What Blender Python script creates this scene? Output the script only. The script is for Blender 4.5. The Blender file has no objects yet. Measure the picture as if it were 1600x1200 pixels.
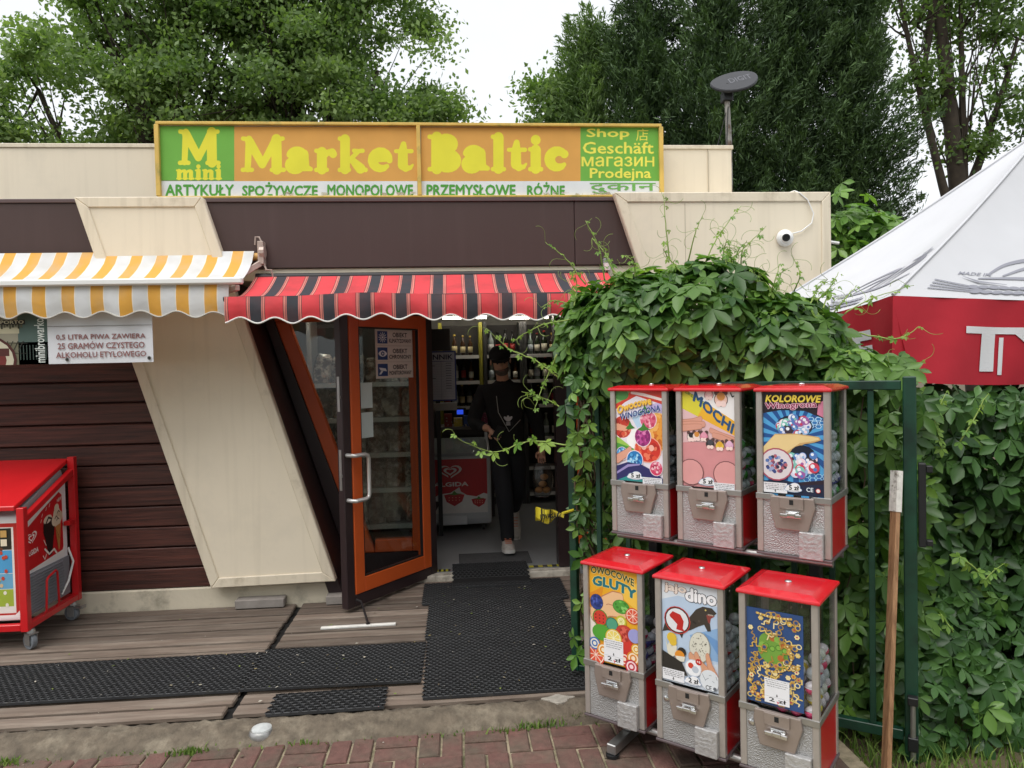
import bpy, bmesh, math, random
import numpy as np
from mathutils import Vector, Matrix, geometry
R = math.radians
SC = bpy.context.scene
COL = SC.collection

# ------------------------------------------------------------------ camera, sky, sun, exposure
CAM_POS = Vector((0.0, -5.6, 1.8))
CAM_ROT = Matrix.Rotation(R(-4.6), 3, 'Z') @ Matrix.Rotation(R(90 - 1.55), 3, 'X') @ Matrix.Rotation(R(-1.26), 3, 'Z')
cd = bpy.data.cameras.new('camera'); cam = bpy.data.objects.new('camera', cd); COL.objects.link(cam)
cd.sensor_width = 36; cd.lens = 25.0; cd.clip_end = 500
cam.matrix_world = Matrix.Translation(CAM_POS) @ CAM_ROT.to_4x4()
SC.camera = cam

SUN_EL, SUN_AZ = R(62), R(215)          # azimuth from +Y clockwise
w = bpy.data.worlds.new('World'); SC.world = w; w.use_nodes = True
nt = w.node_tree; nt.nodes.clear()
sky = nt.nodes.new('ShaderNodeTexSky'); sky.sky_type = 'NISHITA'; sky.sun_disc = False
sky.sun_elevation = SUN_EL; sky.sun_rotation = SUN_AZ; sky.dust_density = 6; sky.air_density = 1.0
hs = nt.nodes.new('ShaderNodeHueSaturation'); hs.inputs['Saturation'].default_value = 0.12
cl = nt.nodes.new('ShaderNodeTexNoise'); cl.inputs['Scale'].default_value = 2.2; cl.inputs['Detail'].default_value = 6
cr = nt.nodes.new('ShaderNodeValToRGB')
cr.color_ramp.elements[0].position = .3; cr.color_ramp.elements[0].color = (5.3, 5.55, 5.9, 1)
cr.color_ramp.elements[1].position = .7; cr.color_ramp.elements[1].color = (6.6, 6.75, 6.95, 1)
mx = nt.nodes.new('ShaderNodeMix'); mx.data_type = 'RGBA'; mx.inputs[0].default_value = .8
bg = nt.nodes.new('ShaderNodeBackground'); bg.inputs['Strength'].default_value = .12
wo = nt.nodes.new('ShaderNodeOutputWorld')
nt.links.new(sky.outputs[0], hs.inputs['Color']); nt.links.new(cl.outputs['Fac'], cr.inputs[0])
nt.links.new(hs.outputs[0], mx.inputs[6]); nt.links.new(cr.outputs[0], mx.inputs[7])
nt.links.new(mx.outputs[2], bg.inputs['Color']); nt.links.new(bg.outputs[0], wo.inputs['Surface'])

sd = bpy.data.lights.new('sun', 'SUN'); sd.energy = 1.4; sd.angle = R(45); sd.color = (1, .97, .93)
so = bpy.data.objects.new('sun', sd); COL.objects.link(so)
sdir = Vector((math.sin(SUN_AZ) * math.cos(SUN_EL), math.cos(SUN_AZ) * math.cos(SUN_EL), math.sin(SUN_EL)))
so.rotation_euler = sdir.to_track_quat('Z', 'Y').to_euler()
vs = SC.view_settings
SC.display_settings.display_device = 'sRGB'
vs.view_transform = 'Standard'; vs.look = 'None'; vs.exposure = 0.66; vs.gamma = 1; vs.use_curve_mapping = False
SC.render.film_transparent = False
try:
    SC.cycles.max_bounces = 8; SC.cycles.transparent_max_bounces = 16
except Exception: pass

# ------------------------------------------------------------------ helpers
def _ray(x, y):
    return CAM_ROT @ Vector(((x - 800) / 1111.1, -(y - 600) / 1111.1, -1))
def at(x, y, Y):
    d = _ray(x, y); return CAM_POS + d * ((Y - CAM_POS.y) / d.y)
def atz(x, y, Z):
    d = _ray(x, y); return CAM_POS + d * ((Z - CAM_POS.z) / d.z)

def lin(c):
    if isinstance(c, str):
        c = tuple(int(c[i:i + 2], 16) / 255 for i in (0, 2, 4))
    return tuple(x / 12.92 if x <= .04045 else ((x + .055) / 1.055) ** 2.4 for x in c[:3])

_bmats = {}
def mat(name, col='808080', rough=.6, metal=0, var=.08, vscale=3.0, bump=0, bscale=40, col2=None, mixscale=2.0,
        mixlo=.45, mixhi=.65, coat=0, spec=.5, objrand=0, stretch=None, attr=None, trans=0, emit=0, alpha=1, streak=None, streak_amt=.35):
    """generic procedural Principled material: base colour + noise variation (+ second colour in patches) + bump"""
    if name in _bmats: return _bmats[name]
    m = bpy.data.materials.new(name); m.use_nodes = True
    n = m.node_tree.nodes; l = m.node_tree.links; b = n['Principled BSDF']
    b.inputs['Roughness'].default_value = rough; b.inputs['Metallic'].default_value = metal
    b.inputs['Specular IOR Level'].default_value = spec; b.inputs['Coat Weight'].default_value = coat
    if trans: b.inputs['Transmission Weight'].default_value = trans
    tc = n.new('ShaderNodeTexCoord'); src = tc.outputs['Object']
    if stretch:
        mp = n.new('ShaderNodeMapping'); mp.inputs['Scale'].default_value = stretch
        l.new(src, mp.inputs[0]); src = mp.outputs[0]
    if objrand:
        oi = n.new('ShaderNodeObjectInfo'); vm = n.new('ShaderNodeVectorMath'); vm.operation = 'ADD'
        ml = n.new('ShaderNodeMath'); ml.operation = 'MULTIPLY'; ml.inputs[1].default_value = 37
        l.new(oi.outputs['Random'], ml.inputs[0]); l.new(src, vm.inputs[0]); l.new(ml.outputs[0], vm.inputs[1]); src = vm.outputs[0]
    if attr:
        ca = n.new('ShaderNodeVertexColor'); ca.layer_name = attr; c = ca.outputs[0]
    else:
        rg = n.new('ShaderNodeRGB'); rg.outputs[0].default_value = (*lin(col), 1); c = rg.outputs[0]
    if col2:
        nz = n.new('ShaderNodeTexNoise'); nz.inputs['Scale'].default_value = mixscale; nz.inputs['Detail'].default_value = 8
        nz.inputs['Roughness'].default_value = .65
        mr = n.new('ShaderNodeMapRange'); mr.inputs[1].default_value = mixlo; mr.inputs[2].default_value = mixhi
        mm = n.new('ShaderNodeMix'); mm.data_type = 'RGBA'; mm.inputs[7].default_value = (*lin(col2), 1)
        l.new(src, nz.inputs[0]); l.new(nz.outputs['Fac'], mr.inputs[0]); l.new(mr.outputs[0], mm.inputs[0]); l.new(c, mm.inputs[6]); c = mm.outputs[2]
    if var:
        nz = n.new('ShaderNodeTexNoise'); nz.inputs['Scale'].default_value = vscale; nz.inputs['Detail'].default_value = 7
        l.new(src, nz.inputs[0])
        mr = n.new('ShaderNodeMapRange'); mr.inputs[1].default_value = .25; mr.inputs[2].default_value = .75
        mr.inputs[3].default_value = 1 - var; mr.inputs[4].default_value = 1 + var
        l.new(nz.outputs['Fac'], mr.inputs[0]); v = mr.outputs[0]
        if objrand:
            m2 = n.new('ShaderNodeMapRange'); m2.inputs[3].default_value = 1 - objrand; m2.inputs[4].default_value = 1 + objrand
            l.new(oi.outputs['Random'], m2.inputs[0]); mu = n.new('ShaderNodeMath'); mu.operation = 'MULTIPLY'
            l.new(v, mu.inputs[0]); l.new(m2.outputs[0], mu.inputs[1]); v = mu.outputs[0]
        h = n.new('ShaderNodeVectorMath'); h.operation = 'SCALE'; l.new(c, h.inputs[0]); l.new(v, h.inputs['Scale']); c = h.outputs[0]
    if streak:          # rain streaks running down the sheet
        mp2 = n.new('ShaderNodeMapping'); mp2.inputs['Scale'].default_value = (11, 11, .55); l.new(tc.outputs['Object'], mp2.inputs[0])
        ns = n.new('ShaderNodeTexNoise'); ns.inputs['Scale'].default_value = 1.6; ns.inputs['Detail'].default_value = 7; l.new(mp2.outputs[0], ns.inputs[0])
        m3 = n.new('ShaderNodeMapRange'); m3.inputs[1].default_value = .5; m3.inputs[2].default_value = .82; m3.inputs[4].default_value = streak_amt; l.new(ns.outputs['Fac'], m3.inputs[0])
        m4 = n.new('ShaderNodeMix'); m4.data_type = 'RGBA'; m4.inputs[7].default_value = (*lin(streak), 1); l.new(m3.outputs[0], m4.inputs[0]); l.new(c, m4.inputs[6]); c = m4.outputs[2]
    l.new(c, b.inputs['Base Color'])
    if emit:
        l.new(c, b.inputs['Emission Color']); b.inputs['Emission Strength'].default_value = emit
    if bump:
        nz = n.new('ShaderNodeTexNoise'); nz.inputs['Scale'].default_value = bscale; nz.inputs['Detail'].default_value = 6
        bp = n.new('ShaderNodeBump'); bp.inputs['Strength'].default_value = bump; bp.inputs['Distance'].default_value = .01
        l.new(src, nz.inputs[0]); l.new(nz.outputs['Fac'], bp.inputs['Height']); l.new(bp.outputs[0], b.inputs['Normal'])
    _bmats[name] = m
    return m

def glass_mat(name, tint=(1, 1, 1), refl=1.0, rough=.02):
    """thin pane: fresnel reflection over plain transmission"""
    if name in _bmats: return _bmats[name]
    m = bpy.data.materials.new(name); m.use_nodes = True
    n = m.node_tree.nodes; l = m.node_tree.links; n.clear()
    o = n.new('ShaderNodeOutputMaterial'); t = n.new('ShaderNodeBsdfTransparent'); t.inputs[0].default_value = (*tint, 1)
    g = n.new('ShaderNodeBsdfGlossy'); g.inputs['Roughness'].default_value = rough
    f0 = n.new('ShaderNodeLayerWeight'); f0.inputs[0].default_value = .5; pw_ = n.new('ShaderNodeMath'); pw_.operation = 'POWER'; pw_.inputs[1].default_value = 5
    f = n.new('ShaderNodeMath'); f.operation = 'MULTIPLY_ADD'; f.inputs[1].default_value = .9; f.inputs[2].default_value = .045
    l.new(f0.outputs['Facing'], pw_.inputs[0]); l.new(pw_.outputs[0], f.inputs[0])
    ml = n.new('ShaderNodeMath'); ml.operation = 'MULTIPLY'; ml.inputs[1].default_value = refl; ml.use_clamp = True
    mi = n.new('ShaderNodeMixShader'); l.new(f.outputs[0], ml.inputs[0]); l.new(ml.outputs[0], mi.inputs[0])
    l.new(t.outputs[0], mi.inputs[1]); l.new(g.outputs[0], mi.inputs[2]); l.new(mi.outputs[0], o.inputs[0])
    _bmats[name] = m
    return m

def leaf_mat(name, col, col2, rough=.45, transl=.3, attr=None, rnd=True, under=None):
    if name in _bmats: return _bmats[name]
    m = bpy.data.materials.new(name); m.use_nodes = True
    n = m.node_tree.nodes; l = m.node_tree.links; b = n['Principled BSDF']; o = n['Material Output']
    b.inputs['Roughness'].default_value = rough; b.inputs['Specular IOR Level'].default_value = .4
    mm = n.new('ShaderNodeMix'); mm.data_type = 'RGBA'; mm.inputs[6].default_value = (*lin(col), 1); mm.inputs[7].default_value = (*lin(col2), 1)
    if attr:
        ca = n.new('ShaderNodeVertexColor'); ca.layer_name = attr; l.new(ca.outputs[0], mm.inputs[0])
    else:
        oi = n.new('ShaderNodeObjectInfo'); l.new(oi.outputs['Random'], mm.inputs[0])
    tl = n.new('ShaderNodeBsdfTranslucent'); sc = n.new('ShaderNodeVectorMath'); sc.operation = 'MULTIPLY'; sc.inputs[1].default_value = (1.3, 1.5, .6)
    l.new(mm.outputs[2], sc.inputs[0]); l.new(sc.outputs[0], tl.inputs[0]); l.new(mm.outputs[2], b.inputs['Base Color'])
    mi = n.new('ShaderNodeMixShader'); mi.inputs[0].default_value = transl
    l.new(b.outputs[0], mi.inputs[1]); l.new(tl.outputs[0], mi.inputs[2]); l.new(mi.outputs[0], o.inputs[0])
    _bmats[name] = m
    return m

def link(o, parent=None, world=True):
    COL.objects.link(o)
    if parent is not None:
        o.parent = parent
        if world and parent.parent is None and 'base' in parent:
            o.matrix_parent_inverse = Matrix.Translation(-Vector(parent['base']))
    return o

def tag(o, label, cat, group=None, kind=None):
    if label: o['label'] = label
    if cat: o['category'] = cat
    if group: o['group'] = group
    if kind: o['kind'] = kind
    return o

def thing(name, label, cat, loc=(0, 0, 0), group=None):
    """an Empty at the thing's base; parts are built in world space and cancel its offset"""
    o = bpy.data.objects.new(name, None); COL.objects.link(o); o.location = loc; o.empty_display_size = .1
    if tuple(loc) != (0, 0, 0): o['base'] = list(loc)
    return tag(o, label, cat, group)

class MB:
    """collects shapes into one mesh"""
    def __init__(s): s.v = []; s.f = []; s.m = []; s.cur = 0; s.uv = {}
    def add(s, vs, fs, T=None):
        k = len(s.v)
        for p in vs:
            p = Vector(p); s.v.append(tuple(T @ p) if T else tuple(p))
        for f in fs: s.f.append([i + k for i in f]); s.m.append(s.cur)
        return s
    def box(s, a, b, T=None):
        (x0, y0, z0), (x1, y1, z1) = a, b
        return s.add([(x0, y0, z0), (x1, y0, z0), (x1, y1, z0), (x0, y1, z0), (x0, y0, z1), (x1, y0, z1), (x1, y1, z1), (x0, y1, z1)],
                     [(0, 3, 2, 1), (4, 5, 6, 7), (0, 1, 5, 4), (1, 2, 6, 5), (2, 3, 7, 6), (3, 0, 4, 7)], T)
    def prism(s, poly, y0, y1, T=None):
        """polygon in xz extruded along y"""
        n = len(poly); v = [(x, y0, z) for x, z in poly] + [(x, y1, z) for x, z in poly]
        return s.add(v, [tuple(range(n)), tuple(range(2 * n - 1, n - 1, -1))] + [(i, i + n, (i + 1) % n + n, (i + 1) % n) for i in range(n)], T)
    def prismz(s, poly, z0, z1, T=None):
        n = len(poly); v = [(x, y, z0) for x, y in poly] + [(x, y, z1) for x, y in poly]
        return s.add(v, [tuple(range(n - 1, -1, -1)), tuple(range(n, 2 * n))] + [(i, (i + 1) % n, (i + 1) % n + n, i + n) for i in range(n)], T)
    def bar(s, p0, p1, wx, wy, up=(0, 0, 1)):
        """rectangular bar from p0 to p1, width wx across, wy along up"""
        p0 = Vector(p0); p1 = Vector(p1); d = (p1 - p0).normalized(); u = Vector(up)
        a = d.cross(u)
        if a.length < 1e-4: a = d.cross(Vector((0, 1, 0)))
        a.normalize(); c = a.cross(d).normalized(); a = a * wx / 2; c = c * wy / 2
        v = [p + sx * a + sy * c for p in (p0, p1) for sx, sy in ((-1, -1), (1, -1), (1, 1), (-1, 1))]
        return s.add(v, [(3, 2, 1, 0), (4, 5, 6, 7), (0, 1, 5, 4), (1, 2, 6, 5), (2, 3, 7, 6), (3, 0, 4, 7)])
    def tube(s, pts, r, n=8, cap=True):
        pts = [Vector(p) for p in pts]; k0 = len(s.v); N = len(pts)
        rr = r if isinstance(r, (list, tuple)) else [r] * N
        ref = None
        for i, p in enumerate(pts):
            d = (pts[min(i + 1, N - 1)] - pts[max(i - 1, 0)]).normalized()
            if ref is None:
                ref = d.orthogonal().normalized()
            else:
                ref = (ref - d * ref.dot(d))
                ref = ref.normalized() if ref.length > 1e-6 else d.orthogonal().normalized()
            b = d.cross(ref)
            for j in range(n):
                a = 2 * math.pi * j / n; s.v.append(tuple(p + (ref * math.cos(a) + b * math.sin(a)) * rr[i]))
        for i in range(N - 1):
            for j in range(n):
                a = k0 + i * n + j; b2 = k0 + i * n + (j + 1) % n; s.f.append([a, b2, b2 + n, a + n]); s.m.append(s.cur)
        if cap:
            s.f.append([k0 + j for j in range(n - 1, -1, -1)]); s.m.append(s.cur)
            s.f.append([k0 + (N - 1) * n + j for j in range(n)]); s.m.append(s.cur)
        return s
    def lathe(s, prof, c=(0, 0, 0), n=20, T=None):
        """profile [(r,z)] around z at c"""
        k0 = len(s.v); c = Vector(c); N = len(prof)
        for r, z in prof:
            for j in range(n):
                a = 2 * math.pi * j / n; p = Vector((r * math.cos(a), r * math.sin(a), z))
                p = (T @ p if T else p) + c; s.v.append(tuple(p))
        for i in range(N - 1):
            for j in range(n):
                a = k0 + i * n + j; b2 = k0 + i * n + (j + 1) % n; s.f.append([a, b2, b2 + n, a + n]); s.m.append(s.cur)
        s.f.append([k0 + j for j in range(n - 1, -1, -1)]); s.m.append(s.cur)
        s.f.append([k0 + (N - 1) * n + j for j in range(n)]); s.m.append(s.cur)
        return s
    def ball(s, c, r, n=12, T=None, sq=(1, 1, 1)):
        h = max(4, n // 2)
        M = Matrix.Diagonal(Vector(sq)); M = (T @ M) if T else M
        return s.lathe([(r * math.sin(math.pi * i / h) + 1e-5, -r * math.cos(math.pi * i / h)) for i in range(h + 1)], c, n, M)
    def build(s, name, mats, parent=None, bevel=0, smooth=False, world=True, segs=1):
        me = bpy.data.meshes.new(name); me.from_pydata(s.v, [], s.f)
        for m in (mats if isinstance(mats, (list, tuple)) else [mats]): me.materials.append(m)
        if any(s.m): me.polygons.foreach_set('material_index', s.m)
        if smooth:
            me.polygons.foreach_set('use_smooth', [True] * len(me.polygons))
            if smooth != 'all':
                me.set_sharp_from_angle(angle=R(40))
        me.update()
        o = bpy.data.objects.new(name, me); link(o, parent, world)
        if bevel:
            b = o.modifiers.new('bevel', 'BEVEL'); b.width = bevel; b.segments = segs; b.limit_method = 'ANGLE'; b.angle_limit = R(35)
        return o

def grid_mesh(name, mats, nu, nv, fn, parent=None, uv=True, smooth=True, matfn=None):
    """surface fn(u,v)->point over [0,1]^2 with a UV map"""
    v = [tuple(fn(i / nu, j / nv)) for j in range(nv + 1) for i in range(nu + 1)]
    f = [(j * (nu + 1) + i, j * (nu + 1) + i + 1, (j + 1) * (nu + 1) + i + 1, (j + 1) * (nu + 1) + i) for j in range(nv) for i in range(nu)]
    me = bpy.data.meshes.new(name); me.from_pydata(v, [], f)
    for m in (mats if isinstance(mats, (list, tuple)) else [mats]): me.materials.append(m)
    u = me.uv_layers.new(name='UVMap')
    for li, lp in enumerate(me.loops):
        k = lp.vertex_index; u.data[li].uv = ((k % (nu + 1)) / nu, (k // (nu + 1)) / nv)
    if smooth: me.polygons.foreach_set('use_smooth', [True] * len(f))
    o = bpy.data.objects.new(name, me); link(o, parent); return o

# ---- flat print: coloured shapes cut into one sheet, stacked 0.2 mm apart
INK = mat('printed_ink', attr='Col', rough=.45, var=.05, vscale=14)
INK_MATT = mat('printed_matt_ink', attr='Col', rough=.8, var=.06, vscale=6)
_txt = {}
def text_tris(body, bold=0, italic=0):
    k = (body, bold, italic)
    if k in _txt: return _txt[k]
    c = bpy.data.curves.new('t', 'FONT'); c.body = body; c.size = 1; c.offset = bold; c.resolution_u = 2; c.shear = italic
    o = bpy.data.objects.new('t', c); COL.objects.link(o)
    m = o.evaluated_get(bpy.context.evaluated_depsgraph_get()).to_mesh()
    v = [(p.co.x, p.co.y) for p in m.vertices]; f = [tuple(p.vertices) for p in m.polygons]
    bpy.data.objects.remove(o); bpy.data.curves.remove(c)
    xs = [p[0] for p in v]; ys = [p[1] for p in v]
    _txt[k] = (v, f, (min(xs), min(ys), max(xs), max(ys)))
    return _txt[k]

def circ(cx, cy, rx, ry=None, n=18, a0=0, rot=0):
    ry = rx if ry is None else ry; out = []
    for i in range(n):
        a = a0 + 2 * math.pi * i / n; x, y = rx * math.cos(a), ry * math.sin(a)
        out.append((cx + x * math.cos(rot) - y * math.sin(rot), cy + x * math.sin(rot) + y * math.cos(rot)))
    return out
def stroke(pts):
    """variable-width round stroke [(x,y,w)] -> polygons"""
    ps = []
    for i, (x, y, wd) in enumerate(pts):
        ps.append(circ(x, y, wd / 2, n=14))
        if i:
            a, b, c = pts[i - 1]; dx, dy = x - a, y - b; L = math.hypot(dx, dy) or 1; nx, ny = -dy / L, dx / L
            ps.append([(a + nx * c / 2, b + ny * c / 2), (a - nx * c / 2, b - ny * c / 2), (x - nx * wd / 2, y - ny * wd / 2), (x + nx * wd / 2, y + ny * wd / 2)])
    return ps
def union(polys):
    v = []; f = []
    for p in polys:
        a = sum(p[i][0] * p[(i + 1) % len(p)][1] - p[(i + 1) % len(p)][0] * p[i][1] for i in range(len(p)))
        if a < 0: p = p[::-1]
        f.append(list(range(len(v), len(v) + len(p)))); v += [Vector(q) for q in p]
    r = geometry.delaunay_2d_cdt(v, [], f, 1, 1e-5)
    return [tuple(q) for q in r[0]], [tuple(t) for t in r[2]]

class Print:
    STEP = .0002
    def __init__(s): s.v = []; s.f = []; s.c = []; s.z = 0
    def tris(s, v, f, col, z=None):
        if z is None: s.z += 1; z = s.z
        k = len(s.v); s.v += [(x, y, z) for x, y in v]; c = lin(col)
        for t in f: s.f.append([i + k for i in t]); s.c.append(c)
        return s
    def poly(s, p, col, z=None): return s.tris(p, [tuple(range(len(p)))], col, z)
    def rect(s, x0, y0, x1, y1, col, z=None): return s.poly([(x0, y0), (x1, y0), (x1, y1), (x0, y1)], col, z)
    def disc(s, x, y, r, col, ry=None, rot=0, n=18): return s.poly(circ(x, y, r, ry, n, rot=rot), col)
    def shapes(s, polys, col):
        v, f = union(polys); return s.tris(v, f, col)
    def line(s, pts, wd, col): return s.shapes(stroke([(x, y, wd) for x, y in pts]), col)
    def text(s, body, x0, y0, x1, y1, col, bold=.0, rot=0, fit=True, arc=0, italic=0, z=None):
        """text fitted to a box; rot about the box centre; arc bends the baseline"""
        v, f, (a, b, c, d) = text_tris(body, 0, italic)
        sx = (x1 - x0) / (c - a); sy = (y1 - y0) / (d - b)
        if not fit: sx = sy = min(sx, sy)
        cx, cy = (x0 + x1) / 2, (y0 + y1) / 2; out = []
        for x, y in v:
            X = (x - (a + c) / 2) * sx; Y = (y - (b + d) / 2) * sy
            if arc: t = 2 * X / (x1 - x0); Y += arc * (1 - t * t)
            out.append((cx + X * math.cos(rot) - Y * math.sin(rot), cy + X * math.sin(rot) + Y * math.cos(rot)))
        if not bold: return s.tris(out, f, col, z)
        nd = 8 if bold >= .05 else 4          # bold: the same letters laid a hair apart
        for k in range(nd):
            q = 2 * math.pi * k / nd; ox, oy = bold * sx * math.cos(q), bold * sy * math.sin(q)
            s.tris([(x + ox, y + oy) for x, y in out], f, col)
        return s
    def clip(s, x0, y0, x1, y1):
        """cut every piece to a rectangle"""
        V, F, C = [], [], []
        for f, c in zip(s.f, s.c):
            z = s.v[f[0]][2]; P = [s.v[i][:2] for i in f]
            for ax, lim, sg in ((0, x0, 1), (0, x1, -1), (1, y0, 1), (1, y1, -1)):
                Q = []
                for i in range(len(P)):
                    a, b = P[i - 1], P[i]; da, db = (a[ax] - lim) * sg, (b[ax] - lim) * sg
                    if (da < 0) != (db < 0):
                        t = da / (da - db); Q.append((a[0] + (b[0] - a[0]) * t, a[1] + (b[1] - a[1]) * t))
                    if db >= 0: Q.append(b)
                P = Q
                if len(P) < 3: break
            if len(P) >= 3:
                k = len(V); V += [(x, y, z) for x, y in P]; F.append(list(range(k, k + len(P)))); C.append(c)
        s.v, s.f, s.c = V, F, C; return s
    def build(s, name, fn, parent=None, m=None, world=True, label=None):
        """fn(u,v)->(point, normal)"""
        vs_ = []; st = min(s.STEP, .006 / max(1, s.z))       # the whole stack of inks stays under 6 mm
        for x, y, z in s.v:
            p, n = fn(x, y); vs_.append(tuple(p + n * (z * st)))
        me = bpy.data.meshes.new(name); me.from_pydata(vs_, [], s.f); me.materials.append(m or INK)
        ca = me.color_attributes.new('Col', 'FLOAT_COLOR', 'CORNER')
        arr = []
        for p, c in zip(me.polygons, s.c):
            arr += [c[0], c[1], c[2], 1.0] * p.loop_total
        ca.data.foreach_set('color', arr)
        # all faces look along the outward normal
        p0, n0 = fn(s.v[0][0], s.v[0][1])
        if me.polygons:
            me.update(); flip = [p.index for p in me.polygons if p.normal.dot(n0) < 0]
            if flip:
                bm = bmesh.new(); bm.from_mesh(me); bm.faces.ensure_lookup_table()
                bmesh.ops.reverse_faces(bm, faces=[bm.faces[i] for i in flip]); bm.to_mesh(me); bm.free()
        o = bpy.data.objects.new(name, me); link(o, parent, world)
        if label: o['label'] = label
        return o
def plane_fn(o, ux, uy):
    """frame: origin, vector for u=1, vector for v=1"""
    o = Vector(o); ux = Vector(ux); uy = Vector(uy); n = ux.cross(uy).normalized()
    return lambda u, v: (o + ux * u + uy * v, n)
def px_plane(Y, off=0):
    """print addressed in photograph pixels measured on the upright plane y = Y (only used to lay out lettering)"""
    return lambda x, y: (at(x, -y, Y), Vector((0, -1, 0)))

rnd = random.Random(7)
# ------------------------------------------------------------------ shared materials
M_CREAM = mat('cream_panel', 'e6dac4', .42, var=.03, vscale=1.3, col2='d3c9b6', mixscale=1.7, mixlo=.5, mixhi=.85, bump=.06, bscale=3, streak='a3967f', streak_amt=.2)
M_CREAM_TRIM = mat('cream_trim', 'e0d4be', .4, var=.04, vscale=4, col2='b5a78f', mixscale=5, mixlo=.55, mixhi=.8, streak='8d8069', streak_amt=.4)
M_BROWN = mat('brown_sheet', '4a3937', .36, var=.06, vscale=1.2, bump=.06, bscale=2.5, streak='6a5a58', streak_amt=.13)
M_BROWN_FRAME = mat('brown_frame', '2e2123', .35, var=.1, vscale=8)
M_ORANGE = mat('orange_frame', 'c9561f', .4, var=.08, vscale=5)
M_STEEL = mat('galvanised_steel', 'a9a8a6', .38, metal=.85, var=.1, vscale=20)
M_ALU = mat('aluminium_extrusion', 'b3aca6', .42, metal=.55, var=.08, vscale=25)
M_WHITE = mat('white_plastic', 'e8e8e6', .4, var=.04)
M_BLACK = mat('black_plastic', '17181a', .5, var=.1)
M_DARK = mat('dark_metal', '2c2a2b', .5, metal=.4, var=.1)
M_GLASS = glass_mat('window_glass', (.86, .9, .88), .9)
M_CLEAR = glass_mat('clear_plastic', (.93, .95, .95), .8, .04)
# ================================================================== ground, paving, kerb, deck
GZ = .06
M_SOIL = mat('soil', '5a4c3c', .95, var=.25, vscale=6, col2='4a4a2c', mixscale=3, bump=.6, bscale=30)
def ground_fn(u, v):
    x = -60 + 120 * u; y = -60 + 140 * v
    return Vector((x, y, 0.02))
tag(grid_mesh('ground', M_SOIL, 24, 24, ground_fn), 'brown soil ground under the paving and the hedge', 'ground', kind='structure')
M_JOINT = mat('sand_joint', '9a8d76', .95, var=.2, vscale=30, col2='55553a', mixscale=8, bump=.5, bscale=80)
paving = tag(MB().box((-4.2, -5.2, .022), (1.72, -2.22, GZ - .012)).build('paving', M_JOINT), 'red brick paving in basketweave with sandy joints', 'paving', kind='structure')
M_BRICK = mat('paver_brick', '6b4c45', .92, var=.22, vscale=30, col2='5d5347', mixscale=3.5, mixlo=.4, mixhi=.66, bump=.45, bscale=90, objrand=.13)
def brick_mesh(lx, ly, seed):
    r = random.Random(seed); mb = MB()
    a, b, h, c = lx / 2 - .004, ly / 2 - .004, .05, .006
    j = lambda: r.uniform(-.0015, .0015)
    lo = [(-a, -b, -h), (a, -b, -h), (a, b, -h), (-a, b, -h)]
    mid = [(x + j(), y + j(), -c) for x, y, z in lo]
    top = [(x * (1 - c / a) + j(), y * (1 - c / b) + j(), j()) for x, y, z in lo]
    mb.add(lo + mid + top, [(0, 1, 5, 4), (1, 2, 6, 5), (2, 3, 7, 6), (3, 0, 4, 7), (4, 5, 9, 8), (5, 6, 10, 9), (6, 7, 11, 10), (7, 4, 8, 11), (8, 9, 10, 11)])
    me = bpy.data.meshes.new('brick'); me.from_pydata(mb.v, [], mb.f); me.materials.append(M_BRICK); return me
BH = [brick_mesh(.2, .1, s) for s in range(4)]; BV = [brick_mesh(.1, .2, s + 9) for s in range(4)]
nb = 0
PR = R(-3)
for i in range(-13, 9):
    for j in range(0, 5):
        for k in range(2):
            hor = (i + j) % 2 == 0
            x = i * .205 + (.1025 if hor else .05125 + .1025 * k); y = -2.245 - j * .205 - (.05125 + .1025 * k if hor else .1025)
            if x < -2.6 or x > 1.62 or y < -3.1: continue
            if y < -2.85 and x < .3: continue
            o = bpy.data.objects.new('brick', rnd.choice(BH if hor else BV)); link(o, paving)
            o.location = (x, y, GZ + rnd.uniform(-.004, .003)); o.rotation_euler = (rnd.uniform(-.01, .01), rnd.uniform(-.01, .01), rnd.uniform(-.012, .012)); nb += 1
# kerb
M_KERB = mat('weathered_kerb', '63594c', .93, var=.35, vscale=18, col2='817767', mixscale=7, mixlo=.5, mixhi=.7, bump=1.0, bscale=45)
nz = np.random.RandomState(3)
def smooth_noise(n, k, amp):
    a = nz.uniform(-1, 1, n); kern = np.ones(k) / k
    return np.convolve(np.concatenate([a, a[:k]]), kern, 'same')[:n] * amp * math.sqrt(k)
NK = 260; e0 = smooth_noise(NK + 1, 9, .012); e1 = smooth_noise(NK + 1, 5, .014); hz = nz.uniform(-1, 1, (NK + 1, 9)) * .006
def kerb_fn(u, v):
    i = round(u * NK); k = round(v * 8); x = -4.2 + 5.95 * u
    yb = -2.06 + .3 * e0[i]; yf = -2.27 + e1[i] * .8 + (.03 * math.sin(x * 1.1))
    t = v; prof = [.02, .112, .116, .114, .108, .099, .086, .068, .03][k]
    return Vector((x, yb + (yf - yb) * t, prof + (hz[i, k] if 0 < k < 8 else 0)))
tag(grid_mesh('kerb', M_KERB, NK, 8, kerb_fn), 'weathered mossy concrete kerb between deck and brick paving', 'kerb', kind='structure')
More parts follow.
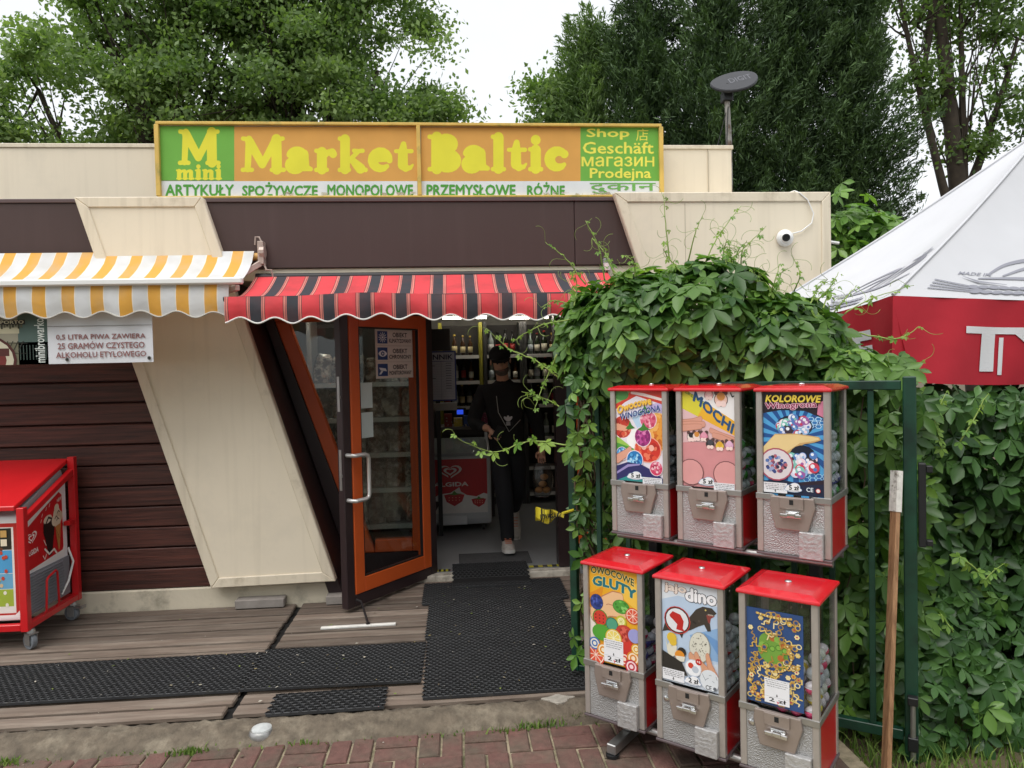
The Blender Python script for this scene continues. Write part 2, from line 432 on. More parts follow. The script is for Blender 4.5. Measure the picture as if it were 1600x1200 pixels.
# deck planks, each a piece of the deck
deck = MB().box((-4.2, -2.05, .02), (1.35, .0, .085)).build('deck', mat('deck_void', '0d0b0a', .95))
tag(deck, 'weathered timber deck in front of the shop', 'deck', kind='structure')
M_PLANK = mat('weathered_plank', '6d5f54', .88, var=.22, vscale=5, col2='8d8276', mixscale=1.5, mixlo=.45, mixhi=.75, bump=.3, bscale=10, objrand=.3, stretch=(1.0, 9, 9))
for sec, (xa, xb) in enumerate(((-4.2, -1.168), (-1.128, 1.35))):
    y = -2.065; k = 0; drop = 0
    while y < -.02:
        wd = .119
        xr = xb if not (sec == 0) else xb - .012 * k * 0
        y1 = min(y + wd, .0)
        if y1 - y > .04:
            mb = MB().box((xa, y + .0145, .088), (xb + (rnd.uniform(-.012, .008) if sec == 0 else 0), y1 - .0145, .12 + rnd.uniform(-.005, .001)))
            mb.build('plank', M_PLANK, deck, bevel=.007)
        y += wd; k += 1

# ================================================================== shop building
shop = thing('shop_building', 'low cream and brown kiosk shop with slanted cream panels and dark board cladding', 'building', (0, .1, .12))
FY = -.42
def edge1(z): return -1.712 + (3.013 - z) * .307      # right edge of the slanted panel
def edge2(z): return 1.184 + (3.019 - z) * .328       # left edge of the right wing
# plinth and cladding
MB().box((-4.4, -.405, .02), (-.9, -.1, .262)).build('plinth', mat('cream_plinth', 'cfc5b0', .7, var=.08, vscale=5, col2='8a8474', mixscale=4, mixlo=.55, mixhi=.75, bump=.15), shop, bevel=.01)
MB().prism([(-4.4, .262), (edge1(.262) - .11, .262), (edge1(2.5) - .11, 2.5), (-4.4, 2.5)], -.36, -.05).build('wall_core', M_BROWN_FRAME, shop)
M_CLAD = mat('dark_wood_cladding', '5a3229', .5, var=.4, vscale=3, col2='2a1815', mixscale=1.6, mixlo=.35, mixhi=.7, bump=.25, bscale=8, objrand=.12, stretch=(1, 26, 26))
z = .266; k = 0
while z < 2.5:
    z1 = z + .148
    xr = min(edge1(z1) - .1, -.95)
    mb = MB(); prof = [(-.362, z), (-.394, z + .002), (-.399, z + .006), (-.401, z1 - .014), (-.396, z1 - .009), (-.366, z1 - .007), (-.362, z1 - .001)]
    n = len(prof); v = [(-4.4, y, zz) for y, zz in prof] + [(xr, y, zz) for y, zz in prof]
    mb.add(v, [tuple(range(n)), tuple(range(2 * n - 1, n - 1, -1))] + [(i, i + n, (i + 1) % n + n, (i + 1) % n) for i in range(n)])
    mb.build('cladding_board', M_CLAD, shop); z = z1
# fascia sheets
for a, b in ((-4.4, .9), (.904, 1.5)):
    MB().box((a, FY, 2.52), (b, FY + .06, 2.985)).build('fascia_sheet', M_BROWN, shop, bevel=.004)
MB().box((-4.4, FY - .012, 2.986), (1.5, FY + .3, 3.012)).build('fascia_coping', mat('brown_coping', '5b4a4a', .4, var=.08), shop, bevel=.003)
MB().box((-4.4, -.40, 2.435), (1.6, .1, 2.519)).build('lintel', M_CREAM, shop, bevel=.004)
# slanted panel and its raised border
def slab(poly, y0, y1, rim, name, rimw=.07, out=.012):
    p = MB().prism(poly, y0, y1).build(name, M_CREAM, shop, bevel=.006)
    c = Vector((sum(a for a, b in poly) / len(poly), sum(b for a, b in poly) / len(poly)))
    mb = MB(); n = len(poly)
    def inset(d):
        out_ = []
        for i in range(n):
            p0, p1, p2 = Vector(poly[i - 1]), Vector(poly[i]), Vector(poly[(i + 1) % n])
            def nrm(a, b):
                t = (b - a).normalized(); m_ = Vector((-t.y, t.x)); return m_ if m_.dot(c - a) > 0 else -m_
            n1, n2 = nrm(p0, p1), nrm(p1, p2); q = geometry.intersect_line_line_2d if False else None
            d1 = (p1 - p0); d2 = (p2 - p1); a = p0 + n1 * d; b = p1 + n2 * d
            den = d1.x * d2.y - d1.y * d2.x; t = ((b.x - a.x) * d2.y - (b.y - a.y) * d2.x) / den
            out_.append(a + d1 * t)
        return out_
    q = inset(rimw)
    for i in range(n):
        j = (i + 1) % n
        MB().prism([tuple(poly[i]), tuple(poly[j]), tuple(q[j]), tuple(q[i])], y0 - out, y0 - .0005).build('border_strip', M_CREAM_TRIM, p, bevel=.005)
    return p
slab([(-2.557, 3.008), (edge1(3.008), 3.008), (edge1(.29), .29), (-1.736, .28)], -.49, -.425, .07, 'slanted_panel')
slab([(edge2(3.03), 3.03), (2.813, 3.03), (2.813, .1), (edge2(.1), .1)], -.49, -.43, .07, 'wing_panel')
MB().box((1.705, -.4915, .2), (1.709, -.489, 2.95)).build('panel_seam', mat('seam_grey', 'b5ab98', .6), shop)
MB().box((2.0, -.429, .05), (2.80, 3.4, 3.0)).build('wing_wall', M_CREAM, shop)
MB().box((1.5, -.415, 2.51), (2.02, .2, 3.0)).build('wing_soffit', M_CREAM, shop)
# roof parapet
par = MB().box((-5.5, .1, 2.9), (2.3, .2, 3.52)).build('parapet', M_CREAM, shop)
MB().box((-5.5, .09, 3.521), (2.315, .23, 3.553)).build('parapet_coping', M_CREAM_TRIM, par, bevel=.004)
MB().box((2.2, .201, 2.9), (2.3, 3.4, 3.52)).build('parapet', M_CREAM, shop)
MB().box((2.1, .0885, 2.9), (2.104, .0995, 3.52)).build('panel_seam', mat('seam_grey'), par)
MB().box((-5.5, -.1, 2.9), (2.19, 3.5, 2.984)).build('roof', mat('roof_felt', '4b4a48', .9), shop)
# slanted reveal, window frames
def quad_prism(p, q, y0, y1, m, name, parent=shop, bevel=.003): return MB().prism(p, y0, y1).build(name, m, parent, bevel=bevel)
MB().prism([(edge1(2.46) - .10, 2.43), (edge1(2.46) - .0, 2.43), (edge1(.1), .1), (edge1(.1) - .10, .1)], -.424, .1).build('reveal', M_BROWN_FRAME, shop, bevel=.004)
DY = .1
ex = lambda z: -1.375 + (2.165 - z) * .335            # outer line of the orange window frame
MB().prism([(edge1(2.43), 2.43), (ex(2.43), 2.43), (ex(.12), .12), (edge1(.12), .12)], .04, .16).build('frame_post', M_BROWN_FRAME, shop, bevel=.006)
win = MB()
zt, zb = 2.30, .34
for pl in ([(ex(zt), zt), (-.262, zt), (-.262, zt - .13), (ex(zt - .13), zt - .13)],
           [(ex(zt - .13), zt - .131), (ex(zt - .13) + .105, zt - .131), (ex(zb) + .105, zb), (ex(zb), zb)],
           [(-.362, zt - .131), (-.262, zt - .131), (-.262, zb), (-.362, zb)],
           [(ex(zb) + .106, zb + .1), (-.363, zb + .1), (-.363, zb), (ex(zb) + .106, zb)]):
    win.prism(pl, .05, .13)
win = win.build('window', M_ORANGE, shop, bevel=.006)
MB().prism([(ex(zt - .13) + .1, zt - .13), (-.36, zt - .13), (-.36, zb + .095), (ex(zb) + .1, zb + .095)], .085, .093).build('pane', M_GLASS, win)
MB().prism([(ex(2.43), 2.43), (-.262, 2.43), (-.262, 2.302), (ex(2.30), 2.302)], .045, .16).build('frame_head', M_BROWN_FRAME, shop)
MB().prism([(ex(.338), .338), (-.262, .338), (-.262, .1), (ex(.1), .1)], .045, .2).build('window_base', M_BROWN_FRAME, shop)
win2 = MB()
e2 = lambda z: edge2(z) - .06
for pl in ([(.905, 2.30), (e2(2.3), 2.30), (e2(2.2), 2.2), (.905, 2.2)], [(.905, 2.199), (1.0, 2.199), (1.0, .34), (.905, .34)],
           [(e2(2.199) - .1, 2.199), (e2(2.199), 2.199), (e2(.34), .34), (e2(.34) - .1, .34)], [(1.001, .44), (e2(.44) - .1, .44), (e2(.34) - .1, .34), (1.001, .34)]):
    win2.prism(pl, .05, .13)
win2 = win2.build('window', M_ORANGE, shop, bevel=.006)
MB().prism([(.99, 2.21), (e2(2.21) - .09, 2.21), (e2(.43) - .09, .43), (.99, .43)], .085, .093).build('pane', M_GLASS, win2)
MB().box((.905, .045, .1), (2.1, .2, .339)).build('window_base', M_BROWN_FRAME, shop)
MB().box((.905, .045, 2.301), (2.0, .16, 2.43)).build('frame_head', M_BROWN_FRAME, shop)
# door frame
MB().box((-.261, .03, .1), (-.192, .17, 2.30)).build('door_post', M_BROWN_FRAME, shop, bevel=.004)
MB().box((.80, .03, .1), (.904, .17, 2.30)).build('door_post', M_BROWN_FRAME, shop, bevel=.004)
MB().box((-.261, .03, 2.302), (.904, .17, 2.43)).build('door_head', M_BROWN_FRAME, shop, bevel=.004)
MB().box((-.40, -.06, .09), (.9, .028, .165)).build('threshold', mat('pale_threshold', 'cfc8ba', .6, var=.15, vscale=12, col2='8a8072', mixscale=9), shop, bevel=.005)
# room behind the door
M_FLOOR = mat('grey_vinyl', '8a8c8e', .28, var=.07, vscale=3, bump=.02)
MB().box((-3.2, .03, .1), (1.99, 3.3, .17)).build('shop_floor', M_FLOOR, shop)
M_INWALL = mat('interior_wall', '8e8c84', .8, var=.06)
MB().box((-3.3, 3.301, .1), (2.0, 3.4, 2.6)).build('back_wall', M_INWALL, shop)
MB().box((-3.3, .2, .1), (-3.201, 3.3, 2.6)).build('side_wall', M_INWALL, shop)
MB().box((-3.3, .18, 2.602), (1.99, 3.4, 2.66)).build('interior_ceiling', mat('interior_ceiling', '9c9a94', .8), shop)
# open glass door: hinge at (-.19,.13), free edge towards the viewer
hx, hy = -.192, .06; fx, fy = -.79, -.68
dv = Vector((fx - hx, fy - hy, 0)); dw = dv.length; dv.normalize(); dn = Vector((-dv.y, dv.x, 0))
if dn.y > 0: dn = -dn
D = Matrix(((dv.x, dn.x, 0, hx), (dv.y, dn.y, 0, hy), (0, 0, 1, .145), (0, 0, 0, 1)))     # local x along the leaf, y towards the viewer
DHh = 2.12
door = MB()
for a, b in (((0, -.03, 0), (.075, .03, DHh)), ((dw - .075, -.03, 0), (dw, .03, DHh)), ((.076, -.03, 0), (dw - .076, .03, .085)), ((.076, -.03, DHh - .075), (dw - .076, .03, DHh))):
    door.box(a, b, D)
door = door.build('door', M_BROWN_FRAME, shop, bevel=.005); door['label'] = 'open glass door with orange inner frame and brown edge'
fr = MB()
for a, b in (((.0765, -.025, .0855), (.165, .036, DHh - .0755)), ((dw - .165, -.025, .0855), (dw - .0765, .036, DHh - .0755)), ((.166, -.025, .0855), (dw - .166, .036, .19)), ((.166, -.025, DHh - .175), (dw - .166, .036, DHh - .0755))):
    fr.box(a, b, D)
fr.build('door_frame', M_ORANGE, door, bevel=.004)
MB().box((.16, -.004, .185), (dw - .16, .004, DHh - .17), D).build('pane', glass_mat('door_glass', (.8, .83, .82), 1.25), door)
gk = MB()
for a, b in (((.166, .006, .191), (.174, .03, DHh - .176)), ((dw - .174, .006, .191), (dw - .166, .03, DHh - .176)), ((.1745, .006, .191), (dw - .1745, .03, .2)), ((.1745, .006, DHh - .185), (dw - .1745, .03, DHh - .176))):
    gk.box(a, b, D)
gk.build('gasket', M_BLACK, door)
hh = [(dw - .03, .03, 1.06), (dw - .03, .085, 1.06), (dw - .045, .10, 1.06), (dw - .13, .10, 1.06), (dw - .155, .10, 1.05), (dw - .165, .10, 1.03), (dw - .165, .10, .78), (dw - .155, .10, .76), (dw - .13, .10, .75), (dw - .045, .10, .75), (dw - .03, .085, .75), (dw - .03, .03, .75)]
MB().tube([D @ Vector(p) for p in hh], .0145, 12).build('pull_handle', mat('brushed_handle', 'd0cfcc', .3, metal=.6, var=.05), door, smooth=True)
for z0, z1 in ((1.36, 1.60), (.82, 1.1)):
    MB().box((dw, -.012, z0), (dw + .004, .012, z1), D).build('lock_plate', M_STEEL, door, bevel=.001)
    MB().box((dw, .0, z0 + .09), (dw + .014, .02, z0 + .11), D).build('latch', M_STEEL, door)
MB().box((.1, -.031, .02), (.14, -.05, .07), D).build('hinge', M_DARK, door)
# printed notices on the glass
pr = Print(); pr.rect(0, 0, 1, 1, 'c9bfb8')
for i, (t1, t2) in enumerate((('OBIEKT', 'MONITOROWANY'), ('OBIEKT', 'CHRONIONY'), ('OBIEKT', 'KLIMATYZOWANY'))):
    y0 = .02 + i * .33
    pr.rect(.03, y0 + .0, .97, y0 + .305, 'd6cdc6'); pr.rect(.05, y0 + .03, .31, y0 + .28, '1d3f7c')
    pr.text(t1, .45, y0 + .165, .84, y0 + .255, '3a3537', .03); pr.text(t2, .35, y0 + .05, .95, y0 + .13, '3a3537', .03)
    c = (.18, y0 + .155)
    if i == 2:
        for k in range(6):
            a = k * math.pi / 6; pr.line([(c[0] - .1 * math.cos(a), c[1] - .1 * math.sin(a)), (c[0] + .1 * math.cos(a), c[1] + .1 * math.sin(a))], .014, 'dfe3ea')
        pr.disc(*c, .035, '1d3f7c'); pr.disc(*c, .022, 'dfe3ea')
    elif i == 1:
        pr.poly([(c[0] + .11 * math.cos(a), c[1] + .065 * math.sin(a) * abs(math.sin(a)) ** .4) for a in [2 * math.pi * q / 20 for q in range(20)]], 'dfe3ea'); pr.disc(*c, .045, '1d3f7c'); pr.disc(*c, .02, 'dfe3ea')
    else:
        pr.poly([(c[0] - .1, c[1] + .05), (c[0] + .07, c[1] + .03), (c[0] + .1, c[1] - .03), (c[0] - .06, c[1] - .01)], 'dfe3ea'); pr.poly([(c[0] - .1, c[1] - .09), (c[0] - .05, c[1] - .09), (c[0] + .01, c[1] - .02), (c[0] - .05, c[1] - .02)], 'dfe3ea')
o0 = D @ Vector((.60, .0055, 1.575)); o1 = D @ Vector((.205, .0055, 1.575))
pr.build('notice', plane_fn(o0, o1 - o0, Vector((0, 0, .36))), door)
for z0, z1 in ((1.16, 1.34), (1.37, 1.55)):
    Print().rect(0, 0, 1, 1, 'c3cfcd').build('paper_note', plane_fn(D @ Vector((dw - .175, .0055, z0)), D.to_3x3() @ Vector((-.135, 0, 0)), Vector((0, 0, z1 - z0))), door)
stp = MB().tube([D @ Vector((dw - .06, .05, .06)), D @ Vector((dw - .07, .09, .05)), Vector((-.60, -.95, .135))], .008, 8).lathe([(.014, 0), (.014, .02)], (-.60, -.95, .122), 10)
stp.build('door_stop', M_DARK, door, smooth=True)
# loose concrete blocks under the panel
for i, (x0, x1, y) in enumerate(((-1.58, -1.24, -.50), (-.95, -.83, -.5))):
    tag(MB().box((x0, y, .121), (x1, y + .09, .185)).build('concrete_block', mat('concrete_grey', '8e8781', .9, var=.15, vscale=15, bump=.3), bevel=.006),
        ('long' if i == 0 else 'short') + ' grey concrete block on the deck under the slanted cream panel' + ('' if i == 0 else ', beside the open door'), 'block')
# ================================================================== shop sign
# heavy soft-serif letters drawn as strokes; unit = cap height 1
def serif(x, y, wd, t=.125): wd *= 1.02; y += (.012 if y > .5 else -.012); return [(x - wd / 2 + t / 2, y, t), (x, y + (-.012 if y > .5 else .012), t), (x + wd / 2 - t / 2, y, t)]
def arc(cx, cy, rx, ry, a0, a1, w0, w1=None, wm=None, n=12):
    w1 = w0 if w1 is None else w1; out = []
    for i in range(n + 1):
        t = i / n; a = R(a0 + (a1 - a0) * t)
        wd = w0 + (w1 - w0) * t
        if wm is not None: wd += (wm - (w0 + w1) / 2) * math.sin(math.pi * t)
        out.append((cx + rx * math.cos(a), cy + ry * math.sin(a), wd))
    return out
T_ = .15
GL = {
 'M': (1.30, [serif(.19, .075, .38), [(.2, .08, .15), (.24, .92, .17)], serif(.16, .925, .3), [(.25, .86, .22), (.62, .22, .2)], [(.62, .2, .17), (.98, .86, .2)],
              [(1.03, .08, .26), (1.02, .92, .25)], serif(1.06, .075, .46), serif(1.1, .925, .32)]),
 'B': (.98, [serif(.22, .075, .44), serif(.22, .925, .44), [(.26, .08, .27), (.26, .92, .27)], arc(.42, .74, .28, .19, 95, -95, .13, .13, .26), arc(.44, .29, .34, .22, 100, -100, .12, .13, .28)]),
 'a': (.78, [arc(.3, .45, .2, .16, 165, 20, .17, .2), [(.5, .5, .24), (.52, .16, .24)], arc(.3, .2, .2, .15, 60, 300, .12, .14, .24), [(.52, .14, .2), (.7, .085, .13)]]),
 'r': (.68, [serif(.23, .075, .42), [(.24, .08, .25), (.24, .56, .25)], serif(.14, .585, .24), [(.3, .4, .12), (.4, .55, .14), (.53, .55, .2), (.56, .5, .19)]]),
 'k': (.88, [serif(.2, .075, .38), [(.22, .08, .24), (.22, .92, .24)], serif(.13, .925, .24), [(.3, .28, .13), (.58, .56, .13)], serif(.6, .585, .36, .12), [(.4, .36, .15), (.66, .1, .25)], serif(.7, .075, .34, .13)]),
 'e': (.74, [arc(.37, .33, .24, .23, 0, 315, .15, .13, .25), [(.16, .32, .1), (.6, .34, .1)], [(.61, .34, .1), (.6, .42, .14)]]),
 't': (.58, [[(.27, .78, .14), (.25, .55, .24), (.25, .2, .25), (.33, .11, .18), (.46, .12, .12), (.53, .2, .07)], [(.05, .585, .11), (.5, .585, .12)]]),
 'l': (.46, [serif(.22, .075, .42), [(.22, .08, .25), (.22, .92, .25)], serif(.13, .925, .25)]),
 'i': (.46, [serif(.22, .075, .42), [(.22, .08, .25), (.22, .58, .25)], serif(.13, .585, .25), [(.22, .85, .24), (.2201, .85, .24)]]),
 'c': (.70, [arc(.38, .33, .23, .22, 40, 320, .17, .12, .26), [(.56, .47, .2), (.561, .47, .2)]]),
 'm': (1.2, [serif(.2, .075, .36), [(.2, .08, .23), (.2, .56, .23)], serif(.12, .585, .24), [(.28, .42, .11), (.4, .56, .14), (.54, .55, .2)], [(.58, .5, .22), (.58, .08, .22)], serif(.58, .075, .34),
             [(.66, .42, .11), (.78, .56, .14), (.9, .55, .2)], [(.95, .5, .23), (.95, .08, .23)], serif(.98, .075, .38)]),
 'n': (.82, [serif(.2, .075, .36), [(.2, .08, .23), (.2, .56, .23)], serif(.12, .585, .24), [(.28, .42, .11), (.4, .56, .14), (.52, .55, .2)], [(.58, .5, .23), (.58, .08, .23)], serif(.6, .075, .38)]),
}
def heavy(pr, body, x0, y0, x1, h, col):
    """heavy serif word from baseline (x0,y0) to x1 with cap height h (already signed in print units)"""
    tot = sum(GL[c][0] for c in body) - .1; sx = (x1 - x0) / tot; x = x0
    for c in body:
        adv, st = GL[c]; polys = []
        for s in st:
            for p in stroke([(a_, b_, w_ * (1.0 if w_ < .135 else 1.16)) for a_, b_, w_ in s]): polys.append([(a, b) for a, b in p])
        v, f = union(polys)
        pr.tris([(x + a * sx, y0 + b * h) for a, b in v], f, col, z=pr.z + 1); x += adv * sx
    pr.z += 1
SY = -.06
sign = thing('shop_sign', 'long orange and green shop sign board reading mini Market Baltic on the roof edge', 'sign', (-.25, SY, 3.1))
sx0, sx1, sz0, sz1 = -2.165, 1.665, 3.095, 3.655
MB().box((sx0, SY, sz0), (sx1, SY + .1, sz1)).build('board', mat('sign_backing', 'b9b2a0', .6), sign)
M_SGNFR = mat('yellow_sign_frame', 'd8b45a', .5, var=.15, vscale=8, col2='8c8a4c', mixscale=6, mixlo=.55, mixhi=.75)
for a, b in (((sx0, SY - .03, sz1 - .014), (sx1, SY - .0005, sz1 + .008)), ((sx0, SY - .03, sz0), (sx1, SY - .0005, sz0 + .016)), ((sx0 - .012, SY - .031, sz0 + .0165), (sx0 + .02, SY - .0005, sz1 - .0145)), ((sx1 - .02, SY - .031, sz0 + .0165), (sx1 + .012, SY - .0005, sz1 - .0145)), ((-.247, SY - .031, sz0 + .0165), (-.217, SY - .0005, sz1 - .0145))):
    MB().box(a, b).build('frame_bar', M_SGNFR, sign, bevel=.003)
pr = Print(); OR, GR, YE, WH = 'd9a050', '6fae45', 'e6de3e', 'dfe3e4'
pr.rect(250, -282, 366, -197, GR); pr.rect(366, -283, 652, -198, OR, 1); pr.rect(658, -283, 907, -199, OR, 1); pr.rect(907, -283, 1030, -199, GR, 1)
pr.rect(250, -307, 652, -283, WH, 1); pr.rect(658, -307, 1030, -283, WH, 1); pr.rect(250, -310, 366, -306.5, GR, 1)
heavy(pr, 'M', 278, -258, 340, 56, YE); heavy(pr, 'mini', 275, -280.5, 345, 24, YE)
heavy(pr, 'Market', 376, -269, 642, 56, YE); heavy(pr, 'Baltic', 668, -268, 884, 58, YE)
pr.text('Shop', 917, -218, 983, -201, 'ece35a', .02); pr.text('店', 994, -220, 1013, -201, 'ece35a', 0)
pr.text('Geschäft', 911, -240, 1021, -222, 'ece35a', .015); pr.text('магази', 909, -260, 1004, -245, 'ece35a', .012); pr.text('H', 1008, -260, 1022, -245, 'ece35a', .012); pr.text('Prodejna', 922, -283, 1017, -263, 'ece35a', .02)
for t, a, b in (('ARTYKUŁY', 259, 365), ('SPOŻYWCZE', 379, 496), ('MONOPOLOWE', 512, 645), ('PRZEMYSŁOWE', 667, 805), ('RÓŻNE', 824, 882)):
    top = -285 if 'Ż' in t or 'Ó' in t else -289
    pr.text(t, a, -306, b, top, '4f9b3c', .035)
pr.text('दुकान', 922, -303, 1024, -286, '6fae55', .01)
r2 = random.Random(4)
for _ in range(70):     # peeling at the lower edge
    x = r2.choice((r2.uniform(440, 650), r2.uniform(840, 1028))); pr.poly([(x + r2.uniform(-7, 7), -307 + r2.uniform(0, 7)) for k in range(3)], r2.choice(('b9b7a8', 'a9a58f', 'c9c7bb')))
pr.build('sign_print', px_plane(SY - .002), sign, INK_MATT)

# ================================================================== striped awnings
def stripe_mat(name, bands, period_m, length_m, rough=.75, dirt='8c8577'):
    """bands: [(upto fraction, colour)] repeated over the fabric width (u)"""
    m = bpy.data.materials.new(name); m.use_nodes = True
    n = m.node_tree.nodes; l = m.node_tree.links; b = n['Principled BSDF']; b.inputs['Roughness'].default_value = rough
    uv = n.new('ShaderNodeUVMap'); sp = n.new('ShaderNodeSeparateXYZ'); l.new(uv.outputs[0], sp.inputs[0])
    mu = n.new('ShaderNodeMath'); mu.operation = 'MULTIPLY'; mu.inputs[1].default_value = length_m / period_m; l.new(sp.outputs[0], mu.inputs[0])
    fr = n.new('ShaderNodeMath'); fr.operation = 'FRACT'; l.new(mu.outputs[0], fr.inputs[0])
    cr = n.new('ShaderNodeValToRGB'); cr.color_ramp.interpolation = 'CONSTANT'; el = cr.color_ramp.elements
    el[0].position = 0; el[0].color = (*lin(bands[0][1]), 1); el[1].position = bands[0][0]; el[1].color = (*lin(bands[1][1]), 1)
    for i in range(1, len(bands) - 1):
        e = el.new(bands[i][0]); e.color = (*lin(bands[i + 1][1]), 1)
    l.new(fr.outputs[0], cr.inputs[0])
    tc = n.new('ShaderNodeTexCoord'); nz_ = n.new('ShaderNodeTexNoise'); nz_.inputs['Scale'].default_value = 5; nz_.inputs['Detail'].default_value = 8
    l.new(tc.outputs['Object'], nz_.inputs[0]); mr = n.new('ShaderNodeMapRange'); mr.inputs[1].default_value = .45; mr.inputs[2].default_value = .85; mr.inputs[4].default_value = .55
    l.new(nz_.outputs['Fac'], mr.inputs[0]); mi = n.new('ShaderNodeMix'); mi.data_type = 'RGBA'; mi.inputs[7].default_value = (*lin(dirt), 1)
    l.new(mr.outputs[0], mi.inputs[0]); l.new(cr.outputs[0], mi.inputs[6]); l.new(mi.outputs[2], b.inputs['Base Color'])
    n2 = n.new('ShaderNodeTexNoise'); n2.inputs['Scale'].default_value = 9; bp = n.new('ShaderNodeBump'); bp.inputs['Strength'].default_value = .35; bp.inputs['Distance'].default_value = .02
    l.new(tc.outputs['Object'], n2.inputs[0]); l.new(n2.outputs['Fac'], bp.inputs['Height']); l.new(bp.outputs[0], b.inputs['Normal'])
    tl = n.new('ShaderNodeBsdfTranslucent'); l.new(mi.outputs[2], tl.inputs[0]); mi2 = n.new('ShaderNodeMixShader'); mi2.inputs[0].default_value = .13
    o = n['Material Output']; l.new(b.outputs[0], mi2.inputs[1]); l.new(tl.outputs[0], mi2.inputs[2]); l.new(mi2.outputs[0], o.inputs[0])
    _bmats[name] = m; return m
def awning(name, label, xa, xb, yb, zb, yf, zf, val, m, piping, sag, scallop, wrink, seed, cv=1.0):
    t = thing(name, label, 'awning', ((xa + xb) / 2, yb, zf)); r = random.Random(seed); ph = [r.uniform(0, 6) for _ in range(6)]
    L = xb - xa
    def top(u, v):
        x = xa + L * u; y = yb + (yf - yb) * v; z = zb + (zf - zb) * v ** cv - sag * math.sin(math.pi * v) ** .9 * (1 + .15 * math.sin(x * 2 + ph[0]))
        z += wrink * v * (math.sin(x * 3.1 + ph[1]) + .6 * math.sin(x * 7.3 + ph[2]))
        return Vector((x, y, z))
    grid_mesh('fabric_top', m, 160, 10, top, t)
    nsc = max(1, round(L / scallop))
    def vl(u, v):
        x = xa + L * u; zt_ = top(u, 1).z; h = val + .018 * math.cos(2 * math.pi * u * nsc + .5 * math.sin(x * 1.7 + ph[5])) + .004 * math.sin(x * 5 + ph[2])
        return Vector((x, yf - .004 - .012 * math.sin(math.pi * v) - .004 * v * math.sin(x * 9 + ph[3]) - .005 * math.sin(x * 23 + ph[4]) * v - .006 * v * math.sin(x * 13 + ph[1]), zt_ - .001 - h * v))
    grid_mesh('valance', m, 320, 6, vl, t)
    pts = [vl(i / 320, 1) + Vector((0, -.003, 0)) for i in range(321)]
    MB().tube(pts, .005, 6).build('piping', piping, t, smooth=True)
    return t, top
M_YST = stripe_mat('yellow_white_canvas', [(.44, 'e2a847'), (.47, 'efe9da'), (.97, 'd9dadb'), (1, 'efe9da')], .168, 3.0, dirt='b3ad9f')
yx0, yx1 = -4.378, -1.378
ya, ytop = awning('yellow_awning', 'yellow and white striped awning with scalloped valance over the dark boarded wall', yx0, yx1, -.47, 2.635, -1.06, 2.345, .185, M_YST, mat('grey_piping', 'b9b6ae', .7), .045, .215, .005, 3, .62)
MB().box((yx0, -1.10, 2.335), (yx1 + .09, -1.055, 2.375)).build('front_bar', M_WHITE, ya, bevel=.008)
MB().tube([(yx0, -.455, 2.598), (yx1 + .04, -.455, 2.598)], .026, 14).build('roller', mat('roller_tube', 'c79a55', .6), ya, smooth=True)
ab = MB().box((yx1 + .03, -.5, 2.54), (yx1 + .07, -.425, 2.70)); ab.tube([(yx1 + .04, -.47, 2.625), (yx1 + .075, -.47, 2.625)], .045, 12)
ab.build('bracket', mat('aged_bracket', 'b5a49a', .5, metal=.3, var=.2, vscale=20), ya, bevel=.003)
MB().bar((yx1 + .045, -.48, 2.55), (yx1 - .25, -.75, 2.29), .03, .04).bar((yx1 - .25, -.75, 2.29), (yx1 + .05, -1.05, 2.315), .03, .035).build('folding_arm', mat('aged_bracket'), ya, bevel=.004)
MB().tube([(yx1 + .05, -.46, 2.70), (yx1 + .035, -.46, 2.735), (yx1 + .01, -.46, 2.735), (yx1 + .005, -.46, 2.68)], .006, 6).tube([(yx1 + .06, -.47, 2.56), (yx1 + .085, -.49, 2.50), (yx1 + .12, -.49, 2.50), (yx1 + .13, -.48, 2.44)], .007, 6).build('hook', mat('aged_bracket'), ya, smooth=True)
M_RST = stripe_mat('red_black_canvas', [(.02, 'e0877c'), (.035, '2a2426'), (.085, 'e0877c'), (.10, '2a2426'), (.58, 'e3474e'), (.595, '2a2426'), (.645, 'e0877c'), (.66, '2a2426'), (.68, 'e0877c'), (1, '393a41')], .218, 2.5, dirt='6a3b3b')
rx0, rx1 = -1.372, 1.128
ra, rtop = awning('red_awning', 'red and black striped awning with white scalloped edge over the shop door', rx0, rx1, -.47, 2.462, -1.17, 2.25, .145, M_RST, mat('white_piping', 'e6e4e0', .6), .06, .205, .008, 11)
MB().tube([(rx0 - .01, -1.155, 2.235), (rx1 + .01, -1.155, 2.235)], .016, 10).build('front_bar', M_DARK, ra, smooth=True)
MB().tube([(rx0, -.46, 2.452), (rx1, -.46, 2.452)], .028, 12).build('roller', M_DARK, ra, smooth=True)
for x in (rx0 + .08, rx1 - .1):
    MB().bar((x, -.46, 2.40), (x + .3, -.82, 2.19), .03, .04).bar((x + .3, -.82, 2.19), (x, -1.14, 2.205), .03, .035).build('folding_arm', M_WHITE, ra, bevel=.004)
# ================================================================== banner under the yellow awning
BY = -1.0
p00, p10 = at(-110, 568, BY), at(240, 568, BY); p01 = at(-110, 470, BY)
bn = thing('banner', 'white printed banner with red text about beer and old harbour picture hanging below yellow awning', 'banner', (-2.3, BY, p00.z))
zb0, zb1 = at(120, 568, BY).z, 2.33
MB().box((p00.x, BY, zb0), (p10.x, BY + .004, zb1)).build('sheet', mat('banner_vinyl', 'd9dadf', .5, var=.04), bn)
Wb, Hb = p10.x - p00.x, zb1 - zb0
px = lambda x: (x + 110) / 350
py = lambda y: (568 - y) / (568 - 440.)
pr = Print(); pr.rect(px(-110), py(568), px(74), 1, '8f8a78')
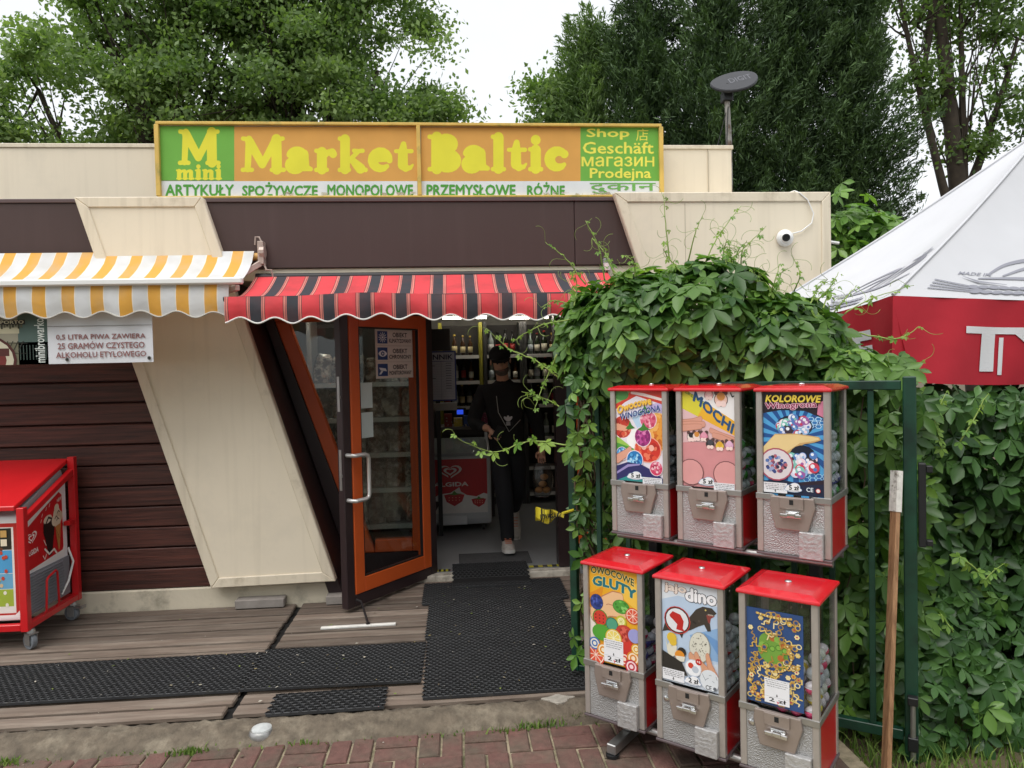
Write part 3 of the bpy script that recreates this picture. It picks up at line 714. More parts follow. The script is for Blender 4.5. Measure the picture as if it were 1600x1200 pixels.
# sepia harbour picture: sky, tower, wall, crane bridge, round label
pr.rect(px(-110), py(568), px(74), py(530), '6d6a55', 2); pr.rect(px(28), py(568), px(74), 1, '4f625c', 2)
for i in range(9): pr.rect(px(30 + i * 5), py(560), px(31.5 + i * 5), py(535), '37463f', 3)
pr.rect(px(-40), py(515), px(30), py(505), 'b5ae93', 3)
for i in range(12): pr.line([(px(-60 + i * 8), py(545)), (px(-52 + i * 8), py(528))], .004, '2d2b24')
pr.line([(px(-60), py(528)), (px(42), py(532))], .006, '2d2b24'); pr.line([(px(-60), py(545)), (px(40), py(549))], .006, '2d2b24')
for i in range(8): pr.rect(px(2 + i * 4.4), py(507 - (i % 3) * 2), px(5 + i * 4.4), py(497 - (i % 2) * 4), '5b5844' if i % 2 else '3f3d30')
pr.rect(px(-60), py(500), px(40), py(492), '2f2b28'); pr.text('PORTO', px(2), py(498.5), px(38), py(493), 'c9c2a8', .02)
pr.disc(px(-22), py(560), .135, '4a1f1c', ry=.33); pr.disc(px(-22), py(560), .122, 'c3bca5', ry=.30); pr.disc(px(-22), py(560), .09, '6d2a26', ry=.21); pr.rect(px(-40), py(553), px(14), py(540), '4f2521')
pr.text('minibrowarko', px(46), py(534), px(84), py(520), 'd5dbd6', .015, rot=0) if False else None
v, f, bb = text_tris('minibrowarko', .015)
tx = [(px(74) - .012 - (y - bb[1]) / (bb[3] - bb[1]) * .045, py(565) + (x - bb[0]) / (bb[2] - bb[0]) * (py(490) - py(565))) for x, y in v]
pr.tris(tx, f, 'd5dbd6')
for i, t in enumerate(('0,5 LITRA PIWA ZAWIERA', '25 GRAMÓW CZYSTEGO', 'ALKOHOLU ETYLOWEGO')):
    a, b = ((88, 229), (90, 227), (87, 229))[i]; y = (528, 543, 558)[i]
    pr.text(t, px(a), py(y), px(b), py(y - (9.5 if i != 1 else 12.5)), '8d5f5d', .02)
pr.rect(px(75), py(504.6), px(240), py(503.8), '6e6a6a')
for x, y in ((104, 561), (234, 561)): pr.disc(px(x), py(y), .0085, '55534f', ry=.026); pr.disc(px(x), py(y), .0045, '1a1a1a', ry=.014)
pr.clip(0, 0, 1, 1); pr.build('print', plane_fn((p00.x, BY - .0008, zb0), (Wb, 0, 0), (0, 0, Hb)), bn, INK_MATT)

# ================================================================== rubber ring mats
M_RUB = mat('black_rubber', '2b2c2e', .6, var=.35, vscale=9, col2='4a4640', mixscale=14, mixlo=.58, mixhi=.8); M_WEB = mat('rubber_web', '0b0b0c', .9)
def ring_mat(name, label, x0, y0, x1, y1, z, cell=.036, rot=0, h=.016, grp='black rubber ring mats on the deck', cx=None):
    """honeycomb mat: hexagonal rubber walls around open cells, over a thin dark web"""
    mb = MB(); dx = cell; dy = cell * .62; ny = max(2, int((y1 - y0) / dy)); nx = max(2, int((x1 - x0) / dx))
    dx = (x1 - x0) / nx; dy = (y1 - y0) / ny
    r = random.Random(int(abs(x0) * 1000) + ny)
    for j in range(ny):
        for i in range(nx):
            ox = x0 + (i + .5 + (.25 if j % 2 else -.25)) * dx; oy = y0 + (j + .5) * dy
            zz = z + r.uniform(-.0008, .0008)
            out = [(ox + dx * .52 * a, oy + dy * .60 * b) for a, b in ((-1, 0), (-.62, -1), (.62, -1), (1, 0), (.62, 1), (-.62, 1))]
            inn = [(ox + dx * .30 * a, oy + dy * .30 * b) for a, b in ((-1, 0), (-.6, -1), (.6, -1), (1, 0), (.6, 1), (-.6, 1))]
            mid = [((a[0] * .55 + b[0] * .45), (a[1] * .55 + b[1] * .45)) for a, b in zip(out, inn)]
            k = len(mb.v)
            mb.v += [(a, b, zz + h * .80) for a, b in out] + [(a, b, zz + h) for a, b in mid] + [(a, b, zz + h * .25) for a, b in inn]
            for q in range(6):
                w_ = (q + 1) % 6
                mb.f += [[k + q, k + w_, k + 6 + w_, k + 6 + q], [k + 6 + q, k + 6 + w_, k + 12 + w_, k + 12 + q]]; mb.m += [0, 1]
    mb.cur = 1; mb.box((x0 + .004, y0 + .004, z), (x1 - .004, y1 - .004, z + h * .3)); mb.cur = 0
    mb.box((x0 - .002, y0 - .003, z), (x1 + .002, y0 + .003, z + h * .85)).box((x0 - .002, y1 - .003, z), (x1 + .002, y1 + .003, z + h * .85))
    if rot:
        c = Vector(((x0 + x1) / 2, (y0 + y1) / 2, 0)); M4 = Matrix.Translation(c) @ Matrix.Rotation(R(rot), 4, 'Z') @ Matrix.Translation(-c)
        mb.v = [tuple(M4 @ Vector(p)) for p in mb.v]
    return tag(mb.build(name, [M_RUB, M_WEB]), label, 'rubber mat', grp)
dz = .122
ring_mat('rubber_mat', 'black rubber ring mat on the deck in front of the red ice cream cart', -3.2, -1.825, -1.165, -1.335, dz)
ring_mat('rubber_mat', 'black rubber ring mat on the deck between the cart mat and the door mats', -1.155, -1.825, -.215, -1.305, dz, rot=-.6)
ring_mat('rubber_mat', 'small black rubber ring mat at the kerb edge, lowest of all', -.95, -2.11, -.388, -1.90, dz + .001, cell=.042, rot=1)
ring_mat('rubber_mat', 'large black rubber ring mat before the door, nearest the kerb', -.2, -2.03, .72, -1.25, dz, rot=.5)
ring_mat('rubber_mat', 'black rubber ring mat before the door, middle of the three large ones', -.215, -1.245, .72, -.61, dz, rot=-.3)
ring_mat('rubber_mat', 'black rubber ring mat before the door, just below the threshold mat', -.265, -.605, .775, -.15, dz)
o = ring_mat('rubber_mat', 'black rubber ring mat draped over the door threshold', -.05, -.30, .54, .13, .188, h=.014, cell=.032)
for v in o.data.vertices:
    if v.co.y < -.06: v.co.z -= min(.05, (-.06 - v.co.y) * .5)
tag(MB().box((-.0, .16, .171), (.6, .52, .178)).build('door_mat', mat('grey_carpet', '4c4c4d', .95, var=.2, vscale=30, bump=.4, bscale=200), bevel=.003), 'flat grey carpet mat on the shop floor just inside the door', 'mat')
# small things lying on the deck and kerb
tag(MB().bar((-.90, -.965, .127), (-.42, -.955, .127), .03, .014).build('white_strip', mat('white_painted_wood', 'dad8d2', .6, var=.15, vscale=20), bevel=.003), 'thin white painted strip lying on the deck below the open door', 'strip')
lp = thing('kerb_lamp', 'round grey metal lamp cap set in the kerb', 'lamp cap', (-.95, -2.19, .085))
MB().lathe([(.06, -.03), (.062, .0), (.052, .014), (.05, .014)], (-.95, -2.19, .09), 24).build('rim', M_STEEL, lp, smooth=True)
MB().lathe([(.049, .008), (.045, .02), (.03, .027), (.0001, .03)], (-.95, -2.19, .09), 24).build('cover', mat('dull_cap', 'b9bcbb', .5, var=.2, vscale=30), lp, smooth=True)
mb = MB(); pts = [(.48 + .07 * (1 + .25 * math.sin(3 * a) + .15 * math.sin(5 * a)) * math.cos(a), -2.1 + .04 * (1 + .2 * math.cos(4 * a)) * math.sin(a)) for a in [2 * math.pi * i / 22 for i in range(22)]]
mb.prismz(pts, .10, .122); tag(mb.build('flat_stone', mat('pale_mortar', '9a948a', .9, var=.2, vscale=40, bump=.4), bevel=.004), 'flat pale lump of mortar on the mossy end of the kerb', 'stone')
# yellow and black warning tape stuck to the threshold
M_TAPE = stripe_mat('hazard_tape', [(.5, 'c9c02c'), (1, '1d1d18')], .05, .2)
for i, (xa, xb, lb) in enumerate(((-.22, -.07, 'left of the threshold mat'), (.56, .86, 'right of the threshold mat'))):
    o = grid_mesh('warning_tape', M_TAPE, 6, 1, lambda u, v: Vector((xa + (xb - xa) * u, .03 + .06 * v, .1725)))
    tag(o, 'yellow and black warning tape stuck on the door sill, ' + lb, 'tape')
# ================================================================== roof aerial, dome camera, small lamp
ant = thing('tv_aerial', 'dark flat television aerial on a rusty pole on the roof', 'aerial', (2.62, 1.0, 2.98))
MB().tube([(2.645, 1, 2.98), (2.642, 1, 3.86), (2.628, 1, 4.27)], [.028, .028, .024], 10).build('pole', mat('rusty_pole', '8d8a84', .6, metal=.3, var=.2, vscale=10, col2='54402e', mixscale=8, mixlo=.5, mixhi=.65), ant, smooth=True)
MB().box((2.585, .96, 4.24), (2.675, 1.06, 4.33)).tube([(2.63, 1, 4.3), (2.63, 1.01, 4.4)], .05, 12).build('bracket', M_BLACK, ant, bevel=.006)
AT = Matrix.Translation((2.70, 1.0, 4.44)) @ Matrix.Rotation(R(-14), 4, 'Y') @ Matrix.Rotation(R(52), 4, 'X')
op = [(.225 * math.cos(a) * (1 if math.cos(a) > 0 else 1.05), .155 * math.sin(a) * (.75 if math.sin(a) > 0 else 1.1)) for a in [2 * math.pi * i / 28 for i in range(28)]]
MB().prismz(op, -.015, .015, AT).prismz([(x * .8, y * .8) for x, y in op], -.035, -.0155, AT).build('panel', mat('aerial_plastic', '333439', .5, var=.12, vscale=8), ant, bevel=.008)
pa = Print(); pa.text('DIGIT', -.06, -.05, .16, .02, '66676d', .01)
pa.build('lettering', lambda u, v: (AT @ Vector((u, v, .0158)), (AT.to_3x3() @ Vector((0, 0, 1))).normalized()), ant)
MB().tube([(2.635, 1, 4.2), (2.42, .9, 3.55)], .004, 4).tube([(2.64, 1, 4.25), (2.56, .85, 3.75), (2.55, .8, 3.55)], .006, 5).build('stay_wire', M_DARK, ant)
dc = thing('dome_camera', 'white dome security camera on the cream wing wall', 'security camera', (2.45, -.5, 2.69))
CX, CZ = 2.452, 2.69; YR = Matrix.Rotation(R(90), 3, 'X')
MB().lathe([(.063, 0), (.063, .012), (.055, .03), (.05, .034)], (CX, -.504, CZ), 24, YR).build('base', M_WHITE, dc, smooth=True)
MB().ball((CX, -.53, CZ), .048, 20).build('dome', mat('white_plastic'), dc, smooth=True)
LD = (CAM_POS - Vector((CX, -.53, CZ))).normalized(); MB().lathe([(.028, 0), (.028, .014), (.02, .016), (.019, .010), (.0001, .010)], Vector((CX, -.53, CZ)) + LD * .04, 20, LD.to_track_quat('Z', 'Y').to_matrix()).build('lens', M_BLACK, dc, smooth=True)
cpts = [(CX + .045, -.51, CZ + .03), (2.58, -.508, 2.74), (2.66, -.508, 2.80), (2.675, -.508, 2.87), (2.63, -.508, 2.97), (2.57, -.508, 3.02), (2.55, -.47, 3.045), (2.5, -.3, 3.04)]
MB().tube(cpts, .005, 6).build('cable', mat('white_plastic'), dc, smooth=True)
wl = thing('wall_lamp', 'small metal bracket lamp on the brown fascia above the red awning', 'lamp', (1.12, -.45, 2.5))
MB().box((1.10, -.48, 2.475), (1.15, -.421, 2.56)).build('bracket', M_STEEL, wl, bevel=.006); MB().lathe([(.02, 0), (.03, .05)], (1.125, -.49, 2.47), 14).build('head', M_WHITE, wl, smooth=True)
tag(MB().tube([(2.80, -.2, 2.735), (3.04, -.2, 2.70)], .012, 8).build('cable_pipe', M_WHITE, smooth=True), 'white pipe running from the wing wall towards the parasol', 'pipe')
# ================================================================== red ice cream freezer cart
M_RED = mat('red_paint', 'c81a20', .35, var=.06, vscale=6, coat=.2)
M_GREYP = mat('grey_plastic', '8d8f92', .5, var=.06)
cart = thing('ice_cream_cart', 'red framed ice cream freezer cart on casters against dark board wall', 'freezer cart', (-3.2, -.8, .12))
XR, XL, YF, YB = -2.635, -3.95, -1.085, -.5
for x in (XR, XL):
    MB().box((x - .022, YF - .022, .245), (x + .022, YF + .022, 1.0)).build('post', M_RED, cart, bevel=.003)
    MB().box((x - .022, YB - .022, .245), (x + .022, YB + .022, 1.235)).build('post', M_RED, cart, bevel=.003)
    MB().box((x - .02, YF + .023, .25), (x + .02, YB - .023, .29)).build('side_rail', M_RED, cart, bevel=.003)
    MB().bar((x, YF + .02, .925), (x, YB - .02, 1.135), .035, .04).build('slanted_rail', M_RED, cart, bevel=.003)
MB().box((XL + .023, YF - .02, .25), (XR - .023, YF + .02, .29)).build('front_rail', M_RED, cart, bevel=.003)
MB().box((XL + .023, YB - .02, .25), (XR - .023, YB + .02, .29)).build('back_rail', M_RED, cart, bevel=.003)
MB().box((XR - .02, YB - .1, .78), (XR + .02, YB - .021, .81)).build('stop_bar', M_RED, cart, bevel=.003)
TP = [(YF - .03, .985), (YF - .03, 1.015), (YB + .0, 1.225), (YB + .0, 1.195)]
mb = MB(); v = [(XL - .03, y, z) for y, z in TP] + [(XR - .024, y, z) for y, z in TP]; mb.add(v, [(0, 1, 2, 3), (7, 6, 5, 4)] + [(i, i + 4, (i + 1) % 4 + 4, (i + 1) % 4) for i in range(4)])
mb.build('top_plate', M_RED, cart, bevel=.004)
# freezer body
fx0, fx1, fy0, fy1 = XL + .05, XR - .03, YF + .03, YB - .03
prof = [(fy0, .30), (fy1, .30), (fy1, 1.10), (fy1 - .05, 1.12), (fy0, .94)]
mb = MB(); n = len(prof); v = [(fx0, y, z) for y, z in prof] + [(fx1, y, z) for y, z in prof]
mb.add(v, [tuple(range(n)), tuple(range(2 * n - 1, n - 1, -1))] + [(i, i + n, (i + 1) % n + n, (i + 1) % n) for i in range(n)])
body = mb.build('freezer_body', mat('freezer_white', 'e4e4e6', .35, var=.03), cart, bevel=.012, segs=2)
MB().bar((fx1 - .01, fy0 + .02, .965), (fx1 - .01, fy1 - .05, 1.14), .03, .05).build('lid_edge', M_GREYP, cart, bevel=.006)
gr = MB().box((fx1, fy0 + .005, .31), (fx1 + .006, fy1 - .005, .565))
grille = gr.build('grille', mat('grille_grey', '7f8288', .5, var=.05), body)
for i in range(13):
    z0 = .322 + i * .0185
    MB().add([(fx1 + .0065, fy0 + .03, z0), (fx1 + .0065, fy1 - .09, z0), (fx1 + .017, fy1 - .09, z0 + .004), (fx1 + .017, fy0 + .03, z0 + .004), (fx1 + .0065, fy0 + .03, z0 + .011), (fx1 + .0065, fy1 - .09, z0 + .011)],
             [(0, 3, 2, 1), (3, 4, 5, 2), (0, 4, 3), (1, 2, 5)]).build('louvre', mat('grille_grey'), body)
hnd = MB().tube([(XR, -.92, .27), (XR + .03, -.92, .31), (XR + .03, -.905, .50), (XR + .03, -.885, .515), (XR + .03, -.80, .535), (XR + .03, -.785, .52), (XR + .03, -.775, .32), (XR, -.77, .27)], .007, 8); hnd.build('handle', M_RED, cart, smooth=True)
MB().tube([(fx1 + .01, fy1 - .02, .62), (fx1 + .03, fy1 - .0, .52), (fx1 + .02, fy1 - .05, .40), (fx1 + .01, fy1 - .12, .33)], .007, 6).build('power_cable', M_WHITE, cart, smooth=True)
def heart(pr, cx, cy, s, col, bgc):
    """double-line heart of the ice cream mark"""
    def hp(k, n=28): return [(cx + s * k * (16 * math.sin(t) ** 3) / 17, cy + s * k * (13 * math.cos(t) - 5 * math.cos(2 * t) - 2 * math.cos(3 * t) - math.cos(4 * t)) / 17 * .9) for t in [2 * math.pi * i / n for i in range(n)]]
    pr.shapes([hp(1)], col); pr.shapes([hp(.78)], bgc); pr.shapes([hp(.56)], col); pr.shapes([hp(.33)], bgc)
    pr.poly([(cx - .1 * s, cy - s * 1.0), (cx + .1 * s, cy - s * 1.0), (cx + .03 * s, cy - .5 * s), (cx - .16 * s, cy - .5 * s)], bgc)
# side print (u from front to back = left to right in view)
pr = Print(); pr.rect(0, 0, 1, 1, 'e6e2e0')
pr.shapes([[(.03, .06), (.12, .02), (.95, .1), (.97, .16), (.97, .9), (.9, .97), (.5, .88), (.05, .72), (.03, .66)]], 'c4161d')
heart(pr, .22, .55, .13, 'f0e6e4', 'c4161d'); pr.text('ALGIDA', .09, .27, .36, .35, 'f0e6e4', .03)
pr.shapes([circ(.62, .52, .13, .22, rot=.15), [(.5, .5), (.76, .52), (.68, .12), (.6, .1)]], '1f1412'); pr.disc(.60, .68, .1, 'd9c9b4', ry=.06); pr.line([(.55, .62), (.62, .7), (.68, .66)], .03, '2d1b16')
for a, b, r_ in ((.82, .68, .085), (.77, .60, .08), (.88, .61, .08), (.83, .55, .08), (.82, .76, .06)): pr.disc(a, b, r_, 'd8c6ae' if a < .85 else 'c9b095', ry=r_ * 1.1)
for a, b in ((.8, .62), (.86, .68), (.84, .58)): pr.line([(a - .03, b), (a, b + .03), (a + .03, b)], .014, '4a2b1e')
pr.poly([(.77, .5), (.91, .51), (.86, .14), (.83, .13)], 'b97f45'); pr.line([(.79, .44), (.88, .28)], .01, '8d5a2c'); pr.line([(.89, .44), (.82, .28)], .01, '8d5a2c')
pr.line([(.5, .25), (.6, .14), (.72, .18), (.78, .1)], .03, 'e7ded6'); pr.line([(.45, .16), (.49, .09), (.53, .16)], .012, 'e7ded6'); pr.line([(.48, .4), (.53, .3)], .012, 'e7ded6'); pr.text('NEW', .83, .84, .94, .89, 'e7ded6', .02)
for a, b in ((.45, .78), (.55, .84), (.63, .86), (.42, .70)): pr.line([(a, b), (a + .02, b + .04)], .01, 'e7ded6')
H0, H1 = .575, .93; H2 = 1.04
fnS = lambda u, v: (Vector((fx1 + .0013, fy0 + .004 + (fy1 - fy0 - .05) * u, H0 + (H1 - H0 + (H2 - H1) * u) * v)), Vector((1, 0, 0)))
pr.build('side_print', fnS, body)
# front price board
pr = Print(); pr.rect(0, 0, 1, 1, 'e9e6e4'); pr.shapes([[(.0, .03), (.97, .03), (.995, .08), (.995, .97), (.0, .97)]], 'b9261f')
pr.rect(0, .05, .975, .93, 'e9e3dc'); pr.rect(.3, .70, .965, .92, '2b2a20'); pr.rect(.3, .46, .965, .695, '4f9fd0'); pr.rect(.3, .30, .965, .455, '6ba7c9'); pr.rect(.3, .12, .965, .295, '9fb23c')
r3 = random.Random(5)
for i in range(60):
    x, y = r3.uniform(.32, .95), r3.uniform(.13, .91); pr.disc(x, y, .008, r3.choice(('f2ead8', 'e8e2d0', 'd9b98c', 'c4452c', '6b3d22', 'f5d36b')), ry=.02)
for i in range(14): pr.rect(.915 - (i % 7) * .07, .74 + (i // 7) * .09, .945 - (i % 7) * .07, .81 + (i // 7) * .09, 'c9a05c' if i % 2 else 'e8dcc0')
pr.build('front_print', plane_fn((fx0 + .02, fy0 - .0013, .32), (fx1 - fx0 - .03, 0, 0), (0, 0, .60)), body)
def caster(x, y, ang, brake):
    T4 = Matrix.Translation((x, y, .121)) @ Matrix.Rotation(R(ang), 4, 'Z')
    c = MB(); c.box((-.028, -.03, .095), (.028, .03, .103), T4); c.box((-.026, -.02, .03), (-.021, .03, .095), T4).box((.021, -.02, .03), (.026, .03, .095), T4); c.lathe([(.025, .103), (.02, .128)], T4 @ Vector((0, 0, 0)), 12)
    if brake: c.box((-.02, -.075, .085), (.02, -.02, .092), T4).box((-.02, -.085, .085), (.02, -.07, .105), T4)
    c = c.build('caster', M_STEEL, cart, bevel=.002)
    RT = T4.to_3x3() @ Matrix.Rotation(R(90), 3, 'Y')
    MB().lathe([(.03, -.017), (.048, -.015), (.05, -.008), (.05, .008), (.048, .015), (.03, .017)], T4 @ Vector((0, .012, .05)), 22, RT).build('wheel', mat('grey_rubber', '74797f', .6), c, smooth=True)
    MB().lathe([(.012, -.021), (.026, -.0185), (.026, .0185), (.012, .021)], T4 @ Vector((0, .012, .05)), 14, RT).build('hub', mat('hub_grey', 'a9adb0', .5), c, smooth=True)
caster(XR + .01, YF + .03, 60, False); caster(XR, YB - .05, 75, True); caster(XL, YF + .03, 10, False); caster(XL, YB - .05, 10, False)

# ================================================================== capsule vending machines
M_HAM = mat('hammered_silver', 'aaa9a8', .42, metal=.55, var=.06, vscale=10)
def hammered():
    n = M_HAM.node_tree.nodes; l = M_HAM.node_tree.links; b = n['Principled BSDF']; tc = n.new('ShaderNodeTexCoord'); mp = n.new('ShaderNodeMapping'); mp.inputs['Scale'].default_value = (1, 1, 1.7)
    vo = n.new('ShaderNodeTexVoronoi'); vo.feature = 'SMOOTH_F1'; vo.inputs['Scale'].default_value = 190; bp = n.new('ShaderNodeBump'); bp.inputs['Strength'].default_value = .8; bp.inputs['Distance'].default_value = .004
    l.new(tc.outputs['Object'], mp.inputs[0]); l.new(mp.outputs[0], vo.inputs[0]); l.new(vo.outputs['Distance'], bp.inputs['Height']); l.new(bp.outputs[0], b.inputs['Normal'])
hammered()
M_LIDRED = mat('red_enamel', 'c81824', .22, var=.06, vscale=9, coat=.5, bump=.12, bscale=190)
M_SIDERED = mat('red_side', 'b3161f', .35, var=.06, vscale=8, coat=.2)
M_PLATE = mat('coin_plate', 'a2958e', .38, metal=.6, var=.1, vscale=18)
M_CHROME = mat('chrome', 'd2d2d2', .18, metal=.95, var=.05)
MW, MD, MH = .295, .30, .735
def mesh_only(mb, name, m):
    me = bpy.data.meshes.new(name); me.from_pydata(mb.v, [], mb.f)
    for q in (m if isinstance(m, (list, tuple)) else [m]): me.materials.append(q)
    if any(mb.m): me.polygons.foreach_set('material_index', mb.m)
    return me
def machine_parts():
    P = []
    def add(name, mb, m, bevel=0, sub=None): P.append((name, mesh_only(mb, name, m), bevel, sub))
    pw = .026
    for x in (0, MW - pw):
        for y in (0, MD - pw): add('corner_post', MB().box((x, y, .012), (x + pw, y + pw, .70)), M_ALU, .004)
    add('base_tray', MB().box((-.004, -.004, 0), (MW + .004, MD + .004, .011)), mat('tray_steel', '6d6264', .45, metal=.5, var=.1), .003)
    add('front_panel', MB().box((pw + .0005, .005, .0125), (MW - pw - .0005, .012, .235)), M_HAM)
    for x0 in (.004, MW - .010): add('side_panel', MB().box((x0, pw + .0005, .0125), (x0 + .006, MD - pw - .0005, .235)), M_SIDERED)
    add('back_panel', MB().box((pw + .0005, MD - .012, .0125), (MW - pw - .0005, MD - .006, .235)), M_SIDERED)
    add('inner_floor', MB().box((pw, .014, .236), (MW - pw, MD - .014, .24)), M_DARK)
    bz = .236
    add('metal_band', MB().prism([(-.003, bz), (.062, bz), (.078, bz - .012), (.082, bz + .018), (.066, bz + .026), (-.003, bz + .026)], -.0045, .0045), M_STEEL, .002)
    add('metal_band', MB().prism([(MW + .003, bz), (MW + .003, bz + .026), (MW - .066, bz + .026), (MW - .082, bz + .018), (MW - .078, bz - .012), (MW - .062, bz)], -.0045, .0045), M_STEEL, .002)
    for x0 in (-.003, MW - .0045): add('metal_band', MB().box((x0, .005, bz), (x0 + .0075, MD + .003, bz + .026)), M_STEEL, .002)
    # coin plate with slot block and turn handle
    add('coin_plate', MB().prism([(.062, bz + .02), (MW - .062, bz + .02), (MW - .056, bz - .02), (MW - .085, .118), (.08, .118), (.056, bz - .02)], -.014, .0045), M_PLATE, .004)
    add('coin_slot', MB().box((.10, -.022, bz - .028), (MW - .10, -.0145, bz + .018)), M_PLATE, .002, 'coin_plate')
    add('coin_gap', MB().box((MW / 2 - .008, -.0232, bz - .01), (MW / 2 + .008, -.0222, bz + .01)), M_BLACK, 0, 'coin_plate')
    add('turn_handle', MB().box((.105, -.038, bz - .062), (MW - .105, -.024, bz - .046)).box((MW / 2 - .012, -.046, bz - .056), (MW / 2 + .02, -.03, bz - .04)).box((.125, -.025, bz - .058), (MW - .115, -.0145, bz - .035)), M_CHROME, .003, 'coin_plate')
    # chute flap with embossed lines
    ch = MB().box((.175, -.022, .008), (MW - .026, .0045, .118)); add('chute_flap', ch, mat('cast_flap', 'b9b8b8', .4, metal=.5, var=.12, vscale=60, bump=.5, bscale=70), .004)
    eb = MB()
    for i, (a, b) in enumerate(((.19, .25), (.195, .245), (.2, .24))): eb.box((a, -.0235, .075 - i * .016), (b, -.0222, .081 - i * .016))
    add('embossed_arrow', eb, mat('cast_flap'), 0, 'chute_flap')
    # clear windows
    add('clear_side', MB().box((MW - .008, pw, bz + .0265), (MW - .005, MD - pw, .70)), M_CLEAR); add('clear_side', MB().box((.005, pw, bz + .0265), (.008, MD - pw, .70)), M_CLEAR)
    add('clear_back', MB().box((pw, MD - .01, bz + .0265), (MW - pw, MD - .007, .70)), M_CLEAR); add('clear_front', MB().box((pw, .014, bz + .02), (MW - pw, .017, .70)), M_CLEAR)
    # lid
    o = .009; q = .03
    l = MB(); b0 = [(-o, -o), (MW + o, -o), (MW + o, MD + o), (-o, MD + o)]; t0 = [(q, q), (MW - q, q), (MW - q, MD - q), (q, MD - q)]
    l.add([(x, y, .69) for x, y in b0] + [(x, y, .704) for x, y in b0] + [(x, y, .716) for x, y in t0], [(3, 2, 1, 0)] + [(i, (i + 1) % 4, (i + 1) % 4 + 4, i + 4) for i in range(4)] + [(i + 4, (i + 1) % 4 + 4, (i + 1) % 4 + 8, i + 8) for i in range(4)] + [(8, 9, 10, 11)])
    add('lid', l, M_LIDRED, .006)
    add('lock', MB().lathe([(.014, 0), (.013, .006), (.008, .008)], (MW / 2, MD / 2, .7155), 14), M_CHROME, 0, 'lid')
    return P
PARTS = machine_parts()
RA = R(-41.5); RM = Matrix.Rotation(RA, 4, 'Z')
def cloud(pr, x, y, wd, price):
    pr.shapes([circ(x, y, wd * .5, .028), circ(x - wd * .18, y + .012, wd * .25, .034), circ(x + wd * .1, y + .026, wd * .3, .042)], '8fa6c9')
    pr.shapes([circ(x, y, wd * .47, .024), circ(x - wd * .18, y + .012, wd * .22, .03), circ(x + wd * .1, y + .026, wd * .27, .038)], 'e9e9ec')
    pr.text(price, x - wd * .22, y - .004, x + wd * .32, y + .04, '1b1b1d', .035); pr.rect(x - wd * .35, y - .017, x + wd * .35, y - .012, '9a9aa2')
def tagcard(pr, x0, y0, x1, y1, price=None):
    pr.rect(x0, y0, x1, y1, 'e4e4e8'); h = y1 - y0; n = 4; r4 = random.Random(int(x0 * 1000))
    for i in range(n):
        y = y1 - .012 - i * .017 * (1.3 if price else 1)
        x = x0 + .02 * (i + 1) * .6
        while x < x1 - .03 - .012 * i:
            L = r4.uniform(.02, .06); L = min(L, x1 - .015 - x); pr.rect(x, y - .007, x + L, y, '6c6c72', pr.z + (1 if i == 0 and x < x0 + .02 else 0)); x += L + .01
    pr.z += 1
    ya_ = y0 + (.075 if price else .006); cx = (x0 + x1) / 2
    pr.rect(cx - .008, ya_ + .01, cx + .008, ya_ + .028, '1b1b1d'); pr.poly([(cx - .02, ya_ + .012), (cx + .02, ya_ + .012), (cx, ya_)], '1b1b1d')
    if price:
        pr.rect(x0, y0 + .068, x1, y0 + .07, '8f8f95'); pr.text(price, x0 + .12 * (x1 - x0) + .03, y0 + .02, x1 - .06 * 1, y0 + .06, '1b1b1d', .02)
        pr.line([(cx, y0 + .026), (cx + .03, y0 + .022), (cx + .01, y0 + .008)], .01, 'd0304f')
def berry(pr, x, y, r, cols, seed, asp=.5, n=26, hl='f6e3ea'):
    rr = random.Random(seed); pr.shapes([circ(x, y, r * 1.08, r * 1.08 * asp)], hl); pr.disc(x, y, r, cols[0], ry=r * asp)
    for i in range(n):
        a = rr.uniform(0, 6.28); d = r * .85 * math.sqrt(rr.random()); pr.disc(x + d * math.cos(a), y + d * math.sin(a) * asp, r * rr.uniform(.13, .24), rr.choice(cols[1:]), ry=r * .2 * asp, n=8)
def leafcap(pr, x, y, r, asp=.5, col='3f7d2e'):
    pr.shapes([[(x - r, y - r * .2 * asp), (x - r * .3, y + r * .3 * asp), (x, y + r * .9 * asp), (x + r * .4, y + r * .3 * asp), (x + r * 1.1, y - r * .1 * asp), (x + r * .2, y - r * .25 * asp), (x - r * .3, y - r * .35 * asp)]], col)
def fingers(pr, pts, wds, col, line='b5785c'):
    for p, wd in zip(pts, wds):
        pr.shapes(stroke([(x, y, wd * (1 - .15 * i)) for i, (x, y) in enumerate(p)]), line); pr.shapes(stroke([(x, y, wd * .86 * (1 - .15 * i)) for i, (x, y) in enumerate(p)]), col)
def estroke(pts, asp=.5):
    """strokes drawn round although the poster's u and v units differ"""
    return [[(x, y * asp) for x, y in p] for p in stroke([(x, y / asp, wd) for x, y, wd in pts])]
A_ = .56          # poster width / height
def cc(x, y, r, **k): return circ(x, y, r, r * A_, **k)
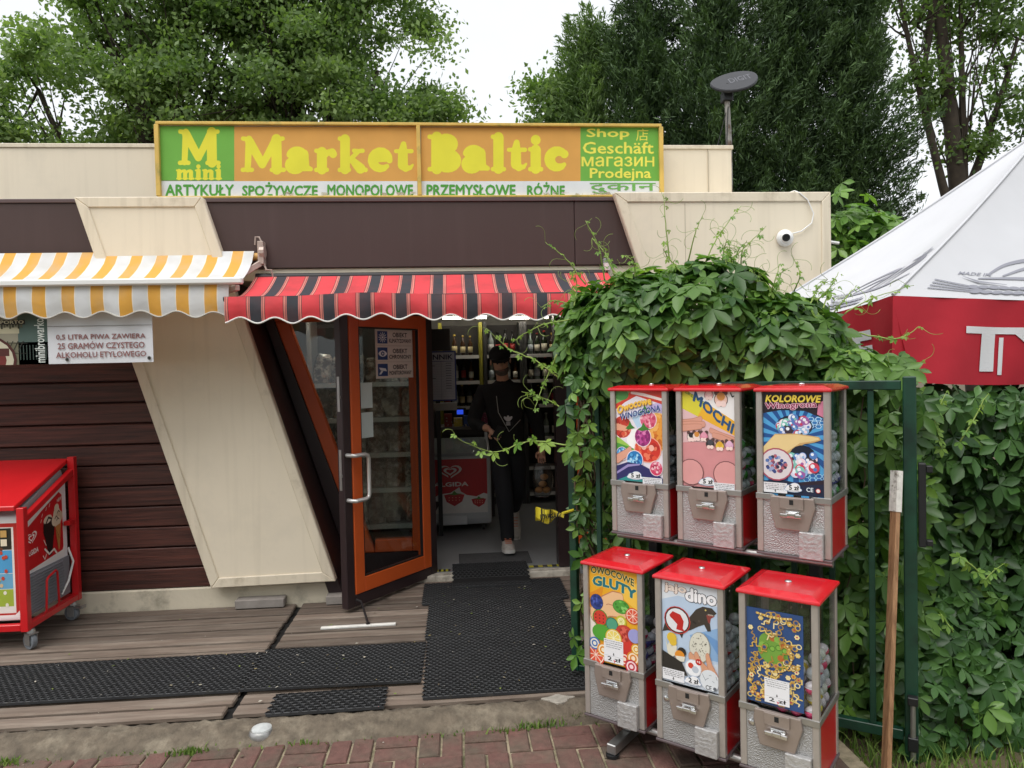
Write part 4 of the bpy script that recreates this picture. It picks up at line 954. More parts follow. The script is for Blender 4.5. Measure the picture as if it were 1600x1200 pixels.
def poster_owocowe():
    p = Print(); p.rect(0, 0, 1, 1, 'e9e1ea')
    p.poly([(0, .5), (0, .2), (.45, .33)], '9cc653'); p.poly([(0, .42), (0, .30), (.4, .36)], '4f9a3a'); p.poly([(.3, .75), (.62, .8), (.55, .5)], 'b9d6ee'); p.poly([(.6, .82), (1, .9), (1, .72), (.7, .75)], 'c3b4dd'); p.poly([(.75, .75), (1, .72), (1, .64)], '5fa14a')
    p.shapes([[(0, 1), (0, .80), (.2, .88), (.45, .95), (1, .86), (1, 1)]], 'd2402f'); p.shapes([[(0, 1), (0, .86), (.15, .9), (.32, 1)]], '7fb06a'); p.disc(.12, .96, .16, '4d8b44', ry=.06); p.shapes(estroke([(.35, .985, .05), (.6, .965, .06), (1, .91, .05)], A_), 'f0e0dc')
    p.shapes([cc(.42, .47, .2)], 'f7f5f4')
    berry(p, .13, .60, .2, ('c23a2b', 'd9513a', 'a32c22', 'e58a66'), 1, .62); p.shapes(estroke([(0, .60, .14), (.2, .585, .1)], A_), 'e3a283'); leafcap(p, .3, .6, .1, .8)
    berry(p, .9, .56, .3, ('dd8431', 'e59a3c', 'c96a22', 'efb35f'), 2, .65, 40, 'f0c27a')
    berry(p, .68, .36, .27, ('cf3527', 'dd5238', 'b32a20', 'e97a5a'), 3, .5, 24, 'f0a58c')
    for a, b in ((.6, .39), (.76, .38)): p.disc(a, b, .055, 'f0b7a4', ry=.035)
    berry(p, .70, .69, .17, ('d8607f', 'e88aa0', 'c43f63', 'f2b9c4'), 4, .56); leafcap(p, .63, .78, .13, .6)
    berry(p, .58, .50, .17, ('a8327f', 'c04f98', '86266a', 'dd7fb4'), 5, .62); leafcap(p, .6, .59, .13, .6)
    berry(p, .12, .30, .12, ('2f7fc0', '57a6dd', '1f5f9c', '9cd0ee'), 6, .6); fingers(p, [[(.02, .24), (.22, .31), (.3, .35)]], [.11], 'dba088')
    berry(p, .40, .24, .17, ('2478b8', '4fa3dc', '1f5f9c', 'a7d8f2'), 7, .58)
    p.shapes([[(0, .16), (.25, .21), (.55, .19), (.8, .13), (1, .05), (1, 0), (0, 0)]], '2b2a63'); p.shapes(estroke([(0, .08, .04), (.25, .17, .05), (.5, .19, .03)], A_), '9a8fc4'); p.shapes([[(.02, .0), (.3, .07), (.75, .05), (1, .0)]], '2f8d8a')
    berry(p, .86, .16, .13, ('cf3c63', 'e06d8b', 'a82a4c', 'f0c3cc'), 8, .6)
    for dx, c in ((.008, '7a3a10'), (0, 'f0c04a')):
        p.text('Owocowe', .03 + dx, .80 - dx * .5, .78 + dx, .885 - dx * .5, c, .045, rot=.16, arc=.02)
    for dx, c in ((.008, 'e6e9f2'), (0, '25407f')): p.text('WINOGRONA', .09 + dx, .735 - dx * .5, .97 + dx, .80 - dx * .5, c, .035, rot=.13)
    cloud(p, .40, .045, .36, '5 zł'); tagcard(p, .57, -.06, .98, .055); return p
def poster_mochi():
    p = Print(); p.rect(0, 0, 1, 1, 'dfb9bb'); p.poly([(0, .86), (0, 1), (1, 1), (1, .55)], 'e9e7e6')
    p.poly([(0, 1), (.12, 1), (1, .70), (1, .55), (0, .82)], 'e8b02c'); p.poly([(0, 1), (.12, 1), (.45, .885), (.3, .74), (0, .82)], 'd8cf3a')
    p.text('BRELOKI', .05, .92, .46, .955, '5d7d2a', .01, rot=-.33); p.text('MOCHI', .20, .735, 1.0, .84, '1f4f7d', .045, rot=-.43)
    def pet(x, y, r, c1, c2):
        p.shapes([cc(x, y, r), cc(x - r * .6, y + r * .55, r * .4), cc(x + r * .6, y + r * .55, r * .4)], '5a3f3c'); p.shapes([cc(x, y, r * .9)], c1); p.shapes([cc(x, y + r * .25, r * .6)], c2); p.shapes([cc(x - r * .35, y - r * .35, r * .42)], 'f2d6cf'); p.shapes([cc(x + r * .35, y - r * .35, r * .42)], 'f2d6cf')
    pet(.52, .965, .09, 'e0aeb0', 'f0d0cd'); pet(.75, .92, .13, 'e9c2b4', 'c98a45'); p.shapes(estroke([(.93, .99, .02), (.96, .95, .02), (1, .96, .02)], A_), '2a2a2c')
    p.poly([(0, .46), (0, .0), (1, 0), (1, .5), (.8, .44), (.45, .47), (.2, .47)], 'cf8d8f')
    fingers(p, [[(0, .66), (.2, .68), (.36, .715)], [(0, .64), (.2, .655), (.42, .66)], [(0, .615), (.25, .63), (.36, .635)]], [.09, .09, .08], 'd69a86'); fingers(p, [[(1, .5), (.7, .56), (.55, .6)], [(1, .47), (.75, .53), (.6, .55)]], [.08, .08], 'd69a86')
    for i, (x, y, c1, c2) in enumerate(((.17, .52, 'e9dcd4', '26262a'), (.28, .53, 'e7d9cf', 'cf8a3c'), (.42, .53, 'd9859c', 'e29bb0'), (.54, .455, '2b2b2f', '46464c'), (.72, .44, 'e3c04a', 'd9a832'), (.9, .45, 'd9a3c4', 'e3b6d2'))): pet(x, y, .085, c1, c2)
    for x in (.16, .84): p.shapes([cc(x, .15, .25)], '6d4442'); p.shapes([cc(x, .15, .235)], 'd79a98')      # the cartoon face between is left out
    cloud(p, .47, .045, .34, '5 zł'); tagcard(p, .6, -.07, .99, .06); return p
def poster_kolorowe():
    p = Print(); p.rect(0, 0, 1, 1, '1d4f8f'); c = (.5, .55)
    for i in range(22):
        a = 2 * math.pi * i / 22; a2 = a + .14; p.poly([c, (c[0] + 1.1 * math.cos(a), c[1] + .7 * math.sin(a)), (c[0] + 1.1 * math.cos(a2), c[1] + .7 * math.sin(a2))], '4fa0d6', 2)
    p.z = 3
    p.poly([(0, 1), (0, .79), (.3, .825), (.7, .82), (1, .75), (1, 1)], '221723'); p.poly([(.92, .9), (1, .92), (1, .76), (.9, .79)], 'cf7f9a')
    for q in range(9):
        x, y = .68 + (q % 3) * .12 + (q // 3 % 2) * .06, .745 - (q // 3) * .035; p.shapes([circ(x, y, .055, .022, n=6)], 'bfe0f4'); p.shapes([circ(x, y, .042, .016, n=6)], '2d75b8')
    for q in range(8):
        x, y = .72 + (q % 4) * .1, .20 - (q // 4) * .04; p.shapes([circ(x, y, .055, .026, n=6)], '9fd0ee'); p.shapes([circ(x, y, .043, .02, n=6)], '2a64a6')
    p.poly([(0, 0), (0, .12), (.3, .14), (.7, .11), (1, .17), (1, 0)], '1a2440'); p.poly([(.45, .115), (1, .165), (1, .125), (.5, .09)], '2a1d2c')
    pal = ('8fb6dd', 'd6d9ee', '4f7cc0', '9a5aa0', 'c93f55', '7fc4b8', 'efd7e0', '3a2d3c')
    def balls(x, y, w_, h_, n, r_, seed):
        rr = random.Random(seed); p.shapes([circ(x, y, w_ * 1.18, h_ * 1.2)], '0f1a30')
        for i in range(n):
            a = rr.uniform(0, 6.28); d = math.sqrt(rr.random()); X, Y = x + d * w_ * math.cos(a), y + d * h_ * math.sin(a); q = r_ * rr.uniform(.7, 1.15); p.shapes([cc(X, Y, q)], rr.choice(pal)); p.shapes([cc(X - q * .25, Y + q * .3 * A_, q * .4)], 'e9eef6'); p.shapes([cc(X + q * .2, Y - q * .3 * A_, q * .35)], rr.choice(pal))
    balls(.52, .67, .26, .09, 30, .075, 1)
    p.shapes([[(0, .46), (.2, .59), (.55, .60), (.8, .585), (.93, .575), (.96, .545), (.85, .52), (.68, .50), (.45, .40), (.2, .33), (0, .36)]], 'c9a46b'); p.shapes([[(0, .46), (.2, .58), (.55, .59), (.8, .575), (.92, .565), (.93, .55), (.8, .53), (.62, .51), (.4, .42), (.2, .36), (0, .38)]], 'e3c98f')
    balls(.66, .37, .19, .1, 22, .075, 2); balls(.75, .30, .14, .05, 10, .08, 3); balls(.6, .22, .1, .04, 6, .08, 4)
    p.shapes([cc(.22, .29, .29)], 'a8485f'); p.shapes([cc(.22, .29, .265)], 'd9d2d6'); rr = random.Random(6)
    for i in range(46):
        a = rr.uniform(0, 6.28); d = math.sqrt(rr.random()); p.shapes([cc(.22 + .17 * d * math.cos(a), .30 + .085 * d * math.sin(a), .03)], rr.choice(('3a4a86', '7a4a6a', '5a7ab4', 'b5606a', '2a2d4a', '9aa6cc')))
    for dx, cl_ in ((.008, '4a2a08'), (0, 'e9cf4a')): p.text('KOLOROWE', .05 + dx, .905 - dx, .97 + dx, .97 - dx, cl_, .04, italic=.2)
    for dx, cl_ in ((.012, 'f0c3d3'), (0, '8a2f52')): p.text('Winogrona', .04 + dx * .3, .83, .9 - dx * .3, .905, cl_, .07 if dx else .02, rot=.03)
    p.text('CE', .72, .045, .83, .085, 'dfe9f2', .02); p.shapes([cc(.91, .06, .04)], 'c9302c'); p.shapes([cc(.91, .06, .03)], 'e9e4e0')
    tagcard(p, .0, .01, .4, .11); cloud(p, .50, .055, .3, '5 zł'); return p
def fruit_slice(p, x, y, r, rind, flesh, seg):
    p.shapes([cc(x, y, r)], rind); p.shapes([cc(x, y, r * .86)], 'f2e6cf'); p.shapes([cc(x, y, r * .78)], flesh)
    for k in range(8):
        a = math.pi * k / 4; p.shapes(estroke([(x, y, r * .06), (x + r * .76 * math.cos(a), y + r * .76 * A_ * math.sin(a), r * .08)], A_), seg)
def poster_gluty():
    p = Print(); p.rect(0, 0, 1, 1, 'e3a422'); p.poly([(0, .7), (.3, .8), (.2, .5), (0, .45)], 'd98b1d'); p.poly([(1, .9), (.6, .75), (1, .6)], 'eebd48'); p.poly([(0, 0), (0, .55), (.12, .5), (.1, 0)], 'e6ddd2')
    for dx, c in ((.01, 'f0e2a0'), (0, '3a4a24')): p.text('OWOCOWE', .04 + dx * .3, .885, .93, .955, c, .07 if dx else .03, arc=.03, rot=-.07)
    for dx, c in ((.012, 'f2dd7a'), (0, '1f6d78')): p.text('GLUTY', .08, .755, .96, .85, c, .09 if dx else .055, arc=.035, rot=-.08)
    fingers(p, [[(.1, .50), (.3, .62), (.5, .70), (.66, .71)], [(.15, .47), (.4, .56), (.6, .56), (.75, .55)]], [.2, .16], 'e6b88a'); p.shapes([[(.0, .46), (.3, .66), (.42, .55), (.2, .42)]], 'e6b88a')
    berry(p, .66, .62, .16, ('4f9a3a', '6fb84f', '3a7d2a', '86c869'), 1, .42, 14, '3f7d2e')
    berry(p, .15, .62, .13, ('2f3f86', '4a5cb0', '22306a'), 2, .6, 18, '1f2a5c'); fruit_slice(p, .9, .55, .15, 'c9442f', 'd9553a', 'f0d6c4'); p.shapes([cc(.22, .46, .16)], '3f7d2e'); p.shapes([cc(.22, .46, .14)], 'c93a2b')
    for i in range(9): p.shapes([cc(.13 + (i % 3) * .08, .42 + (i // 3) * .035, .012)], '241a18')
    p.shapes([cc(.66, .47, .11)], 'b9b53a'); fruit_slice(p, .66, .47, .08, 'd9d45a', 'e9e6a8', 'a9a03a'); p.shapes([cc(.47, .42, .13)], '2f6d5c'); p.shapes([cc(.47, .42, .11)], '4f9a7c')
    p.shapes([circ(.25, .31, .2, .085)], '4f9a33'); berry(p, .72, .34, .17, ('c23f33', 'd66050', 'a32e26'), 4, .55, 30, 'b3342a'); p.shapes([cc(.93, .35, .13)], '9a9ad0'); p.shapes([circ(.82, .2, .17, .08)], 'c9342b')
    fruit_slice(p, .5, .28, .17, 'd9b53a', 'e6cf6a', 'f2ecc8'); fruit_slice(p, .12, .06, .2, 'c9442f', 'd9553a', 'f0d6c4')
    for x, y, r, a, b in ((.1, .18, .12, '3f6fb0', 'e6e0d4'), (.28, .13, .13, 'd98b2a', 'f0e2c4'), (.72, .09, .12, 'c9342b', 'f0d6c4'), (.9, .12, .13, 'd9862a', 'f2dcc0'), (.86, .03, .13, 'b92b3a', 'f0d0d4'), (.96, .22, .1, 'd9a02a', 'f0e0b8')):
        for k in range(4): p.shapes([cc(x, y, r * (1 - .23 * k))], a if k % 2 == 0 else b)
    tagcard(p, .3, .02, .70, .26, '2 zł'); return p
def poster_dino():
    p = Print(); p.rect(0, 0, 1, 1, 'b4c6dc'); p.poly([(0, 1), (1, 1), (1, .82), (.3, .86), (0, .8)], 'd5dae2'); p.poly([(.5, .5), (1, .62), (1, .3), (.6, .3)], '86a9d0'); p.poly([(.75, .55), (1, .5), (1, .36)], '6a94c6'); p.poly([(0, .0), (0, .25), (.5, .2), (1, .28), (1, 0)], 'c9d2de')
    for dx, c in ((.014, '6d4a42'), (0, 'e9d9cf')): p.text('jajo', .06, .875, .44, .965, c, .08 if dx else .045)
    for dx, c in ((.014, '2b2b33'), (0, 'eceaee')): p.text('dino', .44, .83, .97, .95, c, .08 if dx else .045)
    p.shapes([[(0, .48), (.1, .66), (.3, .66), (.5, .67), (.62, .76), (.74, .80), (.9, .80), (.98, .76), (.93, .73), (.84, .735), (.8, .72), (.86, .66), (.88, .58), (.82, .57), (.76, .63), (.66, .60), (.52, .55), (.4, .52), (.36, .45), (.3, .5), (.1, .5)]], '3c352f')
    p.shapes([[(.8, .725), (.86, .735), (.95, .73), (.88, .70), (.86, .645), (.83, .66)]], '8a3f38'); p.shapes([cc(.79, .77, .015)], 'c9b46a')
    for i in range(7): p.poly([(.83 + i * .014, .738), (.838 + i * .014, .738), (.834 + i * .014, .722)], 'e9e2cf')
    for i in range(20): r_ = random.Random(i); p.shapes([cc(r_.uniform(.1, .7), r_.uniform(.52, .66), .02)], r_.choice(('4f463d', '2c2622', '5d5348')))
    p.shapes([cc(.28, .62, .24)], 'c23a30'); p.shapes([cc(.28, .62, .225)], '1d1d20'); p.shapes([cc(.28, .62, .205)], 'dcdcdf'); p.shapes([[(.14, .66), (.2, .70), (.34, .68), (.4, .62), (.38, .55), (.42, .52), (.26, .53), (.28, .58), (.2, .62), (.15, .64)]], 'b9251f')
    p.shapes([circ(.68, .40, .19, .15, rot=.1)], '8f8d80'); p.shapes([circ(.675, .402, .178, .142, rot=.1)], 'd3d0c2')
    for i in range(46): r_ = random.Random(i + 50); a = r_.uniform(0, 6.28); d = math.sqrt(r_.random()) * .9; p.shapes([cc(.675 + .17 * d * math.cos(a), .40 + .135 * d * math.sin(a), r_.uniform(.004, .01))], '5d584d')
    fingers(p, [[(.9, .12), (.6, .24), (.52, .30)], [(.9, .14), (.68, .24), (.62, .32)], [(.95, .14), (.86, .24), (.82, .33)]], [.12, .11, .11], 'd09878')
    p.shapes([[(.06, .42), (.1, .36), (.14, .4), (.18, .35), (.24, .4), (.27, .36), (.26, .28), (.18, .25), (.1, .28)]], 'd9d3c0'); p.shapes([cc(.18, .44, .09), cc(.2, .40, .07)], 'd9b53a'); p.shapes([cc(.36, .32, .08)], '2b2622'); p.shapes([cc(.32, .28, .09)], 'd98a2a'); p.shapes([[(.24, .27), (.42, .28), (.4, .23), (.28, .22)]], 'dad5c6')
    p.shapes([[(0, .30), (.08, .28), (.36, .22), (.46, .10), (0, .10)]], '2a2724')
    p.shapes([cc(.56, .19, .15)], 'c9cdd6'); p.shapes([cc(.56, .19, .135)], 'e9eaee'); p.shapes([cc(.52, .21, .05)], 'c9442f'); p.shapes([cc(.6, .18, .06)], 'b9c0cc'); p.shapes([cc(.66, .26, .055)], 'b92b24'); p.text('+6', .63, .25, .69, .275, 'f0e6e4', .02)
    p.shapes([circ(.85, .11, .17, .1)], 'd7dbe0')
    for k in range(5): p.shapes(estroke([(.72 + k * .06, .16 - (k % 2) * .05, .008), (.78 + k * .05, .10 + (k % 3) * .03, .008)], A_), '7d838c')
    p.text('CE', .78, .02, .88, .06, '2b2b33', .01); p.shapes([cc(.94, .04, .03)], '5d626a')
    tagcard(p, .0, .02, .40, .13); cloud(p, .55, .05, .32, '2 zł'); return p
def poster_jewels():
    p = Print(); p.rect(0, 0, 1, 1, '2c4a7c'); gold = ('c9a24a', 'dcbf70', 'a9803a', 'e6d29a', 'b58f48'); rr = random.Random(3)
    p.shapes([cc(.47, .58, .27), cc(.40, .66, .18), cc(.56, .50, .19)], '6f9a3c')
    for i in range(10): a = rr.uniform(0, 6.28); p.shapes([cc(.48 + .2 * math.cos(a), .60 + .11 * math.sin(a), .06)], rr.choice(('b5642f', '5d8a33', '86b04a')))
    for i in range(4): p.shapes([cc(.35 + .11 * i, .62 - .02 * (i % 2), .055)], '4a7a2a'); p.shapes([cc(.35 + .11 * i, .62 - .02 * (i % 2), .04)], '7fae45')
    for i in range(170):
        x, y = rr.uniform(.05, .95), rr.uniform(.04, .97)
        if (x - .47) ** 2 + ((y - .58) / A_) ** 2 < .06 and rr.random() < .8: continue
        k = rr.random(); c = rr.choice(gold)
        if k < .3: p.shapes([cc(x, y, .05)], c); p.shapes([cc(x, y, .032)], '2c4a7c')
        elif k < .75:
            a = rr.uniform(0, 6.28); pts = [(x + q * .035 * math.cos(a) + .03 * math.sin(q * 1.9) * math.sin(a), y + (q * .035 * math.sin(a) - .03 * math.sin(q * 1.9) * math.cos(a)) * A_, .022) for q in range(7)]; p.shapes(estroke([(min(.97, max(.03, X)), min(.98, max(.02, Y)), W) for X, Y, W in pts], A_), c)
        else:
            for q in range(6): p.shapes([cc(x + .03 * math.cos(q * 1.047), y + .03 * A_ * math.sin(q * 1.047), .018)], c)
            p.shapes([cc(x, y, .016)], rr.choice(('b5305a', 'd9c9a0', 'c9442f')))
    for q in range(40): a = -2.2 + q * .075; p.shapes([cc(.47 + .33 * math.cos(a), .55 + .33 * A_ * math.sin(a), .018)], gold[q % 5])
    for q in range(26): p.shapes([cc(.2 + q * .024, .955 - .02 * math.sin(q * .12), .022)], gold[q % 5])
    for q in range(3): p.shapes([cc(.1 + q * .1, .1 - .01 * q, .04)], 'b5642f'); p.shapes([cc(.1 + q * .1, .1 - .01 * q, .025)], 'dcbf70')
    tagcard(p, .32, .03, .76, .29, '2 zł'); return p
def make_machine(pos, label, poster, rect=(0, 0, 1, 1), lock=False, caps='gw'):
    root = bpy.data.objects.new('capsule_machine', None); COL.objects.link(root); root.empty_display_size = .1
    root.matrix_world = Matrix.Translation(pos) @ RM; tag(root, label, 'vending machine', 'capsule vending machines on the metal stand')
    by = {}
    for name, me, bev, sub in PARTS:
        o = bpy.data.objects.new(name, me); COL.objects.link(o); o.parent = by[sub] if sub else root; by[name] = o
        if bev: b = o.modifiers.new('bevel', 'BEVEL'); b.width = bev; b.segments = 2; b.limit_method = 'ANGLE'; b.angle_limit = R(30)
        if name in ('lock',): me.polygons.foreach_set('use_smooth', [True] * len(me.polygons))
    x0, x1, z0, z1 = .0275, MW - .0275, .262, .689
    a, b, c, d = rect
    poster.clip(0, -.08, 1, 1); poster.build('poster', plane_fn((x0 + (x1 - x0) * a, .0125, z0 + (z1 - z0) * b), ((x1 - x0) * (c - a), 0, 0), (0, 0, (z1 - z0) * (d - b))), root, world=False)
    if lock: MB().lathe([(.012, 0), (.012, .006), (.006, .009)], (.045, .004, .19), 14, Matrix.Rotation(R(90), 3, 'X')).build('lock_screw', M_CHROME, root, smooth=True, world=False)
    return root
U = Vector((math.cos(RA), math.sin(RA), 0))
LOWZ, UPZ = .203, .972
lowpos = [Vector((.545 + .01, -2.45 + .004, LOWZ)), Vector((.815, -2.695, LOWZ)), Vector((1.083, -2.925, LOWZ))]
uppos = [Vector((.745, -2.215, UPZ)), Vector((1.0, -2.435, UPZ)), Vector((1.272, -2.675, UPZ))]
ms = [make_machine(uppos[0], 'capsule machine with Owocowe Winogrona fruit poster, upper row, nearest the shop door', poster_owocowe()),
      make_machine(uppos[1], 'capsule machine with pink and yellow Breloki Mochi poster, middle of the upper row', poster_mochi()),
      make_machine(uppos[2], 'capsule machine with blue Kolorowe Winogrona poster, upper row', poster_kolorowe()),
      make_machine(lowpos[0], 'capsule machine with yellow Owocowe Gluty poster, lower row', poster_gluty()),
      make_machine(lowpos[1], 'capsule machine with jajo dino egg poster, middle of the lower row', poster_dino(), lock=True),
      make_machine(lowpos[2], 'capsule machine with dark blue gold jewellery card, lower row', poster_jewels(), (.0, .02, .88, .88), lock=True)]
# toy capsules lying inside
def capsule_mesh(col, clear):
    mb = MB(); n = 14; h = 8; r = .0255
    for part in (0, 1):
        mb.cur = part; a0, a1 = (0, math.pi / 2) if part == 0 else (math.pi / 2, math.pi)
        mb.lathe([(max(1e-5, r * math.sin(a0 + (a1 - a0) * i / 4)), -r * math.cos(a0 + (a1 - a0) * i / 4)) for i in range(5)], (0, 0, 0), n)
    mb.lathe([(r * 1.03, -.0015), (r * 1.03, .0015)], (0, 0, 0), n)
    me = mesh_only(mb, 'toy_capsule', [mat('capsule_' + col, col, .25, coat=.4, var=.03), mat('capsule_cap_' + clear, clear, .2, coat=.4, var=.03)]); me.polygons.foreach_set('use_smooth', [True] * len(me.polygons)); return me
CM = {{'dcdfe3': 'c9ccd0', '4a4490': '4a4488', 'd9346c': 'c9345c', 'e0c93c': 'd9c23c'}.get(c, c): capsule_mesh(c, k) for c, k in (('3f9a3c', 'c9cdd2'), ('dcdfe3', 'a9adb4'), ('4a4490', 'c3c2d0'), ('d9346c', 'e0d3d8'), ('e0c93c', 'd9d8cd'), ('8d9096', '6a6d72'), ('d9d9dc', 'bfc2c6'), ('b5262c', 'b9b0b0'))}
pals = [('8d9096', 'c9ccd0', '8d9096'), ('3f9a3c', 'c9345c', '8d9096', '3f9a3c'), ('c9ccd0', '3f9a3c', 'd9d9dc', '4a4488'), ('c9345c', '8d9096', '4a4488'), ('d9d9dc', 'b5262c', 'c9ccd0'), ('c9345c', 'd9c23c', 'd9d9dc', '4a4488', 'c9345c')]
nmz = ('Owocowe Winogrona', 'Breloki Mochi', 'Kolorowe Winogrona', 'Owocowe Gluty', 'jajo dino', 'gold jewellery')
lev = (5, 5, 6, 4, 6, 5)
for mi_, m in enumerate(ms):
    rr = random.Random(mi_)
    for k in range(lev[mi_]):
        for j in range(4):
            for i in range(2 if mi_ != 5 else 3):
                if k == lev[mi_] - 1 and rr.random() < .45: continue
                if i and mi_ != 5 and rr.random() < .5: continue
                if i and mi_ == 5 and j > 1: continue
                ck = rr.choice(pals[mi_]); o = bpy.data.objects.new('toy_capsule', CM[ck]); COL.objects.link(o)
                off = .024 if k % 2 else 0
                p = Vector((MW - .037 - i * .053, .046 + j * .0535 + off + rr.uniform(-.002, .002), .2665 + k * .0465))
                if p.y > MD - .035: COL.objects.unlink(o); bpy.data.objects.remove(o); continue
                o.matrix_world = Matrix.Translation((Matrix.Translation(m.location if False else (uppos + lowpos)[mi_]) @ RM) @ p) @ Matrix.Rotation(rr.uniform(0, 6), 4, 'Z') @ Matrix.Rotation(rr.uniform(-1.2, 1.2), 4, 'X')
                tag(o, '%s round toy capsule behind the clear side of the %s machine' % ({'3f9a3c': 'green', 'c9ccd0': 'pale grey', '4a4488': 'purple', 'c9345c': 'pink', 'd9c23c': 'yellow', '8d9096': 'dark grey', 'd9d9dc': 'white', 'b5262c': 'red'}[ck], nmz[mi_]), 'toy capsule', 'capsules in the %s machine' % nmz[mi_])
# the stand
stand = thing('machine_stand', 'grey tubular metal stand carrying six capsule vending machines in two steps', 'stand', (1.0, -2.5, GZ))
N_ = Vector((-math.sin(RA), math.cos(RA), 0))        # towards the gate
b0 = lowpos[0]; b1 = lowpos[2] + U * MW
def sp(a, b, z): return Vector((b0.x, b0.y, 0)) + U * a + N_ * b + Vector((0, 0, z))
Ls = (b1 - b0).length
for b in (.07, .24): MB().tube([sp(-.01, b, LOWZ - .017), sp(Ls - .005, b, LOWZ - .017)], .0155, 10).build('rail', M_STEEL, stand, smooth=True)
for b in (.36, .54): MB().tube([sp(-.01, b, UPZ - .017), sp(Ls - .03 + .0, b, UPZ - .017)], .0155, 10).build('rail', M_STEEL, stand, smooth=True)
for a in (.14, Ls - .12):
    MB().bar(sp(a, -.02, GZ + .035), sp(a, .62, GZ + .035), .045, .045).build('foot', M_STEEL, stand, bevel=.004)
    MB().box((-.023, -.023, GZ + .058), (.023, .023, LOWZ - .017), Matrix.Translation(sp(a, .15, 0)) @ RM).build('leg', M_STEEL, stand, bevel=.003)
    MB().box((-.023, -.023, GZ + .058), (.023, .023, UPZ - .017), Matrix.Translation(sp(a, .45, 0)) @ RM).build('post', M_DARK, stand, bevel=.003)
    MB().bar(sp(a, .15, LOWZ - .035), sp(a, .45, LOWZ - .035), .03, .03).build('brace', M_STEEL, stand)
    MB().lathe([(.03, 0), (.03, .012)], sp(a, -.005, GZ), 14).build('levelling_foot', M_BLACK, stand)

# ================================================================== green metal gate, leaning board
M_GATE = mat('green_gate_paint', '17402f', .4, var=.12, vscale=10, col2='0e2a20', mixscale=6)
G0 = Vector((.625, -1.80, 0)); G1 = Vector((1.955, -2.68, 0)); gd = (G1 - G0).normalized(); gn = Vector((-gd.y, gd.x, 0)); gl = (G1 - G0).length
gate = thing('metal_gate', 'dark green metal bar gate behind the capsule machines', 'gate', tuple((G0 + G1) / 2))
GT = Matrix(((gd.x, gn.x, 0, G0.x), (gd.y, gn.y, 0, G0.y), (0, 0, 1, 0), (0, 0, 0, 1)))
MB().box((-.02, -.02, .04), (.02, .02, 1.70), GT).build('post', M_GATE, gate, bevel=.003)
MB().box((gl - .026, -.026, .03), (gl + .026, .026, 1.712), GT).build('post', M_GATE, gate, bevel=.004)
MB().box((.021, -.02, 1.655), (gl - .031, .02, 1.695), GT).build('top_rail', M_GATE, gate, bevel=.003)
MB().box((.021, -.02, .12), (gl - .031, .02, .165), GT).build('bottom_rail', M_GATE, gate, bevel=.003)
for i in range(9):
    x = .15 + i * (gl - .3) / 8.
    MB().box((x - .0125, -.0125, .166), (x + .0125, .0125, 1.654), GT).build('bar', M_GATE, gate, bevel=.002)
MB().box((gl + .031, -.025, .98), (gl + .06, .02, 1.34), GT).box((gl + .06, -.02, 1.30), (gl + .085, .01, 1.33), GT).box((gl + .06, -.02, .985), (gl + .085, .01, 1.01), GT).build('latch_plate', M_BLACK, gate, bevel=.003)
MB().tube([GT @ Vector((gl + .005, -.055, .06)), GT @ Vector((gl + .005, -.055, .32))], .011, 8).build('drop_bolt', M_STEEL, gate, smooth=True)
for z0, z1 in ((.30, .335), (.10, .16)): MB().box((gl - .015, -.07, z0), (gl + .025, -.031, z1), GT).build('bolt_guide', M_BLACK, gate, bevel=.003)
# board leaning on the gate post
bp0 = atz(1384, 1222, .05); bt = GT @ Vector((gl - .05, -.055, 1.305))
lb = thing('leaning_board', 'long narrow wooden board leaning against the green gate post', 'board', tuple(bp0))
MB().bar(bp0, bt, .020, .046, up=tuple(gn * -1 + Vector((.55, 0, 0)))).build('plank', mat('varnished_wood', 'a07a58', .65, var=.25, vscale=4, col2='7a573c', mixscale=3, bump=.2, stretch=(20, 20, 1.2)), lb, bevel=.003)
dd = (bt - bp0).normalized()
MB().bar(bt - dd * .17 + Vector((-.0, -.0, .0)), bt + dd * .004, .025, .050, up=tuple(gn * -1 + Vector((.55, 0, 0)))).build('white_face', mat('flaking_white_paint', 'd6d3cc', .7, var=.2, vscale=40, col2='7d7468', mixscale=25, mixlo=.55, mixhi=.65), lb)
# crumpled tape wrapped on the gate
tp = thing('crumpled_tape', 'crumpled yellow and black warning tape tied to the gate beside the door', 'tape', (.56, -1.86, 1.02))
cen = at(858, 803, -1.86); rr = random.Random(2)
for k in range(4):
    ph = rr.uniform(0, 6)
    def tf(u, v, k=k, ph=ph):
        x = (u - .5) * .15; a = ph + u * 3; w_ = .022 + .012 * math.sin(u * 7 + ph)
        return cen + Vector((x, -.012 * k + .015 * math.sin(u * 11 + ph), .008 * math.sin(u * 9 + k) + (v - .5) * 2 * w_ * math.cos(a * .5) + (k - 1.5) * .012))
    grid_mesh('tape_fold', stripe_mat('hazard_tape_%d' % k, [(.62, 'd6c52f'), (.8, '1d1d18'), (.9, 'd6c52f'), (1, '1d1d18')], .06, .2), 18, 3, tf, tp)
pu = Print(); pu.text('UWAGA', 0, 0, 1, 1, '1b1b16', .04)
pu.build('lettering', plane_fn(cen + Vector((-.055, -.062, -.014)), (.085, 0, .004), (0, 0, .026)), tp)
MB().tube([cen + Vector((.07, 0, 0)), Vector((.62, -1.83, cen.z + .01))], .008, 6).build('tape_tail', mat('hazard_yellow', 'c9ba2c', .5), tp)

